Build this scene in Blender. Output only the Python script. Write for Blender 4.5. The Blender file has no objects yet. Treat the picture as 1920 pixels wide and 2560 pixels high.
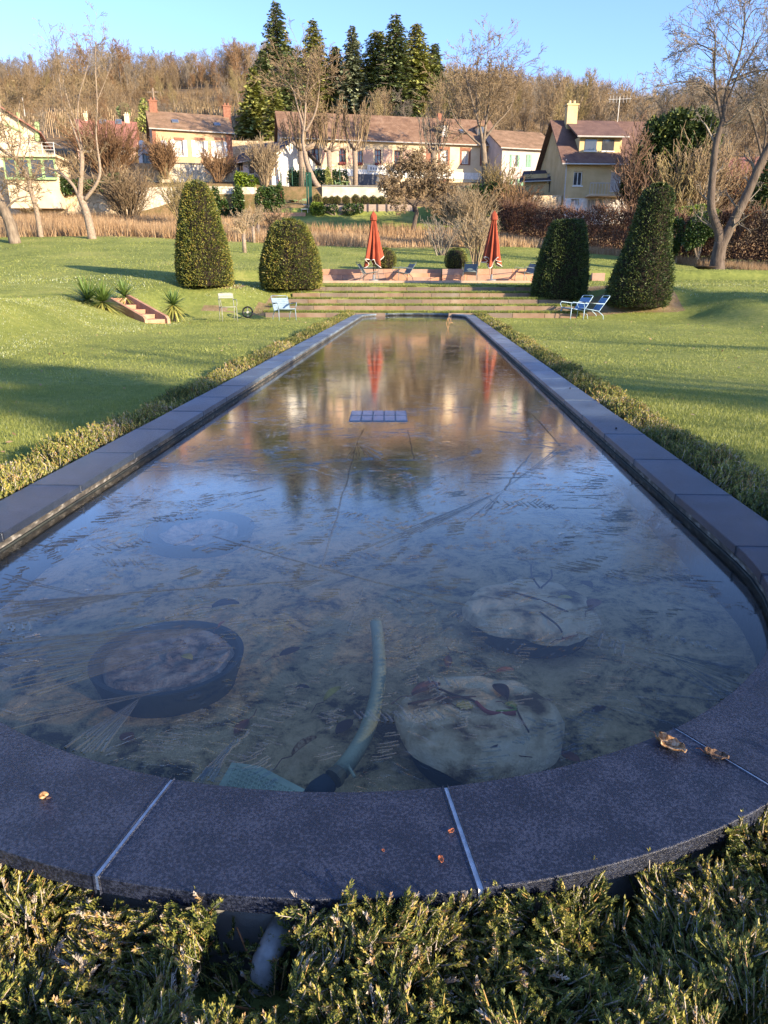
import bpy, math, random
import numpy as np
from math import sin, cos, pi, radians as R, atan2, hypot, sqrt
from mathutils import Vector as V, Matrix

SC = bpy.context.scene
COL = SC.collection
random.seed(5)
rng = np.random.default_rng(7)

# ------------------------------------------------------------------ camera
FPX = 1775.0                                # focal length in pixels of the 1920x2560 photograph
CAMH = 1.15                                 # metres above the coping
PITCH = math.atan(583.0 / FPX)
YAW = math.atan2(96.0, FPX * cos(PITCH) + 583.0 * sin(PITCH))
cam = bpy.data.cameras.new('camera')
cam.sensor_fit = 'VERTICAL'; cam.sensor_height = 36.0; cam.sensor_width = 27.0
cam.lens = FPX / 2560.0 * 36.0
cam.clip_start = 0.05; cam.clip_end = 3000
cam_o = bpy.data.objects.new('camera', cam)
cam_o.location = (0, 0, CAMH)
cam_o.rotation_euler = (pi / 2 - PITCH, 0, YAW)
COL.objects.link(cam_o); SC.camera = cam_o

# ------------------------------------------------------------------ light
SUN_EL = R(15.5)
sd = V((0.80, -0.60, 0)).normalized()       # where the sun stands, on the ground plan
SUN_DIR = V((sd.x * cos(SUN_EL), sd.y * cos(SUN_EL), sin(SUN_EL)))
world = bpy.data.worlds.new('World'); SC.world = world; world.use_nodes = True
wn = world.node_tree; bg = wn.nodes['Background']
sky = wn.nodes.new('ShaderNodeTexSky'); sky.sky_type = 'NISHITA'; sky.sun_disc = False
sky.sun_elevation = SUN_EL; sky.sun_rotation = atan2(sd.x, sd.y)
sky.altitude = 60; sky.air_density = 1.15; sky.dust_density = 0.3; sky.ozone_density = 1.6
tn_ = wn.nodes.new('ShaderNodeMix'); tn_.data_type = 'RGBA'; tn_.blend_type = 'MULTIPLY'; tn_.inputs[0].default_value = 1.0
tn_.inputs[7].default_value = (0.58, 0.68, 1.03, 1.0)      # the cold clear blue of a frosty morning
wn.links.new(sky.outputs[0], tn_.inputs[6]); wn.links.new(tn_.outputs[2], bg.inputs[0]); bg.inputs[1].default_value = 0.145
sun = bpy.data.lights.new('sun', 'SUN'); sun.energy = 4.6; sun.angle = R(0.5); sun.color = (1.0, 0.82, 0.57)
sun_o = bpy.data.objects.new('sun', sun); COL.objects.link(sun_o)
sun_o.rotation_euler = SUN_DIR.to_track_quat('Z', 'Y').to_euler()
SC.view_settings.view_transform = 'Standard'; SC.view_settings.look = 'None'
SC.view_settings.gamma = 1.0; SC.view_settings.exposure = 1.5
SC.cycles.max_bounces = 6; SC.cycles.transparent_max_bounces = 12; SC.cycles.diffuse_bounces = 3
SC.cycles.use_denoising = True

# ------------------------------------------------------------------ photo pixel -> point of the place
def at(px, py, Y):
    X, U, F = px - 960.0, 1280.0 - py, FPX
    fy = F * cos(PITCH) + U * sin(PITCH); z = U * cos(PITCH) - F * sin(PITCH)
    wx = X * cos(YAW) - fy * sin(YAW); wy = X * sin(YAW) + fy * cos(YAW)
    t = Y / wy
    return V((wx * t, Y, CAMH + z * t))
def gp(px, py, z=0.0):
    a = at(px, py, 1.0); d = a - V((0, 0, CAMH)); t = (z - CAMH) / d.z
    return V((d.x * t, d.y * t, z))
def zof(py, Y): return at(1056, py, Y).z

# ------------------------------------------------------------------ properties
def tag(o, label=None, cat=None, group=None, kind=None):
    if label: o['label'] = label
    if cat: o['category'] = cat
    if group: o['group'] = group
    if kind: o['kind'] = kind
    return o
def thing(name, label, cat, loc=(0, 0, 0), rz=0.0, group=None):
    o = bpy.data.objects.new(name, None); COL.objects.link(o)
    o.location = loc; o.rotation_euler = (0, 0, rz); o.empty_display_size = 0.2
    return tag(o, label, cat, group)
def link(name, me, mats, parent=None, loc=None, smooth=False):
    o = bpy.data.objects.new(name, me); COL.objects.link(o)
    for m in (mats if isinstance(mats, (list, tuple)) else [mats]): me.materials.append(m)
    if parent: o.parent = parent
    if loc is not None: o.location = loc
    if smooth: me.polygons.foreach_set('use_smooth', [True] * len(me.polygons))
    return o
def dup(o, loc=None, rz=None, label=None, group=None, scale=None, parent=None):
    c = o.copy(); COL.objects.link(c); c.parent = parent
    if loc is not None: c.location = loc
    if rz is not None: c.rotation_euler = (c.rotation_euler[0], c.rotation_euler[1], rz)
    if scale is not None: c.scale = scale if hasattr(scale, '__len__') else (scale,) * 3
    if label: c['label'] = label
    if group: c['group'] = group
    for ch in o.children: dup(ch, parent=c)
    return c

# ------------------------------------------------------------------ materials
def newmat(name):
    m = bpy.data.materials.new(name); m.use_nodes = True
    nt = m.node_tree; b = nt.nodes['Principled BSDF']
    b.inputs['Specular IOR Level'].default_value = 0.3
    return m, nt, b
def ramp(nt, stops):
    r = nt.nodes.new('ShaderNodeValToRGB'); e = r.color_ramp.elements
    while len(e) < len(stops): e.new(0.5)
    for k, (p, c) in enumerate(stops): e[k].position = p; e[k].color = (*c, 1)
    return r
def noise(nt, scale, detail=4, rough=0.55, vec=None, dist=0.0):
    n = nt.nodes.new('ShaderNodeTexNoise'); n.inputs['Scale'].default_value = scale
    n.inputs['Detail'].default_value = detail; n.inputs['Roughness'].default_value = rough
    n.inputs['Distortion'].default_value = dist
    if vec is not None: nt.links.new(vec, n.inputs['Vector'])
    return n
def coord(nt, scale=None, out='Object'):
    t = nt.nodes.new('ShaderNodeTexCoord')
    if scale is None: return t.outputs[out]
    mp = nt.nodes.new('ShaderNodeMapping'); mp.inputs['Scale'].default_value = scale
    nt.links.new(t.outputs[out], mp.inputs['Vector']); return mp.outputs[0]
def bump(nt, b, h, strength, dist=0.01):
    n = nt.nodes.new('ShaderNodeBump'); n.inputs['Strength'].default_value = strength
    n.inputs['Distance'].default_value = dist
    nt.links.new(h, n.inputs['Height']); nt.links.new(n.outputs[0], b.inputs['Normal']); return n
def mat(name, stops, rough=0.8, scale=4.0, bmp=0.0, bdist=0.01, stretch=None, spec=0.3, metal=0.0, detail=5, bscale=None):
    if not isinstance(stops[0], tuple): stops = [(0.3, tuple(c * 0.8 for c in stops)), (0.7, tuple(min(1, c * 1.15) for c in stops))]
    elif not isinstance(stops[0][1], tuple): pass
    m, nt, b = newmat(name); v = coord(nt, stretch or (1, 1, 1))
    n = noise(nt, scale, detail, 0.6, v); r = ramp(nt, stops)
    nt.links.new(n.outputs[0], r.inputs[0])
    if name.endswith('sandstone') or 'planks' in name:
        oi = nt.nodes.new('ShaderNodeObjectInfo'); hs = nt.nodes.new('ShaderNodeHueSaturation'); k1 = nt.nodes.new('ShaderNodeMath'); k1.operation = 'MULTIPLY_ADD'; k1.inputs[1].default_value = 0.4; k1.inputs[2].default_value = 0.85
        nt.links.new(oi.outputs['Random'], k1.inputs[0]); nt.links.new(k1.outputs[0], hs.inputs['Value']); nt.links.new(k1.outputs[0], hs.inputs['Saturation']); nt.links.new(r.outputs[0], hs.inputs['Color']); nt.links.new(hs.outputs[0], b.inputs['Base Color'])
    else: nt.links.new(r.outputs[0], b.inputs['Base Color'])
    b.inputs['Roughness'].default_value = rough; b.inputs['Specular IOR Level'].default_value = spec
    b.inputs['Metallic'].default_value = metal
    if bmp:
        n2 = noise(nt, bscale or scale * 4, 5, 0.6, v); bump(nt, b, n2.outputs[0], bmp, bdist)
    return m
def C(r, g, b): return [r, g, b]
def tintmat(name, stops, rough=0.65, spec=0.25, trans=0.0):
    """foliage: the colour of each leaf or blade comes from its own random number"""
    m, nt, b = newmat(name)
    a = nt.nodes.new('ShaderNodeAttribute'); a.attribute_name = 'tint'
    r = ramp(nt, stops); nt.links.new(a.outputs['Fac'], r.inputs[0])
    nt.links.new(r.outputs[0], b.inputs['Base Color'])
    b.inputs['Roughness'].default_value = rough; b.inputs['Specular IOR Level'].default_value = spec
    if trans:
        t = nt.nodes.new('ShaderNodeBsdfTranslucent'); nt.links.new(r.outputs[0], t.inputs[0])
        mx = nt.nodes.new('ShaderNodeMixShader'); mx.inputs[0].default_value = trans
        nt.links.new(b.outputs[0], mx.inputs[1]); nt.links.new(t.outputs[0], mx.inputs[2])
        nt.links.new(mx.outputs[0], nt.nodes['Material Output'].inputs[0])
    return m

# ------------------------------------------------------------------ mesh tools
class MB:
    def __init__(s): s.v = []; s.f = []
    def add(s, vs, fs):
        n = len(s.v); s.v += [tuple(p) for p in vs]; s.f += [tuple(i + n for i in f) for f in fs]; return s
    def box(s, x0, x1, y0, y1, z0, z1, M=None):
        vs = [V((x, y, z)) for z in (z0, z1) for y in (y0, y1) for x in (x0, x1)]
        if M is not None: vs = [M @ p for p in vs]
        return s.add(vs, [(0, 2, 3, 1), (4, 5, 7, 6), (0, 1, 5, 4), (2, 6, 7, 3), (0, 4, 6, 2), (1, 3, 7, 5)])
    def hexa(s, p):   # 8 points: bottom 4 ccw, top 4 ccw
        return s.add(p, [(3, 2, 1, 0), (4, 5, 6, 7), (0, 1, 5, 4), (1, 2, 6, 5), (2, 3, 7, 6), (3, 0, 4, 7)])
    def tube(s, pts, r, n=6, cap=True, flat=1.0):
        pts = [V(p) for p in pts]; k = len(pts)
        rs = r if hasattr(r, '__len__') else [r] * k
        base = len(s.v); ref = V((0, 0, 1))
        d0 = (pts[-1] - pts[0])
        if abs(d0.normalized().z) > 0.9: ref = V((0, 1, 0))
        for i, p in enumerate(pts):
            d = (pts[min(i + 1, k - 1)] - pts[max(i - 1, 0)]).normalized()
            a = d.cross(ref)
            if a.length < 1e-4: a = d.cross(V((1, 0, 0)))
            a.normalize(); b = a.cross(d).normalized()
            for j in range(n):
                t = 2 * pi * j / n
                s.v.append(tuple(p + a * (rs[i] * cos(t)) + b * (rs[i] * sin(t) * flat)))
        for i in range(k - 1):
            for j in range(n):
                j2 = (j + 1) % n
                s.f.append((base + i * n + j, base + i * n + j2, base + (i + 1) * n + j2, base + (i + 1) * n + j))
        if cap:
            s.f.append(tuple(base + j for j in range(n))[::-1]); s.f.append(tuple(base + (k - 1) * n + j for j in range(n)))
        return s
    def lathe(s, prof, n=24, c=(0, 0, 0), jit=0.0):
        base = len(s.v); k = len(prof)
        for (r, z) in prof:
            for j in range(n):
                t = 2 * pi * j / n; q = 1 + jit * (random.random() - 0.5)
                s.v.append((c[0] + r * q * cos(t), c[1] + r * q * sin(t), c[2] + z))
        for i in range(k - 1):
            for j in range(n):
                j2 = (j + 1) % n
                s.f.append((base + i * n + j, base + i * n + j2, base + (i + 1) * n + j2, base + (i + 1) * n + j))
        s.f.append(tuple(base + j for j in range(n))[::-1]); s.f.append(tuple(base + (k - 1) * n + j for j in range(n)))
        return s
    def poly(s, pts, th, axis=(0, 0, 1)):     # prism
        n = len(pts); a = V(axis) * th; base = len(s.v)
        s.v += [tuple(V(p)) for p in pts] + [tuple(V(p) + a) for p in pts]
        s.f.append(tuple(base + i for i in range(n))[::-1]); s.f.append(tuple(base + n + i for i in range(n)))
        for i in range(n):
            j = (i + 1) % n; s.f.append((base + i, base + j, base + n + j, base + n + i))
        return s
    def build(s, name, m, parent=None, loc=None, smooth=False, bevel=0.0):
        me = bpy.data.meshes.new(name); me.from_pydata(s.v, [], s.f); me.update()
        o = link(name, me, m, parent, loc, smooth)
        if bevel:
            bv = o.modifiers.new('bevel', 'BEVEL'); bv.width = bevel; bv.segments = 2; bv.limit_method = 'ANGLE'
        return o

def npmesh(name, verts, faces, m, parent=None, tint=None, loc=None, smooth=False):
    verts = np.asarray(verts, dtype=np.float32).reshape(-1, 3); faces = np.asarray(faces, dtype=np.int32)
    k = faces.shape[1]; me = bpy.data.meshes.new(name)
    me.vertices.add(len(verts)); me.vertices.foreach_set('co', verts.ravel())
    me.loops.add(faces.size); me.loops.foreach_set('vertex_index', faces.ravel())
    me.polygons.add(len(faces)); me.polygons.foreach_set('loop_start', np.arange(0, faces.size, k, dtype=np.int32))
    if tint is not None:
        a = me.attributes.new('tint', 'FLOAT', 'POINT'); a.data.foreach_set('value', np.asarray(tint, dtype=np.float32).ravel())
    me.update(calc_edges=True)
    return link(name, me, m, parent, loc, smooth)

def unit(a): return a / np.maximum(np.linalg.norm(a, axis=-1, keepdims=True), 1e-9)
def frames(n):    # random orthonormal frames
    a = unit(rng.normal(size=(n, 3))); b = unit(np.cross(a, rng.normal(size=(n, 3)))); return a, b
def kites(P, A, B, L, W):
    """kite shaped leaf at P growing along A, wide along B"""
    L = np.broadcast_to(L, (len(P),))[:, None]; W = np.broadcast_to(W, (len(P),))[:, None]
    v = np.stack([P, P + A * L * 0.45 - B * W * 0.5, P + A * L, P + A * L * 0.45 + B * W * 0.5], 1)
    f = np.arange(len(P) * 4).reshape(-1, 4); return v.reshape(-1, 3), f
def prisms(P0, P1, r0, r1):
    """three sided twigs between P0 and P1"""
    P0 = np.asarray(P0, float); P1 = np.asarray(P1, float); n = len(P0)
    d = unit(P1 - P0); ref = np.where(np.abs(d[:, 2:3]) > 0.9, [[1., 0, 0]], [[0, 0, 1.]])
    a = unit(np.cross(d, ref)); b = np.cross(d, a)
    r0 = np.asarray(r0)[:, None]; r1 = np.asarray(r1)[:, None]; vs = []
    for (p, r) in ((P0, r0), (P1, r1)):
        for t in (0, 2 * pi / 3, 4 * pi / 3): vs.append(p + a * r * cos(t) + b * r * sin(t))
    v = np.stack(vs, 1).reshape(-1, 3)
    o = (np.arange(n) * 6)[:, None]
    f = np.concatenate([o + [[0, 1, 4, 3]], o + [[1, 2, 5, 4]], o + [[2, 0, 3, 5]]], 0)
    return v, f
def vnoise(x, y, s, seed=0):
    """smooth value noise for terrain and outlines"""
    x = np.asarray(x, float) / s + 31.7 * seed; y = np.asarray(y, float) / s + 17.3 * seed
    xi = np.floor(x); yi = np.floor(y); fx = x - xi; fy = y - yi
    fx = fx * fx * (3 - 2 * fx); fy = fy * fy * (3 - 2 * fy)
    def h(a, b):
        q = np.sin(a * 127.1 + b * 311.7 + seed * 74.7) * 43758.5453; return q - np.floor(q)
    return ((h(xi, yi) * (1 - fx) + h(xi + 1, yi) * fx) * (1 - fy) + (h(xi, yi + 1) * (1 - fx) + h(xi + 1, yi + 1) * fx) * fy) * 2 - 1
def sst(a, b, x):
    t = np.clip((np.asarray(x, float) - a) / (b - a), 0, 1); return t * t * (3 - 2 * t)

# ------------------------------------------------------------------ palette
M = {}
M['granite'] = None
M['concrete'] = mat('concrete', [(0.3, (0.17, 0.165, 0.15)), (0.7, (0.30, 0.29, 0.26))], 0.85, 6, 0.4, 0.01)
M['mortar'] = mat('mortar', [(0.3, (0.50, 0.49, 0.48)), (0.7, (0.85, 0.84, 0.83))], 0.8, 40, 0.5, 0.003)
M['pinkstone'] = mat('pink_sandstone', [(0.25, (0.30, 0.165, 0.115)), (0.5, (0.40, 0.245, 0.175)), (0.8, (0.47, 0.33, 0.25))], 0.85, 1.6, 0.5, 0.01)
M['sandstone'] = mat('grey_sandstone', [(0.25, (0.13, 0.085, 0.06)), (0.5, (0.20, 0.145, 0.11)), (0.8, (0.26, 0.21, 0.17))], 0.85, 1.3, 0.5, 0.01)
M['stonewhite'] = None
M['bark'] = mat('bark', [(0.3, (0.10, 0.075, 0.055)), (0.7, (0.27, 0.215, 0.16))], 0.9, 9, 0.9, 0.03, (1, 1, 0.25))
M['barkdark'] = mat('dark_bark', [(0.3, (0.055, 0.04, 0.032)), (0.7, (0.15, 0.115, 0.09))], 0.9, 9, 0.9, 0.03, (1, 1, 0.25))
M['barkpale'] = mat('pale_bark', [(0.3, (0.17, 0.125, 0.09)), (0.7, (0.33, 0.26, 0.20))], 0.9, 9, 0.6, 0.02)
M['twig_tan'] = tintmat('tan_twigs', [(0, (0.153, 0.107, 0.066)), (0.6, (0.253, 0.187, 0.116)), (1, (0.338, 0.262, 0.170))], 0.85, 0.1)
M['twig_red'] = tintmat('russet_twigs', [(0, (0.138, 0.080, 0.046)), (1, (0.291, 0.183, 0.101))], 0.85, 0.1)
M['twig_grey'] = tintmat('grey_twigs', [(0, (0.130, 0.107, 0.085)), (1, (0.276, 0.239, 0.193))], 0.85, 0.1)
M['twig_purple'] = tintmat('purple_twigs', [(0, (0.10, 0.06, 0.042)), (1, (0.25, 0.16, 0.11))], 0.85, 0.1)
M['twig_olive'] = tintmat('olive_twigs', [(0, (0.151, 0.115, 0.055)), (1, (0.319, 0.254, 0.126))], 0.85, 0.1)
M['yewleaf'] = tintmat('yew_needles', [(0, (0.012, 0.022, 0.008)), (0.3, (0.06, 0.085, 0.018)), (0.55, (0.15, 0.155, 0.03)), (0.8, (0.27, 0.235, 0.05)), (1, (0.20, 0.12, 0.04))], 0.5, 0.3)
M['yewdark'] = tintmat('deep_yew_needles', [(0, (0.015, 0.03, 0.010)), (0.5, (0.055, 0.085, 0.025)), (1, (0.15, 0.16, 0.04))], 0.5, 0.3)
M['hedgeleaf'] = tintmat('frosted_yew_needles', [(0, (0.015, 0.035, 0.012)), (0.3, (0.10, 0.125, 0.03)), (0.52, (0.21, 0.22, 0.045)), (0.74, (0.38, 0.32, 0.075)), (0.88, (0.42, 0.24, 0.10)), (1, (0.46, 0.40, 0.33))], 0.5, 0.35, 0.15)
M['ivy'] = tintmat('ivy_leaves', [(0, (0.015, 0.035, 0.01)), (0.7, (0.05, 0.09, 0.02)), (1, (0.12, 0.15, 0.03))], 0.45, 0.4)
M['brightleaf'] = tintmat('bright_leaves', [(0, (0.05, 0.10, 0.01)), (1, (0.24, 0.30, 0.03))], 0.5, 0.4)
M['beech'] = tintmat('beech_leaves', [(0, (0.045, 0.02, 0.018)), (0.5, (0.13, 0.055, 0.035)), (0.85, (0.24, 0.10, 0.045)), (1, (0.30, 0.19, 0.10))], 0.7, 0.2)
M['conifer'] = tintmat('conifer_needles', [(0, (0.060, 0.094, 0.047)), (0.5, (0.135, 0.181, 0.081)), (1, (0.285, 0.304, 0.108))], 0.6, 0.2)
M['coniferlight'] = tintmat('olive_conifer_needles', [(0, (0.120, 0.145, 0.054)), (0.5, (0.255, 0.275, 0.081)), (1, (0.420, 0.406, 0.121))], 0.6, 0.2)
M['conifergrey'] = tintmat('grey_conifer_needles', [(0, (0.090, 0.123, 0.088)), (1, (0.330, 0.362, 0.230))], 0.6, 0.2)
M['yucca'] = tintmat('yucca_blades', [(0, (0.04, 0.075, 0.022)), (0.6, (0.12, 0.19, 0.04)), (1, (0.38, 0.36, 0.10))], 0.5, 0.35, 0.15)
M['straw'] = tintmat('straw_stalks', [(0, (0.19, 0.11, 0.055)), (0.5, (0.36, 0.235, 0.13)), (1, (0.50, 0.37, 0.23))], 0.8, 0.15, 0.2)
M['blades'] = tintmat('grass_blades', [(0, (0.13, 0.165, 0.06)), (0.45, (0.255, 0.29, 0.06)), (0.75, (0.40, 0.405, 0.10)), (0.90, (0.47, 0.51, 0.31)), (1, (0.56, 0.61, 0.48))], 0.5, 0.4, 0.3)
M['scrub'] = tintmat('scrub_twigs', [(0, (0.092, 0.060, 0.034)), (0.6, (0.184, 0.127, 0.070)), (1, (0.268, 0.207, 0.123))], 0.85, 0.1)
M['chair_pale'] = mat('pale_green_paint', C(0.25, 0.26, 0.21), 0.45, 12, 0, spec=0.5)
M['chair_ice'] = mat('pale_blue_paint', C(0.22, 0.30, 0.36), 0.45, 12, 0, spec=0.5)
M['chair_blue'] = mat('blue_paint', C(0.12, 0.24, 0.42), 0.45, 12, 0, spec=0.5)
M['chair_bluepale'] = mat('light_blue_paint', C(0.36, 0.50, 0.60), 0.45, 12, 0, spec=0.5)
M['chair_grey'] = mat('grey_green_paint', C(0.12, 0.15, 0.15), 0.45, 12, 0, spec=0.5)
M['black'] = mat('black_plastic', C(0.012, 0.012, 0.014), 0.5, 8, 0.2, 0.002)
M['redcloth'] = mat('red_canvas', [(0.3, (0.22, 0.04, 0.02)), (0.7, (0.34, 0.075, 0.035))], 0.85, 3, 0.4, 0.01)
M['whitecloth'] = mat('white_binding', C(0.75, 0.68, 0.62), 0.8, 12)
M['wood'] = mat('brown_wood', C(0.16, 0.075, 0.04), 0.6, 8, 0.3, 0.004, (1, 1, 0.2))
M['cream'] = mat('cream_render', [(0.3, (0.56, 0.43, 0.27)), (0.7, (0.70, 0.57, 0.40))], 0.9, 0.8, 0.3, 0.02)
M['pinkpanel'] = mat('pink_render', [(0.3, (0.52, 0.33, 0.25)), (0.7, (0.62, 0.42, 0.33))], 0.9, 1.2)
M['ochre'] = mat('ochre_render', [(0.3, (0.46, 0.33, 0.16)), (0.7, (0.60, 0.46, 0.26))], 0.9, 0.9, 0.4, 0.03)
M['mauve'] = mat('mauve_render', C(0.50, 0.42, 0.38), 0.9, 1)
M['tan'] = mat('tan_render', [(0.3, (0.40, 0.26, 0.15)), (0.7, (0.52, 0.36, 0.23))], 0.9, 1.5, 0.3, 0.02)
M['white'] = mat('white_paint', C(0.72, 0.70, 0.66), 0.6, 5)
M['brick'] = mat('red_brick', [(0.3, (0.18, 0.075, 0.05)), (0.7, (0.29, 0.14, 0.09))], 0.9, 5, 0.4, 0.02)
M['redwood'] = mat('dark_red_paint', C(0.17, 0.035, 0.03), 0.6, 4)
M['greenpaint'] = mat('light_green_paint', C(0.30, 0.44, 0.20), 0.6, 4)
M['shuttergreen'] = mat('green_shutter_paint', C(0.16, 0.33, 0.22), 0.6, 4)
M['darkgreen'] = mat('dark_green_paint', C(0.015, 0.07, 0.045), 0.5, 4)
M['greymetal'] = mat('grey_metal', C(0.17, 0.18, 0.20), 0.5, 4, spec=0.5)
M['garagegrey'] = mat('garage_grey', C(0.085, 0.09, 0.105), 0.7, 4)
M['palemetal'] = mat('pale_metal', C(0.45, 0.43, 0.40), 0.5, 4, spec=0.5)
M['glass'] = mat('dark_window_glass', C(0.05, 0.055, 0.065), 0.08, 3, spec=0.8)
M['curtain'] = mat('pale_curtain', C(0.45, 0.43, 0.42), 0.9, 3)
M['skylight'] = mat('skylight_glass', C(0.10, 0.12, 0.16), 0.1, 3, spec=0.9)
M['slate'] = mat('dark_slate', C(0.055, 0.045, 0.05), 0.7, 3, 0.4, 0.03)
def tilemat(name, stops, stripes=3.0, k=0.5):
    m, nt, b = newmat(name); v = coord(nt, (1, 1, 1), 'UV')
    w = nt.nodes.new('ShaderNodeTexBrick'); w.inputs['Scale'].default_value = stripes
    w.inputs['Mortar Size'].default_value = 0.03; w.inputs['Bias'].default_value = 0.0
    n = noise(nt, 1.2, 6, 0.7, coord(nt)); r = ramp(nt, stops)
    n2 = noise(nt, 14, 3, 0.6, coord(nt)); ad = nt.nodes.new('ShaderNodeMath'); ad.operation = 'MULTIPLY_ADD'
    nt.links.new(n2.outputs[0], ad.inputs[0]); ad.inputs[1].default_value = 0.5
    sb = nt.nodes.new('ShaderNodeMath'); sb.operation = 'SUBTRACT'; sb.inputs[1].default_value = 0.25
    nt.links.new(n.outputs[0], sb.inputs[0]); nt.links.new(sb.outputs[0], ad.inputs[2])
    nt.links.new(ad.outputs[0], r.inputs[0]); nt.links.new(v, w.inputs['Vector'])
    nt.links.new(r.outputs[0], b.inputs['Base Color']); b.inputs['Roughness'].default_value = 0.85
    bump(nt, b, w.outputs['Fac'], k, 0.03).invert = True
    return m
M['tile'] = tilemat('brown_roof_tiles', [(0.3, (0.14, 0.078, 0.046)), (0.5, (0.215, 0.125, 0.076)), (0.7, (0.31, 0.20, 0.13))])
M['tilemoss'] = tilemat('mossy_roof_tiles', [(0.3, (0.13, 0.09, 0.05)), (0.5, (0.24, 0.145, 0.085)), (0.7, (0.33, 0.22, 0.14))])
M['tilered'] = tilemat('red_roof_tiles', [(0.3, (0.22, 0.085, 0.065)), (0.7, (0.36, 0.17, 0.13))])
M['tiledark'] = tilemat('dark_roof_tiles', [(0.3, (0.10, 0.055, 0.045)), (0.7, (0.20, 0.12, 0.09))])

def granite():
    m, nt, b = newmat('dark_flamed_granite'); v = coord(nt)
    n = noise(nt, 420, 3, 0.6, v); n2 = noise(nt, 9, 5, 0.6, v); n3 = noise(nt, 130, 4, 0.65, v)
    r = ramp(nt, [(0.42, (0.004, 0.006, 0.014)), (0.54, (0.008, 0.011, 0.025)), (0.64, (0.030, 0.037, 0.064))])
    ad = nt.nodes.new('ShaderNodeMath'); ad.operation = 'MULTIPLY_ADD'; ad.inputs[1].default_value = 0.35
    nt.links.new(n2.outputs[0], ad.inputs[0]); 
    mu = nt.nodes.new('ShaderNodeMath'); mu.operation = 'MULTIPLY'; mu.inputs[1].default_value = 0.75
    nt.links.new(n3.outputs[0], mu.inputs[0]); nt.links.new(mu.outputs[0], ad.inputs[2])
    nt.links.new(ad.outputs[0], r.inputs[0])
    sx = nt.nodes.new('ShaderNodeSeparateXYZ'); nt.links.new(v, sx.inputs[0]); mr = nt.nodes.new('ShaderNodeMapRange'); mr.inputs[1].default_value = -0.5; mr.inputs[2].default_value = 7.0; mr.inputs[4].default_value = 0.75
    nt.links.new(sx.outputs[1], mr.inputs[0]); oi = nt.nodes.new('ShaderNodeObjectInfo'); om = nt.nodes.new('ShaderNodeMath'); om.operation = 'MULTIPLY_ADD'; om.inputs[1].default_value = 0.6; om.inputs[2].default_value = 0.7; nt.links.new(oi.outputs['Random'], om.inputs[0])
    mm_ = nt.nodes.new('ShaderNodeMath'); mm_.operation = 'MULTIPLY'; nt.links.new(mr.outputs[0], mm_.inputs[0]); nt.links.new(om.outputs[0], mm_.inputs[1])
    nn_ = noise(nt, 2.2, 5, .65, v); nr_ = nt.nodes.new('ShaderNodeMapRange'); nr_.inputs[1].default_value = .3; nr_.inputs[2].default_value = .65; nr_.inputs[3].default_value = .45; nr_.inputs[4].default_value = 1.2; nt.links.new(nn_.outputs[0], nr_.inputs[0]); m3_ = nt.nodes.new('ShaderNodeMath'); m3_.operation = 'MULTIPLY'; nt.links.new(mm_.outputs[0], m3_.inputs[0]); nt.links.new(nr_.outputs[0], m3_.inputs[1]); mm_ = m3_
    fx_ = nt.nodes.new('ShaderNodeMix'); fx_.data_type = 'RGBA'; nt.links.new(mm_.outputs[0], fx_.inputs[0]); nt.links.new(r.outputs[0], fx_.inputs[6]); fx_.inputs[7].default_value = (0.17, 0.23, 0.30, 1)      # thin hoar frost with sky sheen painted in, paler farther along the pool
    nt.links.new(fx_.outputs[2], b.inputs['Base Color'])
    b.inputs['Roughness'].default_value = 0.33; b.inputs['Specular IOR Level'].default_value = 0.55
    mx = nt.nodes.new('ShaderNodeMath'); mx.operation = 'ADD'
    nt.links.new(n3.outputs[0], mx.inputs[0]); nt.links.new(n.outputs[0], mx.inputs[1])
    bump(nt, b, mx.outputs[0], 0.55, 0.004)
    return m
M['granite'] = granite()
def stonewall(name='rubble_stone', a=(0.50, 0.42, 0.31), c=(0.70, 0.62, 0.50), scale=3.2):
    m, nt, b = newmat(name); v = coord(nt)
    vo = nt.nodes.new('ShaderNodeTexVoronoi'); vo.feature = 'DISTANCE_TO_EDGE'; vo.inputs['Scale'].default_value = scale
    vc = nt.nodes.new('ShaderNodeTexVoronoi'); vc.inputs['Scale'].default_value = scale
    nt.links.new(v, vo.inputs['Vector']); nt.links.new(v, vc.inputs['Vector'])
    sx = nt.nodes.new('ShaderNodeSeparateColor'); nt.links.new(vc.outputs['Color'], sx.inputs[0])
    r = ramp(nt, [(0.0, a), (1.0, c)]); nt.links.new(sx.outputs[0], r.inputs[0])
    e = ramp(nt, [(0.0, (0.55, 0.5, 0.45)), (0.06, (1, 1, 1))]); nt.links.new(vo.outputs['Distance'], e.inputs[0])
    mm = nt.nodes.new('ShaderNodeMix'); mm.data_type = 'RGBA'; mm.blend_type = 'MULTIPLY'; mm.inputs[0].default_value = 1
    nt.links.new(r.outputs[0], mm.inputs[6]); nt.links.new(e.outputs[0], mm.inputs[7])
    nt.links.new(mm.outputs[2], b.inputs['Base Color']); b.inputs['Roughness'].default_value = 0.9
    bump(nt, b, e.outputs[0], 0.8, 0.04)
    return m
M['stonewhite'] = stonewall()

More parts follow.
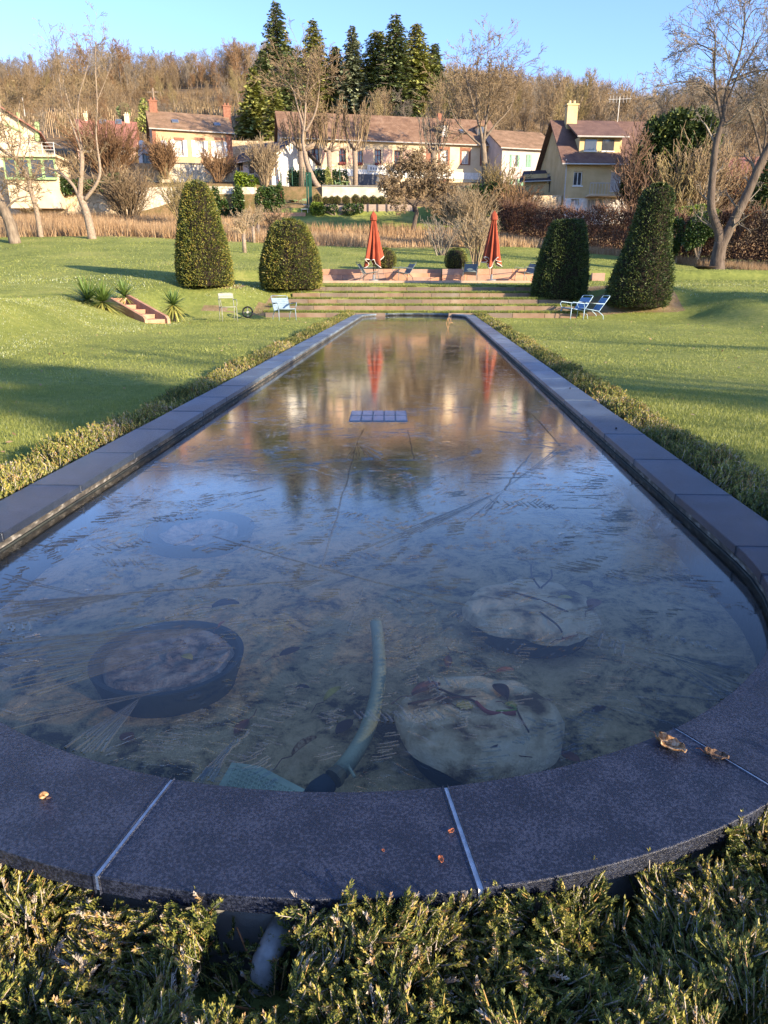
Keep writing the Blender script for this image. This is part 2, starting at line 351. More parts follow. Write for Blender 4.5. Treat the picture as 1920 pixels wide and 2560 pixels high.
# ------------------------------------------------------------------ the ground
PCX, PR_IN, PR_OUT, PY0, PY1 = -0.27, 1.71, 2.015, 3.085, 24.3   # pool: centre line, inner and outer radius, straight part
WATER = -0.085
STEP_Y = [25.45 + 1.0 * k for k in range(5)]
STEP_Z = [0.06, 0.255, 0.455, 0.66, 0.87]
STEP_X0, STEP_X1 = -5.35, 5.45
def prof(pts):
    ys = np.array([p[0] for p in pts], float); zs = np.array([p[1] for p in pts], float)
    return lambda Y: np.interp(Y, ys, zs)
def pxprof(pre, pts): return prof(pre + [(y, zof(py, y)) for y, py in pts])
colL = pxprof([(-50, 0.5), (8, 0.35), (14, 0.5), (18, 0.58), (23.5, 0.68), (30, 1.35)], [(39, 640), (48, 590), (58, 574), (70, 556), (75, 545), (75.7, 457), (86, 440), (100, 385), (130, 300), (200, 195), (240, 178), (330, 205), (500, 260)])
colC = pxprof([(-50, -0.15), (33.45, 1.05), (33.7, 1.5)], [(52, 619), (58, 600), (64, 575), (70, 538), (70.5, 512), (75, 497), (75.5, 466), (84, 462), (95, 440), (115, 345), (150, 265), (200, 215), (240, 200), (330, 225), (500, 270)])
colR = pxprof([(-50, -0.3), (14, -0.18), (20, 0.05), (24, 0.42), (26, 0.68), (30, 0.95)], [(38, 690), (48, 655), (58, 634), (64, 600), (69, 528), (74, 508), (88, 480), (112, 410), (160, 340), (220, 300), (330, 300), (500, 330)])
front = prof([(-50, -0.15), (25.0, -0.15), (26.0, 0.22), (26.9, 0.72), (27.5, 0.87), (29.4, 0.92), (33.45, 1.05), (33.7, 1.5)])
def height(X, Y, steps=True):
    X = np.asarray(X, float); Y = np.asarray(Y, float)
    u = X / np.maximum(Y, 6.0)
    wL = sst(0.02, -0.42, u) if False else np.clip(-u / 0.45, 0, 1); wR = np.clip(u / 0.42, 0, 1)
    wL = wL * wL * (3 - 2 * wL); kf = sst(56, 67, Y); wL = wL * (1 - kf) + sst(.175, .222, -u) * kf; wR = wR * wR * (3 - 2 * wR)
    zl, zc, zr = colL(Y), colC(Y), colR(Y)
    far = zc * (1 - wL - wR) + zl * wL + zr * wR
    # the sunken garden round the pool
    bl = sst(-7.9, -10.6 + 0.4 * np.sin(Y * 0.5), X + 0.5 * vnoise(X, Y, 5.0, 3)); br = sst(8.3, 10.8, X + 0.4 * vnoise(X, Y, 5.0, 4))
    ramp_ = np.interp(Y, [25.3, 29.6, 33.45, 33.7], [-0.15, 0.88, 1.05, 1.5]); we = sst(5.4, 7.4, np.abs(X)); near = ramp_ * (1 - we) + front(Y) * we
    lz = np.maximum(near, zl); rz_ = np.maximum(near, zr) * 1.0
    near = near * (1 - bl - br) + lz * bl + np.where(Y < 26, zr, rz_) * br
    gap = (X > -0.72) & (X < 0.86) & (Y > 33.3) & (Y < 34.35); near = np.where(gap, 1.0, near)
    k = sst(33.75, 44.0, Y); h = near * (1 - k) + far * k
    ce = (np.abs(X) < 12) & (Y > 33.7) & ~gap; h = np.where(ce, np.maximum(h, np.minimum(far, 1.5 + (Y - 33.7) * 0.1)), h)
    # mound at the left beside the little stair
    h = h + 0.30 * np.exp(-(((X + 8.9) / 1.5) ** 2 + ((Y - 15.6) / 3.2) ** 2)) + 0.18 * np.exp(-(((X + 9.2) / 1.0) ** 2 + ((Y - 20.4) / 1.3) ** 2))
    h = h + 0.04 * vnoise(X, Y, 3.0, 1) * sst(4, 9, np.abs(X)) + 0.5 * vnoise(X, Y, 14, 2) * sst(90, 120, Y)
    if steps:
        ins = (X > STEP_X0 - 0.05) & (X < STEP_X1 + 0.05) & (Y > STEP_Y[0]) & (Y < 30.6)
        s = np.full_like(h, -0.15)
        for y, z in zip(STEP_Y, STEP_Z): s = np.where(Y > y + 0.04, z - 0.0, s)
        s = np.where(Y > STEP_Y[-1] + 0.3, np.maximum(s, 0.87), s)
        h = np.where(ins & (Y < STEP_Y[-1] + 0.5), s, h)
    return h
def gz(x, y): return float(height(np.array([x]), np.array([y]), False)[0])
def pool_d(X, Y):    # signed distance to the centre line of the pool minus nothing
    yy = np.clip(Y, PY0, PY1); return np.hypot(X - PCX, Y - yy)

def ax(segs):
    out = []
    for a, b, st in segs:
        n = max(1, int(round((b - a) / st))); out += list(np.linspace(a, b, n, endpoint=False))
    return out + [segs[-1][1]]
gx = ax([(-330, -120, 12), (-120, -40, 4), (-40, -14, 1.3), (-14, -6, 0.3), (-6, 6, 0.25), (6, 14, 0.3), (14, 40, 1.3), (40, 120, 4), (120, 330, 12)])
gy = ax([(-120, -20, 10), (-20, 0, 2), (0, 25.2, 0.25), (25.2, 30.2, 0.05), (30.2, 34.0, 0.2), (34.0, 50, 0.7), (50, 69, 1.0), (69, 77, 0.35), (77, 120, 2), (120, 260, 5), (260, 500, 16)])
GX, GY = np.meshgrid(np.array(gx), np.array(gy))
GZ = height(GX, GY)
pd = pool_d(GX, GY)
GZ = np.where(pd < PR_OUT - 0.12, -1.2, GZ)
nx, ny = len(gx), len(gy)
gv = np.stack([GX, GY, GZ], -1).reshape(-1, 3)
ii, jj = np.meshgrid(np.arange(nx - 1), np.arange(ny - 1))
a0 = (jj * nx + ii).ravel(); gf = np.stack([a0, a0 + 1, a0 + nx + 1, a0 + nx], 1)

def groundmat(name, stops, scale, bs, bd, extra=None):
    m, nt, b = newmat(name); v = coord(nt)
    n = noise(nt, scale, 8, 0.7, v); n1 = noise(nt, 0.35, 3, 0.5, v)
    ad = nt.nodes.new('ShaderNodeMath'); ad.operation = 'MULTIPLY_ADD'; ad.inputs[1].default_value = 0.5
    mu = nt.nodes.new('ShaderNodeMath'); mu.operation = 'MULTIPLY'; mu.inputs[1].default_value = 0.5
    nt.links.new(n1.outputs[0], ad.inputs[0]); nt.links.new(n.outputs[0], mu.inputs[0]); nt.links.new(mu.outputs[0], ad.inputs[2])
    r = ramp(nt, stops); nt.links.new(ad.outputs[0], r.inputs[0]); nt.links.new(r.outputs[0], b.inputs['Base Color'])
    b.inputs['Roughness'].default_value = 0.9; b.inputs['Specular IOR Level'].default_value = 0.1
    n2 = noise(nt, bs, 6, 0.7, v); bump(nt, b, n2.outputs[0], 0.8, bd)
    return m
M['lawn'] = groundmat('turf', [(0.35, (0.12, 0.15, 0.04)), (0.5, (0.21, 0.24, 0.06)), (0.65, (0.34, 0.33, 0.10))], 6, 40, 0.04)
M['meadow'] = groundmat('dry_meadow', [(0.35, (0.10, 0.10, 0.035)), (0.5, (0.24, 0.16, 0.08)), (0.65, (0.33, 0.23, 0.13))], 3, 12, 0.1)
M['hill'] = groundmat('winter_hillside', [(0.35, (0.10, 0.075, 0.035)), (0.5, (0.20, 0.14, 0.08)), (0.65, (0.27, 0.20, 0.12))], 0.6, 1.5, 0.5)
M['bank'] = groundmat('grassy_bank', [(0.35, (0.12, 0.13, 0.04)), (0.48, (0.24, 0.17, 0.09)), (0.65, (0.38, 0.27, 0.17))], 2.5, 25, 0.05)
ground = npmesh('ground', gv, gf, [M['lawn'], M['meadow'], M['hill'], M['bank']], smooth=False)
tag(ground, kind='structure')
fc = gv[gf].mean(1); fX, fY = fc[:, 0], fc[:, 1]; uu = fX / np.maximum(fY, 1)
def lawn_end(u): return np.interp(u, [-0.6, -0.25, -0.1, 0.03, 0.12, 0.3, 0.5], [48, 49, 51, 52, 54, 58, 46])
wob = vnoise(fX, fY, 3.0, 9) * 1.2
mi = np.zeros(len(gf), np.int32)
mi[fY + wob > lawn_end(uu)] = 1
mi[(fY > 63.5 + wob) & (uu > -0.2) & (uu < 0.14) & (fY < 70.4)] = 0
mi[fY > 76] = 2
mi[(fY > 62) & (uu > 0.2)] = 2
bankzone = ((fY > 25.6) & (fY < 29.3) & (np.abs(fX) > 5.4) & (np.abs(fX) < 9)) & (vnoise(fX, fY, 1.2, 6) > -0.1)
mi[bankzone] = 3
ground.data.polygons.foreach_set('material_index', mi)

# ------------------------------------------------------------------ the pool
def pool_pt(s_ang=None, side=None, Y=None, r=PR_IN, near=True):
    pass
def arc(cy, a0, a1, r, n):      # angle measured from straight towards the camera, positive to the right
    return [(PCX + r * sin(a0 + (a1 - a0) * i / n), cy - r * cos(a0 + (a1 - a0) * i / n)) for i in range(n + 1)]
pool = thing('reflecting_pool', 'long stone rimmed garden pool with rounded ends and dark granite coping', 'pool', (PCX, PY0, 0))
PO = V((PCX, PY0, 0))
def rimpiece(inner, outer, z0, z1):
    mb = MB(); n = len(inner)
    for i in range(n):
        (xi, yi), (xo, yo) = inner[i], outer[i]
        mb.v += [(xi - PO.x, yi - PO.y, z0), (xo - PO.x, yo - PO.y, z0), (xo - PO.x, yo - PO.y, z1), (xi - PO.x, yi - PO.y, z1)]
    for i in range(n - 1):
        a = i * 4; b = a + 4
        for k in range(4): mb.f.append((a + k, b + k, b + (k + 1) % 4, a + (k + 1) % 4))
    mb.f.append((0, 3, 2, 1)); e = (n - 1) * 4; mb.f.append((e, e + 1, e + 2, e + 3))
    return mb
g = 0.0052; TH = 0.042
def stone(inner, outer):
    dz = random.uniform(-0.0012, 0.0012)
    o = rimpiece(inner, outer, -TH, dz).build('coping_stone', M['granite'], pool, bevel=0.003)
def joint(inner, outer): rimpiece(inner, outer, -TH + 0.004, -0.0015).build('mortar_joint', M['mortar'], pool)
angs = [R(a) for a in (-90, -78, -55.5, -33, -10.6, 11.6, 34.4, 57, 79, 90)]
for cy, flip in ((PY0, 1), (PY1, -1)):
    for a, b in zip(angs[:-1], angs[1:]):
        ga, gb = g / 1.8, g / 1.8
        n = max(2, int((b - a) / R(3)))
        I = arc(cy, a + ga, b - gb, PR_IN, n); O = arc(cy, a + ga, b - gb, PR_OUT, n)
        if flip < 0: I = [(x, 2 * cy - y) for x, y in I]; O = [(x, 2 * cy - y) for x, y in O]
        stone(I, O)
        if abs(b) < R(89):
            I = arc(cy, b - gb, b + ga, PR_IN + 0.003, 1); O = arc(cy, b - gb, b + ga, PR_OUT - 0.003, 1)
            if flip < 0: I = [(x, 2 * cy - y) for x, y in I]; O = [(x, 2 * cy - y) for x, y in O]
            joint(I, O)
nst = 26; L = (PY1 - PY0) / nst
for sgn in (-1, 1):
    for k in range(nst):
        y0 = PY0 + k * L + 0.002; y1 = PY0 + (k + 1) * L - 0.002
        xi, xo = PCX + sgn * PR_IN, PCX + sgn * PR_OUT
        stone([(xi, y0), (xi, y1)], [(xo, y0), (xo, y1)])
def ring(r, n=28):
    return arc(PY0, -pi / 2, pi / 2, r, n) + [(x, PY0 + PY1 - y) for x, y in arc(PY0, pi / 2, -pi / 2, r, n)]
def band(r0, r1, z0, z1, name, m):
    I, O = ring(r0), ring(r1); n = len(I); mb = MB()
    for (xi, yi), (xo, yo) in zip(I, O):
        mb.v += [(xi - PO.x, yi - PO.y, z0), (xo - PO.x, yo - PO.y, z0), (xo - PO.x, yo - PO.y, z1), (xi - PO.x, yi - PO.y, z1)]
    for i in range(n):
        a = i * 4; b = ((i + 1) % n) * 4
        for k in range(4): mb.f.append((a + k, b + k, b + (k + 1) % 4, a + (k + 1) % 4))
    return mb.build(name, m, pool)
M['limewall'] = mat('limed_concrete', [(0.42, (0.05, 0.045, 0.04)), (0.56, (0.10, 0.09, 0.078)), (0.70, (0.30, 0.28, 0.25))], 0.85, 14, 0.5, 0.01, (1, 1, 2.5))
M['darkwall'] = mat('algae_concrete', [(0.3, (0.015, 0.02, 0.025)), (0.7, (0.05, 0.055, 0.045))], 0.8, 7, 0.4, 0.01)
band(PR_IN + 0.012, PR_OUT - 0.03, -0.075, -TH - 0.001, 'mortar_bed', M['limewall'])
band(PR_IN + 0.02, PR_OUT - 0.045, -0.80, -0.0755, 'basin_wall', M['concrete'])
band(PR_IN + 0.004, PR_IN + 0.0195, -0.80, -0.077, 'basin_lining', M['darkwall'])
# floor of the basin: silt and algae
def siltmat():
    m, nt, b = newmat('pond_silt'); v = coord(nt)
    n = noise(nt, 4.6, 10, 0.74, v, 0.9); n2 = noise(nt, 26, 5, 0.7, v)
    ad = nt.nodes.new('ShaderNodeMath'); ad.operation = 'MULTIPLY_ADD'; ad.inputs[1].default_value = 0.3
    mu = nt.nodes.new('ShaderNodeMath'); mu.operation = 'MULTIPLY'; mu.inputs[1].default_value = 0.7
    nt.links.new(n2.outputs[0], ad.inputs[0]); nt.links.new(n.outputs[0], mu.inputs[0]); nt.links.new(mu.outputs[0], ad.inputs[2])
    r = ramp(nt, [(0.42, (0.07, 0.055, 0.03)), (0.475, (0.42, 0.31, 0.15)), (0.53, (0.64, 0.47, 0.24)), (0.62, (0.80, 0.60, 0.34))])
    nt.links.new(ad.outputs[0], r.inputs[0]); nt.links.new(r.outputs[0], b.inputs['Base Color'])
    b.inputs['Roughness'].default_value = 0.95; bump(nt, b, n2.outputs[0], 1.0, 0.03); return m
M['silt'] = siltmat()
fx = np.linspace(-1.75, 1.75, 70); fy = np.linspace(1.3, 26.2, 260)
FX, FY = np.meshgrid(fx, fy); FZ = -0.31 + 0.018 * vnoise(FX, FY, 0.22, 5) + 0.03 * vnoise(FX, FY, 0.8, 6)
ii, jj = np.meshgrid(np.arange(69), np.arange(259)); a0 = (jj * 70 + ii).ravel()
flo = npmesh('basin_floor', np.stack([FX - 0.0, FY - PO.y, FZ], -1).reshape(-1, 3), np.stack([a0, a0 + 1, a0 + 71, a0 + 70], 1), M['silt'], pool, smooth=True)
# ------------------------------------------------------------------ ice
def icemat():
    m = bpy.data.materials.new('thin_ice'); m.use_nodes = True; nt = m.node_tree; nt.nodes.clear(); L_ = nt.links.new
    N = nt.nodes.new; out = N('ShaderNodeOutputMaterial')
    tc = N('ShaderNodeTexCoord'); P = tc.outputs['Object']
    def mth(op, a, b=None, c=None):
        n = N('ShaderNodeMath'); n.operation = op
        for i, q in enumerate((a, b, c)):
            if q is None: continue
            if isinstance(q, (int, float)): n.inputs[i].default_value = q
            else: L_(q, n.inputs[i])
        return n.outputs[0]
    def feathers(vs, along, across, lo, hi, seed, mask_scale, mlo, mhi):
        off = N('ShaderNodeMapping'); off.inputs['Location'].default_value = (seed, seed * 1.7, 0); L_(P, off.inputs[0])
        wd = noise(nt, 1.3, 2, 0.5, off.outputs[0]); va = N('ShaderNodeVectorMath'); va.operation = 'SCALE'; va.inputs['Scale'].default_value = 0.35
        L_(wd.outputs['Color'], va.inputs[0]); av = N('ShaderNodeVectorMath'); L_(off.outputs[0], av.inputs[0]); L_(va.outputs[0], av.inputs[1])
        vo = N('ShaderNodeTexVoronoi'); vo.voronoi_dimensions = '2D'; vo.inputs['Scale'].default_value = vs; L_(av.outputs[0], vo.inputs['Vector'])
        sc = N('ShaderNodeSeparateColor'); L_(vo.outputs['Color'], sc.inputs[0])
        an = mth('MULTIPLY_ADD', sc.outputs[0], 2.2, -1.1)
        ro = N('ShaderNodeVectorRotate'); ro.rotation_type = 'Z_AXIS'; L_(av.outputs[0], ro.inputs['Vector']); L_(an, ro.inputs['Angle'])
        mp = N('ShaderNodeMapping'); mp.inputs['Scale'].default_value = (along, across, 1); L_(ro.outputs[0], mp.inputs[0])
        rg = noise(nt, 1.0, 2.5, 0.5, mp.outputs[0])
        st = N('ShaderNodeMapRange'); st.interpolation_type = 'SMOOTHSTEP'; st.inputs[1].default_value = lo; st.inputs[2].default_value = hi; L_(rg.outputs[0], st.inputs[0])
        mk = noise(nt, mask_scale, 3, 0.6, off.outputs[0]); ms = N('ShaderNodeMapRange'); ms.interpolation_type = 'SMOOTHSTEP'
        ms.inputs[1].default_value = mlo; ms.inputs[2].default_value = mhi; L_(mk.outputs[0], ms.inputs[0])
        return mth('MULTIPLY', st.outputs[0], ms.outputs[0])
    a = feathers(1.3, 7, 40, 0.54, 0.62, 3.1, 2.4, 0.55, 0.61)
    b = feathers(2.6, 18, 60, 0.55, 0.62, 11.7, 3.1, 0.56, 0.61)
    c = feathers(0.7, 1.0, 50, 0.45, 0.62, 23.2, 1.1, 0.55, 0.68)
    big = noise(nt, 0.9, 2, 0.5, P)
    h = mth('ADD', mth('ADD', a, mth('MULTIPLY', b, 0.9)), mth('MULTIPLY', c, 0.12))
    h = mth('ADD', h, mth('MULTIPLY', big.outputs[0], 0.4))
    bp = N('ShaderNodeBump'); bp.inputs['Strength'].default_value = 1.0; bp.inputs['Distance'].default_value = 0.0010; L_(h, bp.inputs['Height'])
    fr = N('ShaderNodeFresnel'); fr.inputs['IOR'].default_value = 1.33; L_(bp.outputs[0], fr.inputs['Normal'])
    gl = N('ShaderNodeBsdfGlossy'); gl.inputs['Roughness'].default_value = 0.09; L_(bp.outputs[0], gl.inputs['Normal'])
    tr = N('ShaderNodeBsdfTransparent'); tr.inputs[0].default_value = (1.0, 0.97, 0.86, 1)
    df = N('ShaderNodeBsdfDiffuse'); df.inputs[0].default_value = (0.62, 0.70, 0.80, 1)
    vn = noise(nt, 0.8, 4, 0.6, P); vr = N('ShaderNodeMapRange'); vr.inputs[1].default_value = 0.35; vr.inputs[2].default_value = 0.7
    vr.inputs[3].default_value = 0.0; vr.inputs[4].default_value = 0.018; L_(vn.outputs[0], vr.inputs[0])
    veil = mth('ADD', vr.outputs[0], mth('MULTIPLY', mth('MAXIMUM', a, b), 0.02))
    m1 = N('ShaderNodeMixShader'); L_(veil, m1.inputs[0]); L_(tr.outputs[0], m1.inputs[1]); L_(df.outputs[0], m1.inputs[2])
    m2 = N('ShaderNodeMixShader'); fm = mth('MINIMUM', mth('MULTIPLY', fr.outputs[0], mth('MULTIPLY_ADD', fr.outputs[0], 7.5, 0.85)), 0.95); L_(fm, m2.inputs[0]); L_(m1.outputs[0], m2.inputs[1]); L_(gl.outputs[0], m2.inputs[2])
    L_(m2.outputs[0], out.inputs[0]); return m
M['ice'] = icemat()
mb = MB(); pts = ring(PR_IN + 0.003, 48); mb.v = [(x, y, WATER) for x, y in pts]; mb.f = [tuple(range(len(pts)))]
ice = mb.build('ice', M['ice']); tag(ice, kind='structure')
# raised needles and cracks of the frozen surface, drawn as low three sided ridges
P0, P1, W0, W1 = [], [], [], []
def ridge(a, b, w0, w1, n=5, wob=0.004):
    a = np.array(a[:2]); b = np.array(b[:2]); d = b - a; Ln = np.hypot(*d); nrm = np.array([-d[1], d[0]]) / max(Ln, 1e-6)
    ts = np.linspace(0, 1, n + 1); of = np.r_[0, rng.normal(0, wob, n - 1), 0]
    q = a + d * ts[:, None] + nrm * of[:, None]
    for i in range(n):
        P0.append(q[i]); P1.append(q[i + 1]); w0 *= 1.25 if i == 0 else 1; w1 *= 1.25 if i == 0 else 1; W0.append(w0 + (w1 - w0) * ts[i]); W1.append(w0 + (w1 - w0) * ts[i + 1])
def I(px, py): p = gp(px, py, WATER); return (p.x, p.y)
def fan(o, e0, e1, n, w=0.006, jitter=0.2):
    o, e0, e1 = map(np.array, (o, e0, e1))
    for k in range(n):
        if k % 3 == 2: continue
        t = (k + rng.uniform(-.3, .3)) / max(1, n - 1); e = e0 + (e1 - e0) * t
        s = rng.uniform(0, jitter); e_ = o + (e - o) * rng.uniform(1 - jitter, 1)
        ridge(o + (e - o) * s * 0.6, e_, w * 0.2, w * rng.uniform(0.7, 1.3), 4, 0.003)
def line(pts, w=0.006):
    for a, b in zip(pts[:-1], pts[1:]): ridge(I(*a), I(*b), w * 1.5, w * 1.5, 9, 0.003)
fan(I(555, 1565), I(0, 1600), I(0, 1690), 26, 0.010, 0.45); fan(I(480, 1610), I(0, 1660), I(20, 1760), 22, 0.010, 0.4)
fan(I(340, 1485), I(0, 1505), I(0, 1560), 20, 0.010, 0.3); fan(I(230, 1490), I(0, 1432), I(0, 1455), 6, 0.008, 0.2)
fan(I(355, 1740), I(140, 1880), I(235, 1905), 20, 0.009, 0.35); fan(I(590, 1845), I(480, 1962), I(530, 1965), 9, 0.010, 0.2)
fan(I(420, 1725), I(0, 1790), I(0, 1830), 8, 0.007, 0.3)
fan(I(1670, 1640), I(1890, 1700), I(1830, 1770), 14, 0.012, 0.2); fan(I(1650, 1630), I(1900, 1680), I(1890, 1700), 9, 0.010, 0.2)
fan(I(1260, 1225), I(820, 1400), I(960, 1380), 22, 0.008, 0.5); fan(I(1250, 1230), I(1430, 1110), I(1390, 1120), 9, 0.007, 0.3)
fan(I(1260, 1225), I(1160, 1310), I(1210, 1300), 12, 0.008, 0.5)
fan(I(893, 1105), I(860, 1155), I(990, 1150), 14, 0.010, 0.35); fan(I(893, 1105), I(910, 1070), I(905, 1075), 3, 0.010)
fan(I(1215, 1150), I(900, 1300), I(880, 1270), 6, 0.006, 0.4)
fan(I(1660, 1190), I(1560, 1215), I(1700, 1235), 8, 0.010, 0.2)
fan(I(805, 1450), I(690, 1465), I(740, 1478), 9, 0.007, 0.3); fan(I(520, 1170), I(360, 1150), I(350, 1185), 12, 0.009, 0.3)
line([(893, 1105), (850, 1260), (805, 1420)]); line([(530, 1340), (800, 1420), (960, 1460), (1170, 1515)], 0.007)
line([(170, 1495), (420, 1475), (810, 1450)], 0.006); line([(1440, 1580), (1600, 1620), (1720, 1655)], 0.007)
line([(1570, 1650), (1700, 1695), (1835, 1740)], 0.008); line([(1640, 1735), (1830, 1755)], 0.007)
line([(1560, 1770), (1720, 1825)], 0.006); line([(0, 1640), (300, 1570), (480, 1540)], 0.006)
line([(1330, 1130), (1290, 1180), (1262, 1225)], 0.008); line([(1330, 1035), (1400, 1115)], 0.009); line([(1020, 1075), (1035, 1150)], 0.007)
line([(500, 1950), (560, 1890), (620, 1830)], 0.006); line([(870, 1580), (910, 1470)], 0.004)
T3X, T3Y, _ = gp(420, 1640, -.13)
# feathery combs of short parallel needles
def comb(cx, cy, ang, n, ln, sp, w=0.006):
    c = np.array(I(cx, cy)); a = np.array([cos(ang), sin(ang)]); s = np.array([cos(ang + 1.1), sin(ang + 1.1)])
    for k in range(n):
        q = c + s * sp * (k - n / 2) + rng.normal(0, sp * 0.3, 2); l = ln * rng.uniform(0.4, 1.1)
        ridge(q - a * l / 2, q + a * l / 2, w * 0.6, w, 3, 0.002)
for k in range(190):
    py = 1120 + 800 * rng.random() ** 1.1; px = rng.uniform(-100, 2000)
    p = gp(px, py, WATER)
    if pool_d(p.x, p.y) > PR_IN - 0.15 or hypot(p.x - T3X, p.y - T3Y) < .42: continue
    kk = float(np.interp(py, [1100, 1500, 1900], [2.0, 1.2, .8])); comb(px, py, rng.normal(0.15, 0.5), int(rng.integers(4, 15)), rng.uniform(0.03, 0.09) * kk, rng.uniform(0.014, 0.024) * kk ** .5, rng.uniform(0.006, 0.010) * kk ** .5)
for k in range(260):
    Y = rng.uniform(4, 25.5); X = PCX + rng.uniform(-1.5, 1.5); c = np.array([X, Y]); an = rng.normal(0.1, 0.45)
    a = np.array([cos(an), sin(an)]); 
    for q in range(int(rng.integers(4, 12))):
        o_ = c + rng.normal(0, 1, 2) * [0.10, 0.12 + Y * 0.006]; l = rng.uniform(0.06, 0.28)
        if pool_d(*(o_ + a * l)) > PR_IN - 0.02 or pool_d(*(o_ - a * l)) > PR_IN - 0.02: continue
        ridge(o_ - a * l / 2, o_ + a * l / 2, 0.005, 0.011, 2, 0.01)
P0, P1, W0, W1 = np.array(P0), np.array(P1), np.array(W0), np.array(W1)
ok = (pool_d(P0[:, 0], P0[:, 1]) < PR_IN - 0.004) & (pool_d(P1[:, 0], P1[:, 1]) < PR_IN - 0.004)
P0, P1, W0, W1 = P0[ok], P1[ok], W0[ok], W1[ok]
d = unit(P1 - P0); nm = np.stack([-d[:, 1], d[:, 0]], 1); SL = np.interp(P0[:, 1], [2.5, 4.5, 7, 9], [.28, .17, .08, .05])
def z3(p, z): return np.concatenate([p, np.full((len(p), 1), 0.0) + np.asarray(z).reshape(-1, 1)], 1)
vs = np.stack([z3(P0 - nm * W0[:, None] / 2, WATER - .0005), z3(P0, WATER + W0 * SL), z3(P0 + nm * W0[:, None] / 2, WATER - .0005),
               z3(P1 - nm * W1[:, None] / 2, WATER - .0005), z3(P1, WATER + W1 * SL), z3(P1 + nm * W1[:, None] / 2, WATER - .0005)], 1).reshape(-1, 3)
o = (np.arange(len(P0)) * 6)[:, None]; fs = np.concatenate([o + [[0, 3, 4, 1]], o + [[1, 4, 5, 2]]], 0)
def ridgemat():
    m = bpy.data.materials.new('ice_needles'); m.use_nodes = True; nt = m.node_tree; nt.nodes.clear(); N = nt.nodes.new; L_ = nt.links.new
    out = N('ShaderNodeOutputMaterial'); fr = N('ShaderNodeFresnel'); fr.inputs[0].default_value = 1.5
    gl = N('ShaderNodeBsdfGlossy'); gl.inputs['Roughness'].default_value = 0.06
    tr = N('ShaderNodeBsdfTransparent'); tr.inputs[0].default_value = (0.72, 0.76, 0.76, 1)
    df = N('ShaderNodeBsdfDiffuse'); df.inputs[0].default_value = (0.6, 0.66, 0.72, 1)
    a = N('ShaderNodeMixShader'); a.inputs[0].default_value = 0.05; L_(tr.outputs[0], a.inputs[1]); L_(df.outputs[0], a.inputs[2])
    b = N('ShaderNodeMixShader'); L_(fr.outputs[0], b.inputs[0]); L_(a.outputs[0], b.inputs[1]); L_(gl.outputs[0], b.inputs[2]); L_(b.outputs[0], out.inputs[0]); return m
M['icer'] = ridgemat()
rd = npmesh('ice_needles', vs, fs, M['icer'], ice); rd['kind'] = 'stuff'

# ------------------------------------------------------------------ things under the ice
DK = 0.60
def gpu(px, py, z): return gp(px, py, WATER + (z - WATER) * DK)     # apparent depth, seen through the ice
M['tubplastic'] = mat('dark_tub_plastic', C(0.035, 0.055, 0.075), 0.8, 9)
M['tubsand'] = mat('silted_sand', [(0.36, (0.12, 0.08, 0.045)), (0.44, (0.46, 0.34, 0.19)), (0.53, (0.76, 0.60, 0.38)), (0.68, (0.85, 0.72, 0.52))], 0.95, 7, 0.9, 0.02)
M['tubsand2'] = mat('pinkish_gravel', [(0.36, (0.12, 0.09, 0.08)), (0.5, (0.40, 0.30, 0.25)), (0.64, (0.60, 0.50, 0.43))], 0.95, 16, 0.9, 0.02)
def tub(px, py, ztop, r, label, sandmat, dark=0.0, h=0.12):
    r *= .95; p = gpu(px, py, ztop); t = thing('planting_tub', label, 'tub', (p.x, p.y, p.z - h), 0, 'tubs sunk under the ice')
    ro = r + dark if dark else r * .95
    MB().lathe([(ro * 0.86, 0), (ro, h - (0 if dark else .035)), (ro, h + (.006 if dark else -.03)), (ro - 0.02, h + (.006 if dark else -.03)), (r - 0.015, h - 0.07 if dark else h - 0.05)], 48).build('tub_body', M['tubplastic'], t, smooth=False)
    if not dark: h -= .004
    n = 56; k = 16; vs = [(0, 0, h + 0.02)]; fs = []
    for i in range(1, k + 1):
        for j in range(n):
            a = 2 * pi * j / n; q = r * i / k * (1 + (0.03 * sin(3 * a + px) + 0.02 * sin(7 * a + px)) * (i / k))
            x, y = q * cos(a), q * sin(a); e = i / k
            z = h + (0.022 - 0.05 * dark / 0.06 if dark else 0.022) * (1 - e ** 6) + 0.010 * float(vnoise(x + px, y, 0.07, 3)) + 0.006 * float(vnoise(x, y + py, 0.03, 4)) - 0.025 * (e > 0.99)
            vs.append((x, y, z))
    for j in range(n): fs.append((0, 1 + j, 1 + (j + 1) % n))
    for i in range(k - 1):
        for j in range(n):
            a = 1 + i * n; j2 = (j + 1) % n; fs.append((a + j, a + n + j, a + n + j2, a + j2))
    mb = MB(); mb.v = vs; mb.f = fs; mb.build('sand', sandmat, t, smooth=True)
    return p
T1 = tub(1200, 1795, -0.24, 0.285, 'sand-filled round tub under the ice nearest the coping, red and yellow leaves on it', M['tubsand'])
T2 = tub(1330, 1515, -0.24, 0.30, 'sand-filled round tub under the ice behind the nearest tub on the right', M['tubsand'])
T3 = tub(420, 1640, -0.26, 0.25, 'round tub with wide dark rim and pinkish gravel under the ice left of the hose', M['tubsand2'], 0.042)
T4 = tub(500, 1322, -0.36, 0.24, 'faint dark round tub farther out under the ice beyond the gravel tub', M['tubsand2'], 0.09)
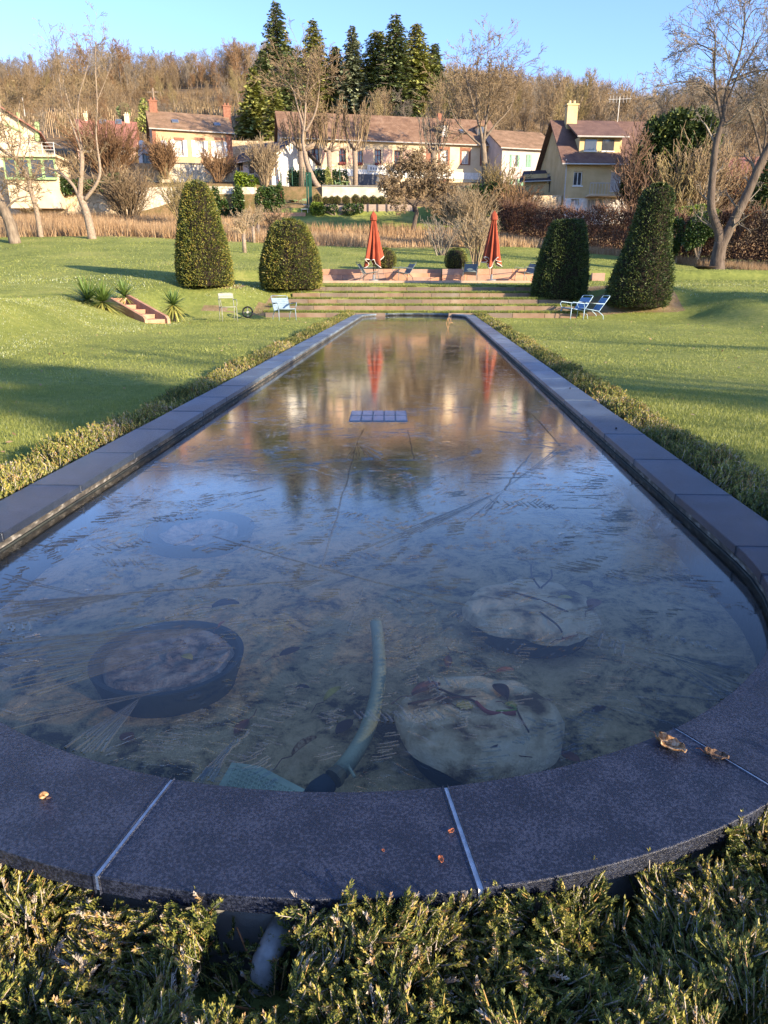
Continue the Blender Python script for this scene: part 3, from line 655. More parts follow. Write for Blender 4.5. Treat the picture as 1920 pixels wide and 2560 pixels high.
# ribbed hose
M['hose'] = mat('pale_green_hose', [(0.3, (0.30, 0.36, 0.26)), (0.7, (0.55, 0.60, 0.42))], 0.6, 9, 0.2, 0.004)
hp = [gpu(x, y, z) for x, y, z in ((940, 1560, -.40), (945, 1600, -.34), (948, 1680, -.29), (938, 1760, -.26), (915, 1830, -.23), (885, 1885, -.21), (852, 1928, -.20))]
def catmull(P, n):
    out = []
    for i in range(len(P) - 1):
        a, b, c, d_ = P[max(i - 1, 0)], P[i], P[i + 1], P[min(i + 2, len(P) - 1)]
        for k in range(n):
            t = k / n; out.append(0.5 * ((2 * b) + (c - a) * t + (2 * a - 5 * b + 4 * c - d_) * t * t + (3 * b - a - 3 * c + d_) * t ** 3))
    return out + [P[-1]]
hq = catmull(hp, 24)
hose = thing('ribbed_hose', 'pale green ribbed hose lying under the ice between the tubs', 'hose', hp[-1])
MB().tube([p - hp[-1] for p in hq], [0.0195 + 0.0065 * (i % 3 == 0) for i in range(len(hq))], 12).build('hose', M['hose'], hose, smooth=True)
e0, e1 = gpu(850, 1930, -.20) - hp[-1], gpu(815, 1965, -.21) - hp[-1]
M['brassy'] = mat('tarnished_fitting', [(0.3, (0.09, 0.10, 0.09)), (0.7, (0.34, 0.27, 0.13))], 0.5, 20)
MB().tube([e0, e0.lerp(e1, .25), e0.lerp(e1, .27), e0.lerp(e1, .5)], [0.024, 0.024, 0.029, 0.029], 12).build('hose_clamp', M['brassy'], hose)
MB().tube([e0 + V((0.02, 0.02, 0.01)), e0 + V((0.03, -0.01, 0.018)), e0 + V((0.045, -0.035, 0.012))], 0.0045, 6).build('cable_tie', M['hose'], hose)
pump = thing('pond_pump', 'dark pond pump joined to the hose end under the ice by the near coping', 'pump', gpu(805, 1985, -.25))
o_ = V(pump.location)
MB().tube([gpu(822, 1955, -.21) - o_, gpu(800, 1975, -.22) - o_, gpu(785, 2000, -.23) - o_], [0.028, 0.034, 0.036], 12).build('pump_body', M['tubplastic'], pump, smooth=True)
MB().tube([gpu(785, 1955, -.21) - o_, gpu(800, 1972, -.22) - o_], 0.012, 8).build('inlet', M['tubplastic'], pump)
cage = thing('pump_basket', 'pale green plastic basket with rows of holes under the ice beside the pump', 'basket', gpu(640, 1975, -.24))
cg = [gpu(x, y, -.215) for x, y in ((520, 2010), (580, 1905), (650, 1915), (785, 1985), (770, 2060), (520, 2080))]
o_ = V(cage.location); M['basket'] = mat('basket_plastic', C(0.50, 0.60, 0.46), 0.6, 12, 0.2, 0.003)
MB().poly([p - o_ for p in cg], -0.12).build('basket_lid', M['basket'], cage)
mb = MB()
aa, bb, cc = gpu(590, 1912, -.214) - o_, gpu(765, 1990, -.214) - o_, gpu(560, 1975, -.214) - o_
for i in range(17):
    s = aa.lerp(bb, i / 16); e = s + (cc - aa) * 0.95
    mb.tube([s, e], 0.004, 5)
for i in range(7):
    s = aa.lerp(cc, i / 6.5); e = s + (bb - aa) * (1 - 0.06 * i); mb.tube([s, e], 0.0035, 5)
mb.build('grille', M['basket'], cage)
# leaves under the ice and on the coping
def leafmesh(Lg, Wd, curl=0.3, n=10, lob=0.0):
    mb = MB(); k = 6
    for i in range(n + 1):
        t = i / n; w = Wd * sin(pi * min(1, t * 0.98 + 0.02)) ** 0.7 * (1 + lob * sin(t * 22))
        for j in range(k + 1):
            s = j / k * 2 - 1; mb.v.append((Lg * t, w * s / 2, curl * Lg * (abs(s) ** 1.6) * 0.35 + curl * Lg * 0.4 * sin(t * 3.0) + 0.001 * random.random()))
    for i in range(n):
        for j in range(k): a = i * (k + 1) + j; mb.f.append((a, a + k + 1, a + k + 2, a + 1))
    return mb
def leaf(px, py, z, Lg, Wd, rz, m, label, curl=0.25, cat='leaf', lob=0.0, stem=True, tilt=0.0, group=None):
    p = gpu(px, py, z); t = thing('fallen_leaf', label, cat, p, rz, group); t.rotation_euler = (tilt, 0, rz)
    o = leafmesh(Lg, Wd, curl, 12, lob).build('leaf_blade', m, t, smooth=True)
    sd_ = o.modifiers.new('thick', 'SOLIDIFY'); sd_.thickness = 0.0008
    if stem: MB().tube([(0, 0, 0), (-Lg * .3, Lg * .1, .004), (-Lg * .75, -Lg * .05, .002)], 0.0016, 5).build('stalk', M['stalk'], t)
    return t
M['stalk'] = mat('brown_stalk', C(0.13, 0.06, 0.04), 0.7, 20)
M['leafred'] = mat('russet_leaf', [(0.3, (0.10, 0.03, 0.025)), (0.7, (0.26, 0.10, 0.06))], 0.6, 30, 0.4, 0.002)
M['leaforange'] = mat('orange_leaf', [(0.3, (0.26, 0.07, 0.03)), (0.7, (0.45, 0.16, 0.06))], 0.6, 30, 0.3, 0.002)
M['leafdark'] = mat('dark_leaf', C(0.05, 0.025, 0.025), 0.6, 20, 0.3, 0.002)
M['leafyellow'] = mat('yellow_leaf', [(0.3, (0.35, 0.25, 0.04)), (0.7, (0.60, 0.48, 0.10))], 0.6, 30, 0.3, 0.002)
M['leaftan'] = mat('dry_tan_leaf', [(0.36, (0.10, 0.05, 0.025)), (0.5, (0.34, 0.19, 0.09)), (0.64, (0.55, 0.40, 0.25))], 0.95, 90, 0.9, 0.003, spec=.05)
zt = -0.205
leaf(1030, 1740, zt, .115, .05, R(35), M['leafred'], 'large dark russet leaf at the left of the nearest sunken tub')
leaf(1240, 1682, -.2, .065, .03, R(15), M['leaforange'], 'orange red leaf at the far rim of the nearest sunken tub')
leaf(1268, 1750, zt, .085, .05, R(115), M['leafdark'], 'dark purple leaf standing near the middle of the nearest sunken tub', 0.35)
leaf(1140, 1765, zt, .055, .045, R(-10), M['leafyellow'], 'lobed yellow leaf on the sand of the nearest sunken tub', .2, lob=.25)
leaf(1262, 1760, zt + .01, .04, .03, R(-20), M['leafyellow'], 'small bright yellow leaf beside the dark leaf on the nearest tub', .2)
leaf(1285, 1885, -.22, .07, .05, R(160), M['leafdark'], 'greenish round leaf at the right rim of the nearest sunken tub', .1)
leaf(1475, 1525, -.21, .10, .06, R(60), M['leafred'], 'dark russet leaf at the right of the farther sunken tub')
leaf(1480, 1470, -.2, .07, .05, R(120), M['leafdark'], 'dark leaf with pale stalk at the far right of the farther tub')
leaf(1395, 1495, -.205, .06, .035, R(-5), M['leafyellow'], 'yellow green leaf lying on the farther sunken tub', .2)
leaf(1405, 1600, -.26, .08, .03, R(30), M['leaforange'], 'narrow brown leaf in front of the farther sunken tub')
leaf(1285, 1462, -.2, .03, .02, R(0), M['leafyellow'], 'tiny green leaf at the left of the farther tub')
leaf(430, 1612, -.22, .05, .045, R(10), M['leaftan'], 'pale round leaf in the middle of the gravel tub')
leaf(455, 1640, -.225, .055, .035, R(-30), M['leafyellow'], 'yellow brown leaf on the gravel tub nearer than the pale one')
leaf(545, 1570, -.15, .05, .012, R(75), M['leaforange'], 'thin orange leaf stalk at the dark rim of the gravel tub')
leaf(730, 1890, -.36, .11, .03, R(55), M['leaftan'], 'long dry yellow leaf on the pool floor left of the hose fitting')
leaf(810, 1755, -.36, .10, .03, R(60), M['leafyellow'], 'pale yellow sunken weed left of the hose')
leaf(370, 1300, -.3, .05, .04, R(0), M['leafdark'], 'small dark leaf above the faint far tub')
leaf(530, 1520, -.36, .12, .07, R(20), M['leafdark'], 'dark sunken leaf beyond the gravel tub rim')
leaf(740, 1720, -.42, .05, .03, R(0), M['leafdark'], 'small dark leaf on the silt right of the gravel tub')
st = thing('lily_stems', 'reddish tangled lily stems across the nearest sunken tub', 'stems', (T1.x, T1.y, -.16))
M['stemred'] = mat('red_stem', C(0.30, 0.05, 0.06), 0.6, 9); M['stemdark'] = mat('dark_stem', C(0.07, 0.035, 0.03), 0.6, 9)
o_ = V(st.location)
for pl, r_, m_ in (([(1060, 1705), (1130, 1735), (1180, 1750), (1200, 1765)], .004, 'stemdark'), ([(1020, 1760), (1100, 1745), (1190, 1742)], .0035, 'stemdark'), ([(1190, 1755), (1215, 1778), (1250, 1785), (1290, 1782)], .007, 'stemred'), ([(1240, 1778), (1290, 1775), (1270, 1760)], .004, 'brightgreen'), ([(1290, 1770), (1305, 1800), (1322, 1830)], .003, 'stemdark')):
    if m_ == 'brightgreen' and m_ not in M: M[m_] = mat('green_stem', C(0.20, 0.32, 0.04), 0.6, 9)
    MB().tube(catmull([gpu(x, y, -.205 + random.uniform(0, .02)) - o_ for x, y in pl], 6), r_, 6).build('stem', M[m_], st, smooth=True)
st = thing('lily_stems', 'thin dark lily stems rising from the farther sunken tub', 'stems', (T2.x, T2.y, -.16)); o_ = V(st.location)
for pl in ([(1350, 1470, -.2), (1330, 1440, -.13), (1328, 1412, -.10)], [(1352, 1470, -.2), (1378, 1445, -.14), (1378, 1425, -.11)], [(1280, 1480, -.2), (1350, 1500, -.2), (1420, 1530, -.2)], [(1350, 1530, -.2), (1390, 1560, -.2), (1405, 1580, -.22)]):
    MB().tube(catmull([gpu(*q) - o_ for q in pl], 6), .004, 6).build('stem', M['stemdark'], st, smooth=True)
random.seed(11)
for k, (px, py) in enumerate([(1400, 1880), (1480, 1780), (620, 1800), (700, 1640), (1120, 1640), (880, 1800), (330, 1850)]):
    leaf(px, py, -.40, random.uniform(.05, .1), random.uniform(.03, .05), random.uniform(0, 6), M['leafdark' if k % 2 else 'leafred'], 'indistinct dark leaf sunk on the silt of the pool floor', .1, group='dark leaves on the pool floor')
# dry leaves on the coping
def cup(px, py, s, rz, m, label, name='dry_leaf_curl', extra=True):
    p = gp(px, py, 0.002); t = thing(name, label, 'dead leaf', p, rz)
    o = MB(); k = 8; n = 14
    for i in range(n + 1):
        u = i / n; w = (0.30 + 0.70 * sin(pi * u)) * s * 0.30 * (1 + .22 * sin(u * 19) + random.uniform(-.1, .1))
        for j in range(k + 1):
            a = (j / k - .5) * pi * (1.15 - 0.5 * u); o.v.append((s * (u - .5), w * sin(a), s * .15 * (1 - cos(a)) * (1 + .3 * sin(9 * u) + random.uniform(-.25, .25)) + .002 + .1 * s * u * u))
    for i in range(n):
        for j in range(k): a = i * (k + 1) + j; o.f.append((a, a + k + 1, a + k + 2, a + 1))
    q = o.build('curled_leaf', m, t, smooth=True); q.modifiers.new('t', 'SOLIDIFY').thickness = .0005
    if extra: MB().tube([(-s * .5, 0, .004), (-s * .7, s * .12, .006), (-s * .85, s * .1, .003)], .0015, 5).build('stalk', M['stalk'], t)
    return t
cup(1676, 1868, .085, R(-55), M['leaftan'], 'curled tan dead leaf on the coping beside the pale joint at the right')
M['leafbrown'] = mat('brown_leaf', [(0.36, (0.04, 0.025, 0.018)), (0.64, (0.24, 0.16, 0.11))], 0.95, 120, 0.9, .003, spec=.05)
cup(1790, 1893, .058, R(-30), M['leafbrown'], 'rolled dark brown leaf straddling the joint at the right')
sn = thing('snail_shell', 'small orange brown snail shell on the coping at the left', 'snail shell', gp(108, 1990, 0.009), R(30))
mb = MB(); sp = [V((cos(t) * .0075 * (1 - t / 16), t * .0006, sin(t) * .0075 * (1 - t / 16))) for t in np.linspace(0, 12, 50)]
mb.tube(sp, [0.0048 * (1 - i / 70) for i in range(50)], 8); mb.build('shell', M['leaftan'], sn, smooth=True)
MB().tube([(0.006, -.002, -.007), (0.012, -.003, -.0075), (.016, -.002, -.008)], [.004, .0035, .001], 6).build('opening', M['leafdark'], sn)
for (px, py, s, lb) in ((1128, 2080, .016, 'small flaky brown leaf scrap touching the near middle joint'), (1102, 2150, .018, 'torn pink brown leaf scrap on the stone left of the middle joint'), (958, 2128, .008, 'tiny brown crumb at the middle of the near stone')):
    cup(px, py, s, random.uniform(0, 6), M['leaforange'], lb, 'leaf_scrap', False)
mb_pts = [(1455, 975), (1480, 1073), (1540, 1073), (1446, 964), (1425, 972), (1355, 905), (1330, 870), (1315, 900), (790, 905), (655, 1000), (560, 1050), (1040 + 400, 1010)]
M['berry'] = mat('black_berry', C(0.01, 0.01, 0.015), 0.5, 9)
for px, py in mb_pts[:7]:
    t = MB().lathe([(0.002, 0), (.008, .004), (.009, .010), (.005, .015), (.001, .017)], 8, jit=.2).build('black_berry', M['berry'], None, gp(px, py, 0.0))
    tag(t, 'small black berry lying on the right hand coping', 'berry', 'black berries on the right coping')
# frozen-in grid panel and dry stalk at the far end
gpn = thing('grid_panel', 'pale gridded panel frozen in the ice in front of the umbrella reflections', 'panel', gp(945, 1040, WATER)); o_ = V(gpn.location)
c0, c1, c2, c3 = [gp(x, y, WATER + 0.004) - o_ for x, y in ((873, 1053), (1018, 1053), (1014, 1027), (880, 1027))]
M['panel'] = mat('pale_panel', C(0.32, 0.34, 0.40), 0.25, 6, spec=0.6)
for i in range(5):
    for j in range(2):
        def q(u, v): return (c0.lerp(c1, u)).lerp(c3.lerp(c2, u), v)
        u0, u1, v0, v1 = i / 5 + .012, (i + 1) / 5 - .012, j / 2 + .04, (j + 1) / 2 - .04
        MB().poly([q(u0, v0), q(u1, v0), q(u1, v1), q(u0, v1)], 0.006).build('pane', M['panel'], gpn)
MB().poly([V((p.x * 1.02, p.y * 1.03, -.003)) for p in (c0, c1, c2, c3)], 0.004).build('frame', M['greymetal'], gpn)
st = thing('dry_stalk', 'small brown bent plant stalk standing out of the ice near the far end', 'stalk', gp(1120, 822, WATER))
for pl in ([(0, 0, 0), (.03, 0, .16), (-.02, 0, .32)], [(-.02, 0, .32), (.06, 0, .30), (.10, 0, .20)], [(0, 0, 0), (-.06, 0, .14), (-.02, 0, .31)], [(.03, 0, .16), (.12, 0, .19), (.16, .02, .17)]):
    MB().tube(catmull([V(p) for p in pl], 5), [.012] * 11 , 6).build('stem', M['leaftan'], st)
st.scale = (.72, .72, .85)

# ------------------------------------------------------------------ low yew hedge round the pool
def sprig_tpl(n, Ls, nl, nw, seed):
    r_ = np.random.default_rng(seed); t = np.linspace(0.12, 1, n)
    bend = r_.uniform(-.25, .25, 2); P = np.stack([bend[0] * Ls * t ** 2, bend[1] * Ls * t ** 2, Ls * t], 1)
    ph = r_.uniform(0, 6) + np.arange(n) * 2.4
    rad = np.stack([np.cos(ph), np.sin(ph) * r_.uniform(.55, 1), np.zeros(n)], 1)
    A = unit(rad * (1.0 - 0.35 * t[:, None]) + np.array([0, 0, 1.]) * (0.35 + 0.9 * t[:, None]) + r_.normal(0, .12, (n, 3)))
    B = unit(np.cross(A, np.array([0, 0, 1.]) + r_.normal(0, .3, (n, 3))))
    l = nl * (1 - 0.35 * t) * r_.uniform(.75, 1.15, n)
    v, f = kites(P, A, B, l, nw); tt = np.repeat(t * 0.42 + r_.uniform(-.12, .12, n), 4); tt[0::4] -= 0.08; tt[2::4] += .05
    # stem
    sv, sf = prisms(np.array([[0, 0, 0]]), np.array([P[-1]]), [nw * .45], [nw * .25])
    sq = np.concatenate([sf], 0) + len(v)
    return np.concatenate([v, sv]), np.concatenate([f, sq]), np.concatenate([tt, np.full(len(sv), 0.80)])
def scatter(tpls, pos, dirs, scl, base):
    """copies of the sprig templates at pos, pointing along dirs"""
    VV, FF, TT = [], [], []; off = 0; n = len(pos); pick = rng.integers(0, len(tpls), n)
    z = unit(dirs); x = unit(np.cross(z, rng.normal(size=(n, 3)))); y = np.cross(z, x)
    for k, (v, f, t) in enumerate(tpls):
        s = np.where(pick == k)[0]
        if not len(s): continue
        vv = pos[s][:, None] + scl[s][:, None, None] * (v[None, :, 0:1] * x[s][:, None] + v[None, :, 1:2] * y[s][:, None] + v[None, :, 2:3] * z[s][:, None])
        VV.append(vv.reshape(-1, 3)); FF.append((f[None] + (off + np.arange(len(s)) * len(v))[:, None, None]).reshape(-1, f.shape[1]))
        TT.append((t[None] + base[s][:, None]).ravel()); off += len(s) * len(v)
    return np.concatenate(VV), np.concatenate(FF), np.clip(np.concatenate(TT), 0, 1)
hedge = thing('yew_hedge', 'low frosted green and bronze yew hedge running round the outside of the pool coping', 'hedge', (PCX, 1.0, -.2))
HO = np.array([PCX, 1.0, -.2])
def hz(x, y): return height(x, y, False)
# near band, seen from above
def ringpts(n, a0, a1, r0, r1):
    a = rng.uniform(a0, a1, n); r = rng.uniform(r0, r1, n)
    return np.stack([PCX + r * np.sin(a), PY0 - r * np.cos(a)], 1)
tpl_f = [sprig_tpl(30, 0.046, 0.0145, 0.0038, s) for s in range(16)]
n = 60000; q = ringpts(n, R(-62), R(66), PR_OUT - 0.01, PR_OUT + 0.62)
d_ = q[:, 1] * cos(YAW) - q[:, 0] * sin(YAW) * 1.0; dd_ = d_ * cos(PITCH) + (CAMH + .1) * sin(PITCH); vv_ = (CAMH + .1) * cos(PITCH) - d_ * sin(PITCH); uu_ = q[:, 0] * cos(YAW) + q[:, 1] * sin(YAW)
seen = (np.abs(uu_ / dd_) < .64) & (vv_ / dd_ < .84); q = q[seen | (rng.random(n) < .3)]; n = len(q)   # thinner where the photograph does not reach
rr = pool_d(q[:, 0], q[:, 1]) - PR_OUT
top = -0.098 + 0.035 * vnoise(q[:, 0], q[:, 1], 0.16, 2) + 0.03 * vnoise(q[:, 0], q[:, 1], 0.45, 8) + 0.02 * vnoise(q[:, 0], q[:, 1], 0.06, 9) + 0.075 * np.clip((rr - 0.05) / 0.4, 0, 1) + 0.055 * np.clip(1 - rr / .12, 0, 1)
top += 0.03 * sst(0.2, 0.9, q[:, 0]) 
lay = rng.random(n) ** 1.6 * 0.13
gap = (vnoise(q[:, 0], q[:, 1], 0.13, 14) < -0.55) | ((q[:, 0] > -0.39) & (q[:, 0] < -0.22) & (rr < 0.19))
keep = ~(gap & (lay < 0.09)); q, top, lay = q[keep], top[keep], lay[keep]; n = len(q)
pos = np.concatenate([q, (top - lay)[:, None]], 1)
cx_ = vnoise(q[:, 0], q[:, 1], .06, 61) * 1.8; cy_ = vnoise(q[:, 0], q[:, 1], .06, 62) * 1.8; dirs = np.stack([cx_ + rng.normal(0, .45, n), cy_ + rng.normal(-.05, .45, n), np.full(n, 1.0)], 1)
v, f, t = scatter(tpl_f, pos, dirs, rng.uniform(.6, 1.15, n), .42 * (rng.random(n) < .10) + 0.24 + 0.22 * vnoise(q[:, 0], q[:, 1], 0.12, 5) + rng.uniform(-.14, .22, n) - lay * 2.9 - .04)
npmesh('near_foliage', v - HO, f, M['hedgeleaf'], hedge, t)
# branches of the near band
M['yewstem'] = mat('orange_yew_stem', C(0.30, 0.13, 0.05), 0.7, 30)
for k in range(26):
    mb = MB()
    p = ringpts(1, R(-60), R(64), PR_OUT + .05, PR_OUT + .5)[0]; an = rng.uniform(0, 6.28)
    a = V((p[0] - HO[0], p[1] - HO[1], -.02)); b_ = a + V((cos(an) * .08, sin(an) * .08, .08)); c_ = b_ + V((cos(an) * .05, sin(an) * .05, .05 + .02 * random.random()))
    mb.tube([a, b_, c_], [.0035, .0028, .0015], 5).build('branch', M['yewstem'], hedge)
# side bands
tpl_s = [sprig_tpl(15, 0.10, 0.042, 0.011, 40 + s) for s in range(8)]
VV = []
for side, wid in ((-1, 0.46), (1, 0.42)):
    n = 15000; Yv = 2.6 + (26.0 - 2.6) * rng.random(n) ** 1.5
    ang = np.clip((PY0 - Yv), 0, 9); w = rng.random(n) * wid * (1 + 0.25 * vnoise(Yv, Yv * 0, 0.8, side + 5))
    X = PCX + side * (PR_OUT + 0.03 + w); rr = w
    dom = np.sqrt(np.clip(1 - ((w - wid * .45) / (wid * .62)) ** 2, 0, 1))
    z = -0.18 + dom * (0.14 + 0.06 * vnoise(X, Yv, 0.5, 7) + 0.03 * vnoise(X, Yv, 0.2, 8)) - 0.05 * rng.random(n)
    Yq = np.where(Yv < PY0, PY0 - (PY0 - Yv), Yv)
    pos = np.stack([X, Yq, z], 1); dirs = np.stack([rng.normal(side * .25, .5, n), rng.normal(0, .5, n), np.full(n, .9)], 1)
    sc_ = rng.uniform(.55, 1.1, n) * np.interp(Yv, [3, 25], [0.75, 1.25])
    VV.append(scatter(tpl_s, pos, dirs, sc_, .28 * (rng.random(n) < .14) + 0.07 + 0.24 * vnoise(X, Yv, 0.6, 3) + rng.uniform(-.14, .16, n)))
n = 1500   # the corners round the near arc, out to the sides of the picture
for a0, a1 in ((-90, -60), (62, 90)):
    q = ringpts(n, R(a0), R(a1), PR_OUT + .02, PR_OUT + .46)
    pos = np.concatenate([q, (-.12 + .05 * vnoise(q[:, 0], q[:, 1], .3, 8) - .06 * rng.random(n))[:, None]], 1)
    dirs = np.stack([rng.normal(0, .5, n), rng.normal(0, .5, n), np.full(n, .9)], 1)
    VV.append(scatter(tpl_s, pos, dirs, rng.uniform(.5, .9, n), 0.2 + rng.uniform(-.14, .2, n)))
off = 0; vs, fs, ts = [], [], []
for v, f, t in VV: vs.append(v); fs.append(f + off); ts.append(t); off += len(v)
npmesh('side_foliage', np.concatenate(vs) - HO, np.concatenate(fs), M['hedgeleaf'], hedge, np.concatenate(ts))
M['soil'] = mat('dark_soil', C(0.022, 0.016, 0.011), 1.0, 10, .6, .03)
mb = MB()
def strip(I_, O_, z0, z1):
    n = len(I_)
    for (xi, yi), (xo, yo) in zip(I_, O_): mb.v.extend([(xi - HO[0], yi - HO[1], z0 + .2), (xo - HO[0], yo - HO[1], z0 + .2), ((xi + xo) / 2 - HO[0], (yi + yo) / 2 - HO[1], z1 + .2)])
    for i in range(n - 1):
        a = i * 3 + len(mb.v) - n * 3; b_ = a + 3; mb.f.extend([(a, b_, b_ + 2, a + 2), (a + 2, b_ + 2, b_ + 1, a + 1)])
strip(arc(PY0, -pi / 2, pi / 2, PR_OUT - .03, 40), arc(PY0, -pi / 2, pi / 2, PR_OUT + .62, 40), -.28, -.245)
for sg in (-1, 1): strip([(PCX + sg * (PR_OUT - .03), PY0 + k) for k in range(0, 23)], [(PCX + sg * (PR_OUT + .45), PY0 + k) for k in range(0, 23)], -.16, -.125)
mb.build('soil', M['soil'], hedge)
# grey drain elbow showing through the hedge
M['pvc'] = mat('grey_plastic_pipe', [(0.3, (0.15, 0.15, 0.14)), (0.7, (0.36, 0.36, 0.34))], 0.5, 30, .1, .001, spec=.5)
dp = thing('drain_pipe', 'grey plastic pipe elbow coming out under the coping among the yew sprigs', 'pipe', gp(700, 2400, -.16)); o_ = V(dp.location)
MB().tube([V((PCX + .02, 1.16, -.105)) - o_, V((PCX - .005, 1.06, -.106)) - o_, V((PCX - .015, 1.03, -.115)) - o_, V((PCX - .018, 1.012, -.14)) - o_, V((PCX - .018, 1.008, -.23)) - o_], .026, 16).build('elbow', M['pvc'], dp, smooth=True)
MB().tube([V((PCX - .018, 1.008, -.175)) - o_, V((PCX - .018, 1.008, -.19)) - o_], .031, 16).build('collar', M['pvc'], dp, smooth=False)

# ------------------------------------------------------------------ grass steps at the far end
random.seed(3)
for k, (y, zt_) in enumerate(zip(STEP_Y, STEP_Z)):
    z0 = (-0.15 if k == 0 else STEP_Z[k - 1]) - 0.06
    nm_ = ['lowest', 'second lowest', 'middle', 'second highest', 'highest'][k]
    row = thing('garden_step', f'{nm_} of the five long grass steps, edged with sandstone blocks beyond the pool', 'step', (0, y, z0))
    x = STEP_X0 + 0.35 * (k % 2) - (0 if k not in (0,) else .1); x1 = STEP_X1 - [0, 0, 0, .15, .55][k]
    if k == 4: x += .5
    while x < x1 - .2:
        w = min(random.uniform(1.02, 1.12), x1 - x)
        hide = (k == 0) and abs((x + w / 2) - PCX) < 1.4
        if not hide:
            MB().box(x + .006, x + w - .006, -.045 + random.uniform(-.006, .006), .0, 0, zt_ - z0 - .03 + random.uniform(-.006, .006)).build('step_stone', M['sandstone'], row, bevel=.008)
        x += w
# ------------------------------------------------------------------ low pink wall and its small stair
wl = thing('terrace_wall', 'low pink sandstone wall of two courses with a short flight of steps in its middle', 'wall', (0, 33.4, 1.0))
WZ0, WZ1 = zof(700, 33.2) - .05, zof(672.5, 33.4)
def course(xa, xb, y0, y1, z0, z1, name='wall_block', mt='pinkstone', w_=1.05):
    x = xa
    while x < xb - .05:
        w = min(w_ * random.uniform(.85, 1.15), xb - x)
        if xb - x - w < .25: w = xb - x
        MB().box(x + .004, x + w - .004, y0 + random.uniform(-.004, .004), y1, z0 - 1.0, z1 - 1.0).build(name, M[mt], wl, bevel=.006, loc=(0, -33.4 + 0, 0)); x += w
xs0, xs1 = at(1018, 690, 33.4).x, at(1105, 690, 33.4).x
zm = WZ0 + (WZ1 - WZ0) * .52
xl, xr = at(795, 690, 33.4).x, at(1392, 690, 33.4).x
for (a, b) in ((xl, xs0), (xs1, xr)):
    course(a, b, 33.25, 33.55, WZ0, zm); course(a, b, 33.262, 33.55, zm + .004, WZ1)
for i in range(3):
    course(xs0 + .01, xs1 - .01, 33.35 + .32 * i, 33.9 + .32 * i, WZ0, WZ0 + (WZ1 - WZ0) * (i + 1) / 3, 'stair_tread')
xq = at(1510, 690, 33.4).x
course(xr + 1.5, xq, 33.2, 33.45, WZ0, WZ0 + .34); 
pv = MB().box(xl, xr + .3, 31.9, 33.24, .93, 1.075).build('terrace_paving', mat('pink_paving', [(0.3, (0.38, 0.25, 0.19)), (0.7, (0.50, 0.36, 0.28))], .9, 2, .3, .01)); tag(pv, kind='structure')
# ------------------------------------------------------------------ chairs
def low_chair(name, label, mt, loc, rz, group, mt2=None, slats=9, upright=False, arms_dark=False):
    t = thing(name, label, 'chair', loc, rz, group); m2 = M[mt2 or mt]; m = M[mt]
    if upright: sw, sf, sb, hf, hb, bt, bh = .22, .22, -.20, .455, .43, -.30, .86
    else: sw, sf, sb, hf, hb, bt, bh = .27, .30, -.22, .37, .27, -.56, .76
    # seat: local +y is the front
    def surf(pA, pB, n, name):
        mb = MB(); 
        for i in range(n):
            t0, t1 = i / n + .06 / n, (i + 1) / n - .06 / n
            a, b_ = V(pA).lerp(V(pB), t0), V(pA).lerp(V(pB), t1); d_ = (V(pB) - V(pA)).normalized(); nr = V((0, -d_.z, d_.y)) * .006
            sag0 = -.012 * sin(pi * t0); sag1 = -.012 * sin(pi * t1)
            p = [V((-sw, a.y, a.z + sag0)), V((sw, a.y, a.z + sag0)), V((sw, b_.y, b_.z + sag1)), V((-sw, b_.y, b_.z + sag1))]
            mb.hexa([q - nr for q in p] + [q + nr for q in p])
        return mb.build(name, m, t)
    surf((0, sb, hb), (0, sf, hf), 6 if not upright else 5, 'seat')
    if upright:
        surf((0, sb - .045, hb + .27), (0, bt, bh), 2, 'backrest')
    else:
        surf((0, sb - .02, hb + .03), (0, sb + (bt - sb) * .86, hb + (bh - hb) * .86), 7, 'backrest')
    rf = .0125; f = MB()
    for s in (-1, 1):
        f.tube([(s * (sw + .012), sf, hf - .01), (s * (sw + .012), 0, (hf + hb) / 2 - .012), (s * (sw + .012), sb, hb), (s * (sw + .012), sb + (bt - sb) * .5, hb + (bh - hb) * .5), (s * (sw + .01), sb + (bt - sb) * .96, hb + (bh - hb) * .96), (s * (sw - .03), bt, bh)], rf, 8)
    f.tube([(-(sw - .03), bt, bh), ((sw - .03), bt, bh)], rf, 8); f.tube([(-sw, sf, hf - .01), (sw, sf, hf - .01)], rf, 8)
    f.build('frame', m2, t, smooth=True)
    for s in (-1, 1):
        x = s * (sw + .035)
        if upright:
            MB().tube([(s * (sw + .012), sb - .03, hb + .22), (x, sb, hb + .24), (x, sf - .06, hb + .235), (x, sf, hb + .20), (x, sf + .01, hb + .10), (s * (sw + .012), sf, hf)], rf, 8).build('armrest', m2, t, smooth=True)
        else:
            MB().tube([(s * (sw + .012), sb + (bt - sb) * .48, hb + (bh - hb) * .48), (x + s * .02, sb + .05, hb + .24), (x + s * .02, sf - .02, hf + .19), (x, sf + .04, hf + .12), (s * (sw + .012), sf - .02, hf - .01)], rf, 8).build('armrest', m2, t, smooth=True)
            if arms_dark: MB().box(x + s * .02 - .028, x + s * .02 + .028, sb + .04, sf - .04, hb + .265, hb + .285).build('arm_pad', M['black'], t)
        MB().tube([(s * (sw + .012), sf - .01, hf), (s * (sw + .02), sf + .02, 0)], rf, 8).build('leg', m2, t, smooth=True)
        MB().tube([(s * (sw + .012), sb + .05, hb + .01), (s * (sw + .02), sb - (.06 if upright else .14), hb * .5), (s * (sw + .02), sb - (.06 if upright else .17), 0)], rf, 8).build('leg', m2, t, smooth=True)
    return t
def on(px, py, zg=None, Y=None):
    if Y is not None: p = at(px, py, Y); p.z = gz(p.x, p.y); return p
    z = -0.15
    for _ in range(5): p = gp(px, py, z); z = gz(p.x, p.y)
    p.z = z; return p
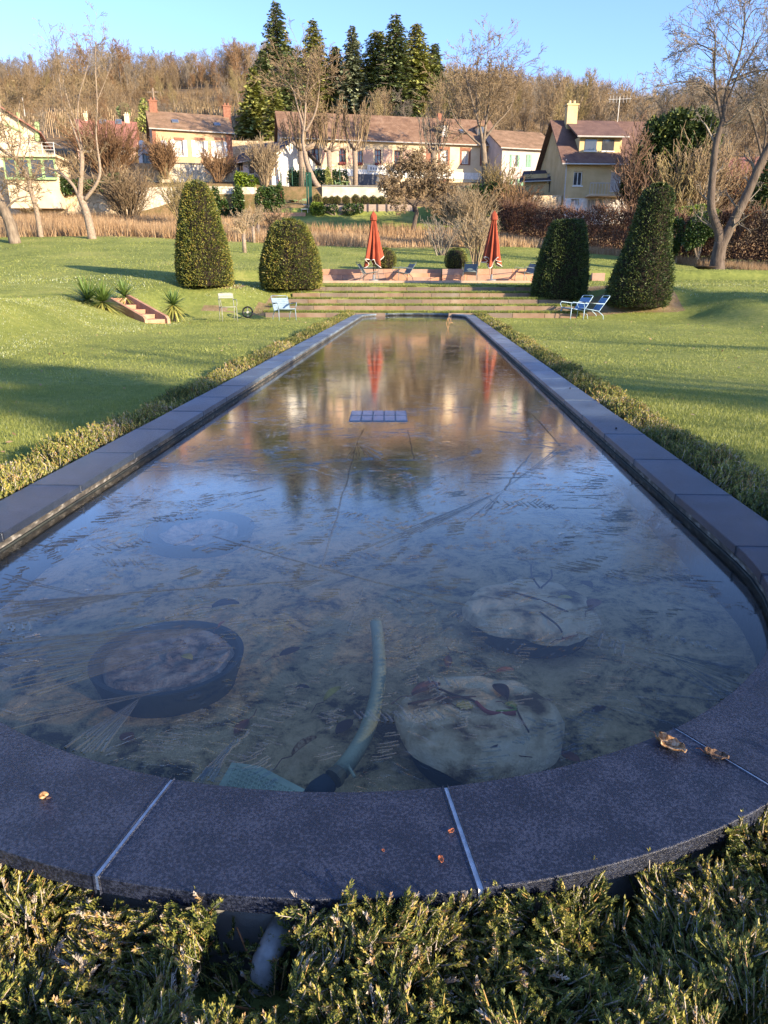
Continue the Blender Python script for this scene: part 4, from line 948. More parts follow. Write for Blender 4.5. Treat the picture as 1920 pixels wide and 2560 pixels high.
p = gp(572, 803, -.15); low_chair('garden_chair', 'upright pale metal garden armchair alone on the left lawn', 'chair_pale', p, R(-155), None, 'chair_pale', upright=True)
p = gp(712, 800, -.15); low_chair('lounge_chair', 'low pale blue slatted armchair at the left end of the grass steps', 'chair_ice', p, R(-152), 'low armchairs round the pool', 'chair_ice', arms_dark=True)
p = gp(1432, 797, -.15); low_chair('lounge_chair', 'front one of the two blue low armchairs at the right end of the steps', 'chair_blue', p, R(115), 'low armchairs round the pool', 'chair_bluepale')
p = gp(1472, 798, -.15); low_chair('lounge_chair', 'rear blue low armchair overlapped by its twin at the right', 'chair_blue', p, R(100), 'low armchairs round the pool', 'chair_bluepale', arms_dark=True)
zc = 1.077
for px, rz, lb in ((925, -100, 'dark slatted low armchair under the left umbrella, turned to the right'), (1005, 118, 'grey low armchair facing left, right of the left umbrella'), (1175, 172, 'grey low armchair with its back to the wall, left of the right umbrella'), (1312, 125, 'grey low armchair half hidden by the broad clipped yew on the right')):
    q = at(px, 698, 32.5); low_chair('lounge_chair', lb, 'chair_grey', (q.x, 32.5, zc), R(rz), 'low armchairs on the upper terrace')
# ------------------------------------------------------------------ closed red umbrellas
def umbrella(px, label, seed):
    random.seed(seed); q = at(px, 690, 32.3); t = thing('closed_parasol', label, 'umbrella', (q.x, 32.3, zc), 0, 'closed red parasols')
    MB().tube([(0, 0, 0), (0, 0, 2.72)], .024, 10).build('pole', M['wood'], t, smooth=True)
    MB().lathe([(.03, 2.70), (.035, 2.74), (.02, 2.80), (.004, 2.83)], 10).build('finial', M['wood'], t)
    MB().lathe([(.20, 0), (.20, .04), (.05, .06), (.04, .25)], 16).build('base', M['greymetal'], t)
    n = 64; k = 22; mb = MB(); hem = []
    for i in range(k + 1):
        u = i / k; z = 2.74 - u * 1.98; r0 = .035 + .36 * u ** 1.05 + (.06 * sin(pi * min(1, u * 6)) if u < .17 else 0)
        for j in range(n):
            a = 2 * pi * j / n; fold = .5 + .5 * cos(8 * a + 2.2 * u + seed)
            r = r0 * (1.10 - .62 * fold * min(1, u * 3 + .2)) * (1 + .12 * sin(a * 3 + seed + 2 * u)); zz = z + (.16 * sin(3 * a + seed) + .10 * cos(5 * a)) * u ** 3
            mb.v.append((r * cos(a), r * sin(a), zz))
            if i == k: hem.append(V((r * cos(a) * 1.01, r * sin(a) * 1.01, zz)))
    for i in range(k):
        for j in range(n): j2 = (j + 1) % n; mb.f.append((i * n + j, i * n + j2, (i + 1) * n + j2, (i + 1) * n + j))
    o = mb.build('canopy', M['redcloth'], t, smooth=True); o.modifiers.new('t', 'SOLIDIFY').thickness = .006
    MB().tube(hem + [hem[0]], .016, 5, cap=False).build('hem_binding', M['whitecloth'], o)
    mb = MB(); mb.lathe([(.03, 2.76), (.13, 2.60), (.155, 2.42), (.15, 2.415), (.12, 2.58), (.02, 2.74)], 24, jit=.12); mb.build('vent_flap', M['redcloth'], t)
umbrella(934, 'closed red parasol on the left of the upper terrace, between two chairs', 1)
umbrella(1229, 'closed red parasol on the right of the upper terrace, in front of the pink wall', 4)

# ------------------------------------------------------------------ clipped yews and box balls
def topiary(name, label, cat, base, profile, n, leafsize, m, group=None, wob=.04, lean=(0, 0), seed=1, sx=1, core=True, tb=0.0):
    t = thing(name, label, cat, base, 0, group)
    H = profile[-1][1]; zs = np.array([p[1] for p in profile]); rs = np.array([p[0] for p in profile])
    # area weighted heights
    zz = np.linspace(0, H, 200); rr = np.interp(zz, zs, rs) + .08; c = np.cumsum(rr); c /= c[-1]
    z = np.interp(rng.random(n), c, zz); a = rng.uniform(0, 2 * pi, n); rad = np.interp(z, zs, rs)
    lump = 1 + wob * vnoise(a * 3 + seed, z, .45, seed) + wob * .7 * vnoise(a * 3 + seed, z, .15, seed + 1)
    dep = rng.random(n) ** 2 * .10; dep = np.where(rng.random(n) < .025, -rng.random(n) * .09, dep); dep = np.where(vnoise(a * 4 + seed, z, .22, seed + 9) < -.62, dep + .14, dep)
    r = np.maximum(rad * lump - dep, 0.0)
    X = r * np.cos(a) * sx + lean[0] * z / H; Y = r * np.sin(a) + lean[1] * z / H
    ntop = n // 14; capr = rs[-1]
    if capr > .06:
        z[:ntop] = H + .03 * vnoise(a[:ntop], rad[:ntop], .2, 2); q = capr * np.sqrt(rng.random(ntop)); X[:ntop] = q * np.cos(a[:ntop]) * sx + lean[0]; Y[:ntop] = q * np.sin(a[:ntop]) + lean[1]
    P = np.stack([X, Y, z], 1); nrm = np.stack([np.cos(a), np.sin(a), np.full(n, .45)], 1)
    A = unit(nrm + rng.normal(0, .55, (n, 3))); B = unit(np.cross(A, rng.normal(size=(n, 3))))
    v, f = kites(P, A, B, leafsize * rng.uniform(.6, 1.3, n), leafsize * .34)
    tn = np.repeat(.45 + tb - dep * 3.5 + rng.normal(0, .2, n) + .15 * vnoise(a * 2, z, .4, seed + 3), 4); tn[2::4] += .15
    npmesh('foliage', v, f, m, t, np.clip(tn, 0, 1))
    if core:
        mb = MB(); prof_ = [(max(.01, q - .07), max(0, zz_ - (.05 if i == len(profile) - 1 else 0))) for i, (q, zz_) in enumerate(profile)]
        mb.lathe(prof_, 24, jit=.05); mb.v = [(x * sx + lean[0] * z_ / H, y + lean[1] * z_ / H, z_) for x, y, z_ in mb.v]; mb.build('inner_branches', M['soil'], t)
    MB().tube([(0, 0, -.15), (0, 0, .3)], .07, 8).build('trunk', M['bark'], t)
    return t
def ypx(px, py, Y): q = at(px, py, Y); return q
def base(px, py, Y): q = at(px, py, Y); return (q.x, Y, min(q.z, gz(q.x, Y)))
b1 = base(514, 706, 27.6); s = 27.6 / 1868.0 * 1.04
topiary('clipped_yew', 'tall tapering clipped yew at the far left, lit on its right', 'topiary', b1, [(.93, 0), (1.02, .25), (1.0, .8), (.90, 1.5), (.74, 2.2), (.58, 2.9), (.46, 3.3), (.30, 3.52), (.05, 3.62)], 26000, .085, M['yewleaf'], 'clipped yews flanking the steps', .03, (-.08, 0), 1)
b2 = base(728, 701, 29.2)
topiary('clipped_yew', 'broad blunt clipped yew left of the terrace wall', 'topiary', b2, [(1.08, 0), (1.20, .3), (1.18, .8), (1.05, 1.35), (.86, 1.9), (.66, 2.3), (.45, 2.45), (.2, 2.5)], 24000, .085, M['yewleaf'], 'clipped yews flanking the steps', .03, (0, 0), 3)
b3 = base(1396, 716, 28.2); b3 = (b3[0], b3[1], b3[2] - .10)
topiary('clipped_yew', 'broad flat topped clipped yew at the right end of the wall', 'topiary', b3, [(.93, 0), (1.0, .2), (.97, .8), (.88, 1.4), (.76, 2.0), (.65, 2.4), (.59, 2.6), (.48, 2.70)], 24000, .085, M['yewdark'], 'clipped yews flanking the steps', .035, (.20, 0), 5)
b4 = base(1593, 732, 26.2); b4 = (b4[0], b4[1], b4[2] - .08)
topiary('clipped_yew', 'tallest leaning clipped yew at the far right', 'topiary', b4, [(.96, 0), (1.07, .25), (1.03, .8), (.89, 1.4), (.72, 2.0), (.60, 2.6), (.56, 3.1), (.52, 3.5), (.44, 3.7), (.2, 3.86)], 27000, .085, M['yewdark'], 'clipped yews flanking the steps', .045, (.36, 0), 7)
for px, lb in ((963, 'round box ball on the wall top just right of the left parasol'), (1139, 'round box ball on the wall top between stair and right parasol')):
    q = at(px, 673, 34.0); r_ = .49
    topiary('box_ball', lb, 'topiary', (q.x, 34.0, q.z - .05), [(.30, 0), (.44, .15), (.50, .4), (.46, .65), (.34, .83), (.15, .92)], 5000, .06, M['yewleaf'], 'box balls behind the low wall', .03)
# ------------------------------------------------------------------ little concrete stair with yuccas on the left bank
A0 = gp(366, 811, -.13); A1 = gp(410, 806, -.13); B0 = gp(272, 744, .59)
stair = thing('stair_block', 'small pink concrete stair with sloping side walls set in the left bank', 'stairs', A0); o_ = V(stair.location)
M['pinkconc'] = mat('pink_concrete', [(0.3, (0.34, 0.17, 0.10)), (0.7, (0.50, 0.29, 0.19))], .85, 4, .3, .01)
dr = (B0 - A0); dr.z = 0; Ls = dr.length; dr.normalize(); sd_ = V((-dr.y, dr.x, 0)); 
if (A1 - A0).dot(sd_) < 0: sd_ = -sd_
Wd = .62; Ht = .50
for k in range(4):
    u0, u1 = Ls * k / 4, Ls * (k + 1) / 4
    p = [dr * u0, dr * u0 + sd_ * Wd, dr * u1 + sd_ * Wd, dr * u1]
    MB().hexa([q + V((0, 0, -.25 + .02 * k)) for q in p] + [q + V((0, 0, .05 + Ht * k / 4 + .08)) for q in p]).build('stair_tread', M['pinkconc'], stair, bevel=.006)
for w0 in (-.10, Wd + .002):
    p = [sd_ * w0, sd_ * (w0 + .098)]
    prof_ = [(-.12, -.25), (-.12, .14), (-.02, .22), (Ls - .05, Ht + .28), (Ls + .1, Ht + .29), (Ls + .1, -.1)]
    pts_ = [p[0] + dr * u + V((0, 0, z)) for u, z in prof_]; 
    MB().poly(pts_, .098, sd_).build('side_wall', M['pinkconc'], stair, bevel=.008)
MB().hexa([q + dr * (Ls + .01) + V((0, 0, z)) for z in (0, Ht + .2) for q in (V((0, 0, 0)), sd_ * Wd, sd_ * Wd + dr * .1, dr * .1)]).build('top_riser', M['pinkconc'], stair)
def yucca(px, py, Y, n, Lb, label, trunk=.25, lean=0):
    q = at(px, py, Y); t = thing('yucca', label, 'plant', (q.x, Y, gz(q.x, Y)), 0, 'yuccas beside the little stair')
    hgt = max(.12, q.z - gz(q.x, Y) - .12); vs, fs, ts = [], [], []
    for k in range(n):
        el = math.asin(random.uniform(-.97, .97)); az = random.uniform(0, 2 * pi); l = Lb * random.uniform(.85, 1.25)
        d_ = V((cos(el) * cos(az), cos(el) * sin(az), sin(el))); s_ = d_.cross(V((0, 0, 1)))
        s_ = s_.normalized() if s_.length > .01 else V((1, 0, 0)); P_ = V((0, 0, hgt)); w = .026; b0 = len(vs)
        for i in range(5):
            u = i / 4; c_ = P_ + d_ * l * u - V((0, 0, .12 * l * u * u * (1 if el > 0 else .3))); ww = w * (1 - u) ** .6 if i else w * .6
            vs += [tuple(c_ - s_ * ww), tuple(c_ + s_ * ww)]; ts += [min(1, max(0, .35 + random.random() * .3 + (.45 if el < -.2 else 0)))] * 2
        for i in range(4): fs.append((b0 + 2 * i, b0 + 2 * i + 1, b0 + 2 * i + 3, b0 + 2 * i + 2))
    npmesh('leaf_rosette', vs, fs, M['yucca'], t, ts)
    MB().tube([(0, 0, -.1), (.02, 0, hgt * .5), (0, 0, hgt)], [.06, .055, .05], 7).build('trunk', M['bark'], t, smooth=True)
random.seed(2)
yucca(218, 742, 21.6, 230, .80, 'dark leaved yucca farthest left of the stair', 0)
yucca(256, 744, 21.2, 240, .74, 'yellow green yucca hanging over the stair side wall', 0)
yucca(310, 730, 23.4, 170, .66, 'spiky yucca rising just behind the stair top', 0)
yucca(432, 752, 22.8, 210, .58, 'single round yucca right of the stair', 0)
yucca(365, 765, 22.8, 50, .28, 'small low yucca tuft between the stair and the right hand yucca', 0)
# hose reel wheel in the grass, shallow fire bowl
q = gp(620, 795, -.12); t = thing('hose_reel', 'small black wheel lying in the grass between the two left chairs', 'wheel', q); 
MB().tube([(.17 * cos(a), .02 * sin(a), .19 + .17 * sin(a)) for a in np.linspace(0, 2 * pi, 25)], .028, 8).build('tyre', M['black'], t, smooth=True)
MB().tube([(-.15, 0, .19), (.15, 0, .19)], .012, 6).build('spoke', M['greymetal'], t); MB().tube([(0, 0, .04), (0, 0, .34)], .012, 6).build('spoke', M['greymetal'], t); MB().tube([(0, -.05, .19), (0, .05, .19)], .035, 10).build('hub', M['palemetal'], t)
q = at(1760, 690, 36); t = thing('fire_bowl', 'wide shallow rusty fire bowl on the grass beside the forked tree', 'bowl', (q.x, 36, gz(q.x, 36)))
MB().lathe([(.08, .05), (.30, .09), (.50, .19), (.51, .21), (.49, .205), (.30, .12), (.02, .08)], 28).build('bowl', mat('rusted_steel', C(0.035, 0.022, 0.018), .7, 12, .3, .003), t, smooth=True)
MB().lathe([(.16, 0), (.12, .07)], 16).build('foot', M['black'], t)
#PART3
# ------------------------------------------------------------------ buildings of the village
def uvroof(me):
    uv = me.uv_layers.new(name='UVMap')
    for p in me.polygons:
        n = p.normal; ax_ = V((-n.y, n.x, 0)); ax_ = ax_.normalized() if ax_.length > .01 else V((1, 0, 0)); up = n.cross(ax_)
        for li in p.loop_indices:
            c = me.vertices[me.loops[li].vertex_index].co; uv.data[li].uv = (c.dot(ax_), c.dot(up))
def facade(x0, x1, z0, z1, y, th, holes):
    """a wall of thickness th facing -y with rectangular holes (u0,u1,z0,z1)"""
    xs = sorted({x0, x1, *[h[0] for h in holes], *[h[1] for h in holes]}); zs = sorted({z0, z1, *[h[2] for h in holes], *[h[3] for h in holes]})
    mb = MB(); ins = lambda x, z: any(h[0] < x < h[1] and h[2] < z < h[3] for h in holes)
    for i in range(len(xs) - 1):
        for j in range(len(zs) - 1):
            if not ins((xs[i] + xs[i + 1]) / 2, (zs[j] + zs[j + 1]) / 2):
                mb.add([(xs[i], y, zs[j]), (xs[i + 1], y, zs[j]), (xs[i + 1], y, zs[j + 1]), (xs[i], y, zs[j + 1])], [(0, 1, 2, 3)])
    for h in holes:
        a, b, c, d = h; P = [(a, c), (b, c), (b, d), (a, d)]
        for k in range(4):
            (u, w), (u2, w2) = P[k], P[(k + 1) % 4]; mb.add([(u, y, w), (u, y + th, w), (u2, y + th, w2), (u2, y, w2)], [(0, 1, 2, 3)])
    return mb
def window(parent, u, z, w, h, y, frame='white', shutters=None, sill=None, surround=None, pane='glass', box=None, mull=2, shut_closed=False):
    wf = MB(); t = .07; yb = y + .12
    for (a, b, c, d) in ((u, u + t, z, z + h), (u + w - t, u + w, z, z + h), (u + t, u + w - t, z, z + t), (u + t, u + w - t, z + h - t, z + h)): wf.box(a, b, yb, yb + .05, c, d)
    for k in range(1, mull): wf.box(u + w * k / mull - .03, u + w * k / mull + .03, yb + .002, yb + .048, z + t, z + h - t)
    if h > 1.2: wf.box(u + t, u + w - t, yb + .004, yb + .046, z + h * .62, z + h * .62 + .04)
    f = wf.build('window', M[frame], parent)
    MB().box(u, u + w, yb + .052, yb + .07, z, z + h).build('pane', M[pane], f)
    if sill: MB().box(u - .08, u + w + .08, y - .06, y + .1, z - .09, z - .002).build('sill', M[sill], f)
    if surround:
        mb = MB().box(u - .22, u - .003, y - .035, y - .003, z - .1, z + h + .30).box(u + w + .003, u + w + .22, y - .035, y - .003, z - .1, z + h + .30).box(u - .004, u + w + .004, y - .034, y - .003, z + h + .003, z + h + .28)
        mb.build('brick_surround', M[surround], f)
    if box: MB().box(u + .02, u + w - .02, y - .22, y - .01, z - .02, z + .22).build('flower_box', M[box], f)
    if shutters:
        sw_ = w / 2
        for a in ((u - sw_ - .03, u + w + .03) if not shut_closed else (u + .01, u + sw_ + .01)):
            mb = MB().box(a, a + sw_ - .02, y - .05, y - .01, z - .03, z + h + .03)
            for k in range(3): mb.box(a + .04, a + sw_ - .06, y - .065, y - .05, z + h * (.08 + .33 * k), z + h * (.30 + .33 * k))
            mb.build('shutter', M[shutters], f)
def house(name, label, cat, L_, Rt, depth, eave_z, ridge_z, base_z, wall, roof, wins=(), overhang=.35, hip=0, chimneys=(), gable=False, ridge_off=.5):
    """L_ and Rt: left and right ground corners of the front (x,y); front faces the garden"""
    L_, Rt = V((L_[0], L_[1], 0)), V((Rt[0], Rt[1], 0)); d = Rt - L_; w = d.length; rz = atan2(d.y, d.x)
    t = thing(name, label, cat, (L_.x, L_.y, base_z), rz); H = eave_z - base_z; RH = ridge_z - base_z
    holes = [(a, a + ww, zz, zz + hh) for (a, zz, ww, hh, *_) in wins]
    mb = facade(0, w, -2.0, H, 0, .2, holes)
    yr = depth * ridge_off
    if not gable:
        mb.add([(0, 0, -2), (0, depth, -2), (0, depth, H), (0, yr, RH), (0, 0, H)], [(0, 4, 3, 2, 1)]); mb.add([(w, 0, -2), (w, depth, -2), (w, depth, H), (w, yr, RH), (w, 0, H)], [(0, 1, 2, 3, 4)])
        mb.add([(0, depth, -2), (w, depth, -2), (w, depth, H), (0, depth, H)], [(3, 2, 1, 0)])
    else:
        xr = w * ridge_off
        mb.add([(0, 0, H), (w, 0, H), (xr, 0, RH)], [(0, 1, 2)]); mb.add([(0, depth, H), (w, depth, H), (xr, depth, RH)], [(2, 1, 0)])
        mb.add([(0, 0, -2), (0, depth, -2), (0, depth, H), (0, 0, H)], [(3, 2, 1, 0)]); mb.add([(w, 0, -2), (w, depth, -2), (w, depth, H), (w, 0, H)], [(0, 1, 2, 3)]); mb.add([(0, depth, -2), (w, depth, -2), (w, depth, H), (0, depth, H)], [(3, 2, 1, 0)])
    mb.build('wall', M[wall], t)
    o = overhang; rb = MB()
    def slab(p, th=.14): rb.hexa([V(q) for q in p] + [V(q) + V((0, 0, th)) for q in p])
    if not gable:
        s = (RH - H) / yr; s2 = (RH - H) / (depth - yr)
        slab([(-o, -o, H - s * o + .02), (w + o, -o, H - s * o + .02), (w + o - hip, yr, RH + .02), (-o + hip, yr, RH + .02)])
        slab([(-o + hip, yr + .003, RH + .02), (w + o - hip, yr + .003, RH + .02), (w + o, depth + o, H - s2 * o + .02), (-o, depth + o, H - s2 * o + .02)])
    else:
        s = (RH - H) / xr; s2 = (RH - H) / (w - xr)
        slab([(-o, -o, H - s * o + .02), (xr, -o, RH + .02), (xr, depth + o, RH + .02), (-o, depth + o, H - s * o + .02)])
        slab([(xr + .003, -o, RH + .02), (w + o, -o, H - s2 * o + .02), (w + o, depth + o, H - s2 * o + .02), (xr + .003, depth + o, RH + .02)])
    ro = rb.build('roof', M[roof], t); uvroof(ro.data)
    if not gable:
        MB().tube([(-o, -o - .06, H - (RH - H) / yr * o + .04), (w + o, -o - .06, H - (RH - H) / yr * o + .04)], .06, 6).build('gutter', M['palemetal'], t)
    for (cx, cy, cw, ch, cm) in chimneys:
        mb = MB().box(cx - cw / 2, cx + cw / 2, cy - cw * .4, cy + cw * .4, RH - 1.6, RH + ch).box(cx - cw * .6, cx + cw * .6, cy - cw * .48, cy + cw * .48, RH + ch + .002, RH + ch + .12)
        for s_ in (-.22, .22): mb.tube([(cx + s_ * cw, cy, RH + ch + .1), (cx + s_ * cw, cy, RH + ch + .4)], [cw * .16, cw * .13], 8)
        mb.build('chimney', M[cm], t)
    for wn_ in wins: window(t, wn_[0], wn_[1], wn_[2], wn_[3], 0, **(wn_[4] if len(wn_) > 4 else {}))
    t['w'] = w; return t, w, H, RH
def local(L_, Rt, px, py, base_z):
    """where a pixel meets the vertical plane of a front: (u, height)"""
    L_, Rt = V((L_[0], L_[1], 0)), V((Rt[0], Rt[1], 0)); d = (Rt - L_); n = V((-d.y, d.x, 0)); o_ = V((0, 0, CAMH)); r = at(px, py, 1.0) - o_
    t = (L_ - o_).dot(n) / r.dot(n); p = o_ + r * t; return (p - L_).dot(d.normalized()), p.z - base_z
def wlist(L_, Rt, bz, lst, **kw):
    out = []
    for (cx, y0, y1, wpx, *k) in lst:
        u0, z0 = local(L_, Rt, cx - wpx / 2, y1, bz); u1, z1 = local(L_, Rt, cx + wpx / 2, y0, bz); out.append((u0, z0, u1 - u0, z1 - z0, {**kw, **(k[0] if k else {})}))
    return out
def xy(px, Y): q = at(px, 500, Y); return (q.x, Y)
def box_on_front(t, L_, Rt, bz, px0, px1, py0, py1, y0, y1, name, m):
    u0, z0 = local(L_, Rt, px0, py1, bz); u1, z1 = local(L_, Rt, px1, py0, bz); return MB().box(u0, u1, y0, y1, z0, z1).build(name, M[m], t)

# long building
La, Ra = xy(712, 82), xy(1243, 88); bz = zof(478, 82)
ez, rzg = at(712, 341, 82).z, at(900, 272, 85).z
w1 = wlist(La, Ra, bz, [(788, 370, 410, 17), (856, 371, 411, 17), (899, 372, 412, 15), (945, 374, 413, 16), (993.5, 376, 415, 16), (1038, 378, 414, 16)], frame='redwood', box='redwood', pane='glass')
w2 = wlist(La, Ra, bz, [(1110, 375, 411, 20), (1163, 377, 410, 18), (1213, 379, 412, 18)], frame='white', surround='brick', sill='brick', pane='curtain')
w3 = wlist(La, Ra, bz, [(1107, 438, 456, 24)], frame='brick', surround='brick', pane='redwood', mull=3)
lb, w, H, RH = house('long_building', 'long cream inn with one brown tiled roof, pink wall panels and dark red windows', 'building', La, Ra, 9, ez, rzg, bz, 'cream', 'tile', w1 + w2 + w3, .35)
for x0, x1 in ((740, 775), (805, 842), (871, 888), (908, 933), (958, 980), (1008, 1028), (1052, 1080)):
    box_on_front(lb, La, Ra, bz, x0, x1, 374, 408, -.03, -.004, 'wall_panel', 'pinkpanel')
box_on_front(lb, La, Ra, bz, 893, 968, 437, 474, -.10, -.004, 'garage_door', 'garagegrey')
sg = box_on_front(lb, La, Ra, bz, 918, 988, 415, 428, -.16, -.08, 'sign_board', 'white')
for k in range(9):   # worn lettering that can no longer be read
    x = 925 + k * 6.5
    u0, z0 = local(La, Ra, x, 425, bz); u1, z1 = local(La, Ra, x + 3.6, 418, bz); MB().box(u0, u1, -.168, -.161, z0, z1 - .04 * (k % 3)).build('letter', M['greymetal'], sg)
box_on_front(lb, La, Ra, bz, 712, 1243, 434, 436, -.07, -.004, 'string_course', 'white')
box_on_front(lb, La, Ra, bz, 1064, 1080, 350, 470, -.06, -.004, 'brick_pier', 'brick')
def on_roof(px, py, La_, Ra_, dep, eave, ridge, base, ro=.5, y0f=0):
    L3, R3 = V((*La_, 0)), V((*Ra_, 0)); d = (R3 - L3).normalized(); nb = V((-d.y, d.x, 0)); s = (ridge - eave) / (dep * ro)
    o_ = V((0, 0, CAMH)); r = at(px, py, 1.0) - o_   # plane z = eave + s*(dot(p-L,nb))
    # o.z + t r.z = eave + s*((o + t r - L).nb)
    t = (eave + s * ((o_ - L3).dot(nb)) - o_.z) / (r.z - s * r.dot(nb)); p = o_ + r * t
    return (p - L3).dot(d), (p - L3).dot(nb), p.z - base, s
def dormer(t, args, px, py, wpx, hpx, frame='white', pane='curtain', roofm='tile', name='dormer', dp=1.6):
    u, v, z, s = on_roof(px, py + hpx / 2, *args); sc_ = 1 / 22.0; w_ = wpx * sc_; h_ = hpx * sc_
    d_ = MB().box(u - w_ / 2, u + w_ / 2, v - .0, v + h_ / s + .3, z - .1, z + h_).build(name, M['cream'], t)
    MB().box(u - w_ / 2 + .06, u + w_ / 2 - .06, v - .05, v - .003, z + .08, z + h_ - .06).build('pane', M[pane], d_)
    mb = MB(); mb.poly([(u - w_ / 2 - .12, v - .15, z + h_), (u + w_ / 2 + .12, v - .15, z + h_), (u, v - .15, z + h_ + .35)], h_ / s + .8, (0, 1, 0)); q = mb.build('dormer_roof', M[roofm], d_); uvroof(q.data)
def skylight(t, args, px, py, wpx, hpx):
    u, v, z, s = on_roof(px, py, *args); n = V((0, -s, 1)).normalized(); e = V((0, 1, s)).normalized(); c = V((u, v, z)) + n * .17
    w_ = wpx / 22 / 2; h_ = hpx / 22; mb = MB(); q = [c + V((sx * w_, 0, 0)) + e * (sy * h_) for sx, sy in ((-1, -1), (1, -1), (1, 1), (-1, 1))]; mb.hexa(q + [p + n * .08 for p in q])
    f = mb.build('skylight', M['greymetal'], t); q2 = [c + n * .085 + V((sx * w_ * .8, 0, 0)) + e * (sy * h_ * .82) for sx, sy in ((-1, -1), (1, -1), (1, 1), (-1, 1))]; MB().hexa(q2 + [p + n * .01 for p in q2]).build('pane', M['skylight'], f)
ra = (La, Ra, 9, ez, rzg, bz)
dormer(lb, ra, 1110, 331, 18, 28); dormer(lb, ra, 1202, 331, 16, 24, 'slate', 'glass'); skylight(lb, ra, 1153, 333, 9, 9)
MB().box(w - 6, w - 5.5, 4.2, 4.7, RH - .3, RH + .6).build('chimney', M['brick'], lb)
# green shuttered house to its right
Lb_, Rb_ = xy(1250, 84), xy(1378, 86); bz2 = zof(482, 84)
w1 = wlist(Lb_, Rb_, bz2, [(1287, 388, 417, 13), (1287, 448, 470, 12)], frame='white', shutters='shuttergreen', sill='white', pane='curtain') + wlist(Lb_, Rb_, bz2, [(1322, 387, 419, 15), (1307, 447, 470, 12)], frame='shuttergreen', shutters='shuttergreen', shut_closed=True, sill='white')
house('shuttered_house', 'pale mauve house with green shutters and brown roof behind the yellow house', 'house', Lb_, Rb_, 8, at(1300, 367, 84).z, at(1300, 328, 88).z, bz2, 'mauve', 'tilemoss', w1)
# brick and tan house on the left
Lc, Rc = xy(396, 80), xy(588, 83); bz3 = zof(412, 80)
w1 = wlist(Lc, Rc, bz3, [(447.5, 351, 389, 17), (500, 353, 391, 17), (549, 355, 394, 17)], frame='white', shutters='white', sill='white', pane='curtain')
e3, r3 = at(396, 319, 80).z, at(399, 283, 84).z
hc, w, H, RH = house('brick_house', 'tan house with white shutters, brick corners and a chimney at each roof end', 'house', Lc, Rc, 7.5, e3, r3, bz3, 'tan', 'tilemoss', w1, .3, 0, [(.5, 3.7, .8, 1.0, 'brick'), (8.2, 3.7, .8, 1.0, 'brick')])
for px in (447.5, 500, 549): box_on_front(hc, Lc, Rc, bz3, px - 13, px + 13, 345, 349.5, -.04, -.004, 'brick_lintel', 'brick')
MB().box(-.03, .35, -.05, -.004, -2, H - .1).build('brick_quoin', M['brick'], hc); MB().box(w - .6, w + .03, -.05, -.004, -2, H - .1).build('brick_quoin', M['brick'], hc)
for px, py in ((438, 308), (543, 316)): skylight(hc, (Lc, Rc, 7.5, e3, r3, bz3), px, py, 15, 9)
# red roofed house behind
Ld, Rd = xy(208, 96), xy(350, 98); bz4 = zof(400, 96); e4, r4 = at(280, 360, 96).z, at(280, 300, 100).z
hd, w, H, RH = house('red_house', 'house with a faded red roof and two pale chimneys behind the bare tree', 'house', Ld, Rd, 8.5, e4, r4, bz4, 'pinkpanel', 'tilered', [(1.5, 1.0, .9, 1.2), (5.2, 1.0, .9, 1.2)], .3, 0, [(1.0, 4.2, .5, .7, 'cream'), (6.0, 4.2, .6, .8, 'cream')])
for px in (258, 297): skylight(hd, (Ld, Rd, 8.5, e4, r4, bz4), px, 308, 17, 12)
# little white gabled hut with the two dishes
Le, Re = xy(357, 88), xy(391, 88); bz5 = zof(410, 88)
house('garden_hut', 'tiny white gabled hut squeezed between the red and the brick house', 'hut', Le, Re, 2, at(370, 375, 88).z, at(370, 361, 88).z, bz5, 'white', 'slate', [(.45, .2, .8, 1.1, dict(frame='greymetal'))], .25, gable=True)
def dish(px, py, Y, label, s=.42):
    q = at(px, py, Y); t = thing('satellite_dish', label, 'satellite dish', q, R(160))
    MB().lathe([(s, .10), (s * .8, .05), (s * .4, .012), (.02, 0), (.02, -.02), (s * .4, -.01), (s * .8, .03), (s, .08)], 20).build('reflector', M['white'], t).rotation_euler = (R(80), 0, 0)
    MB().tube([(0, 0, 0), (0, .3, -.1), (0, .5, -.9)], .03, 6).build('mount', M['greymetal'], t); MB().tube([(0, 0, -.3), (0, -.45, -.05)], .02, 5).build('arm', M['greymetal'], t)
dish(353, 361, 86, 'white satellite dish left of the tiny hut'); dish(408, 361, 79, 'white satellite dish on the left edge of the brick house')
# dark roofed shed
Lf, Rf = xy(588, 82), xy(682, 78); bz6 = zof(452, 80)
house('shed', 'low white shed with a dark slate roof between the brick house and the inn', 'shed', Lf, Rf, 6, at(630, 398, 80).z, at(630, 368, 84).z, bz6, 'white', 'slate', [(.7, 1.2, 1.0, 1.1, dict(frame='greymetal')), (2.6, .8, .9, 1.5, dict(frame='greymetal', pane='redwood'))], .45)
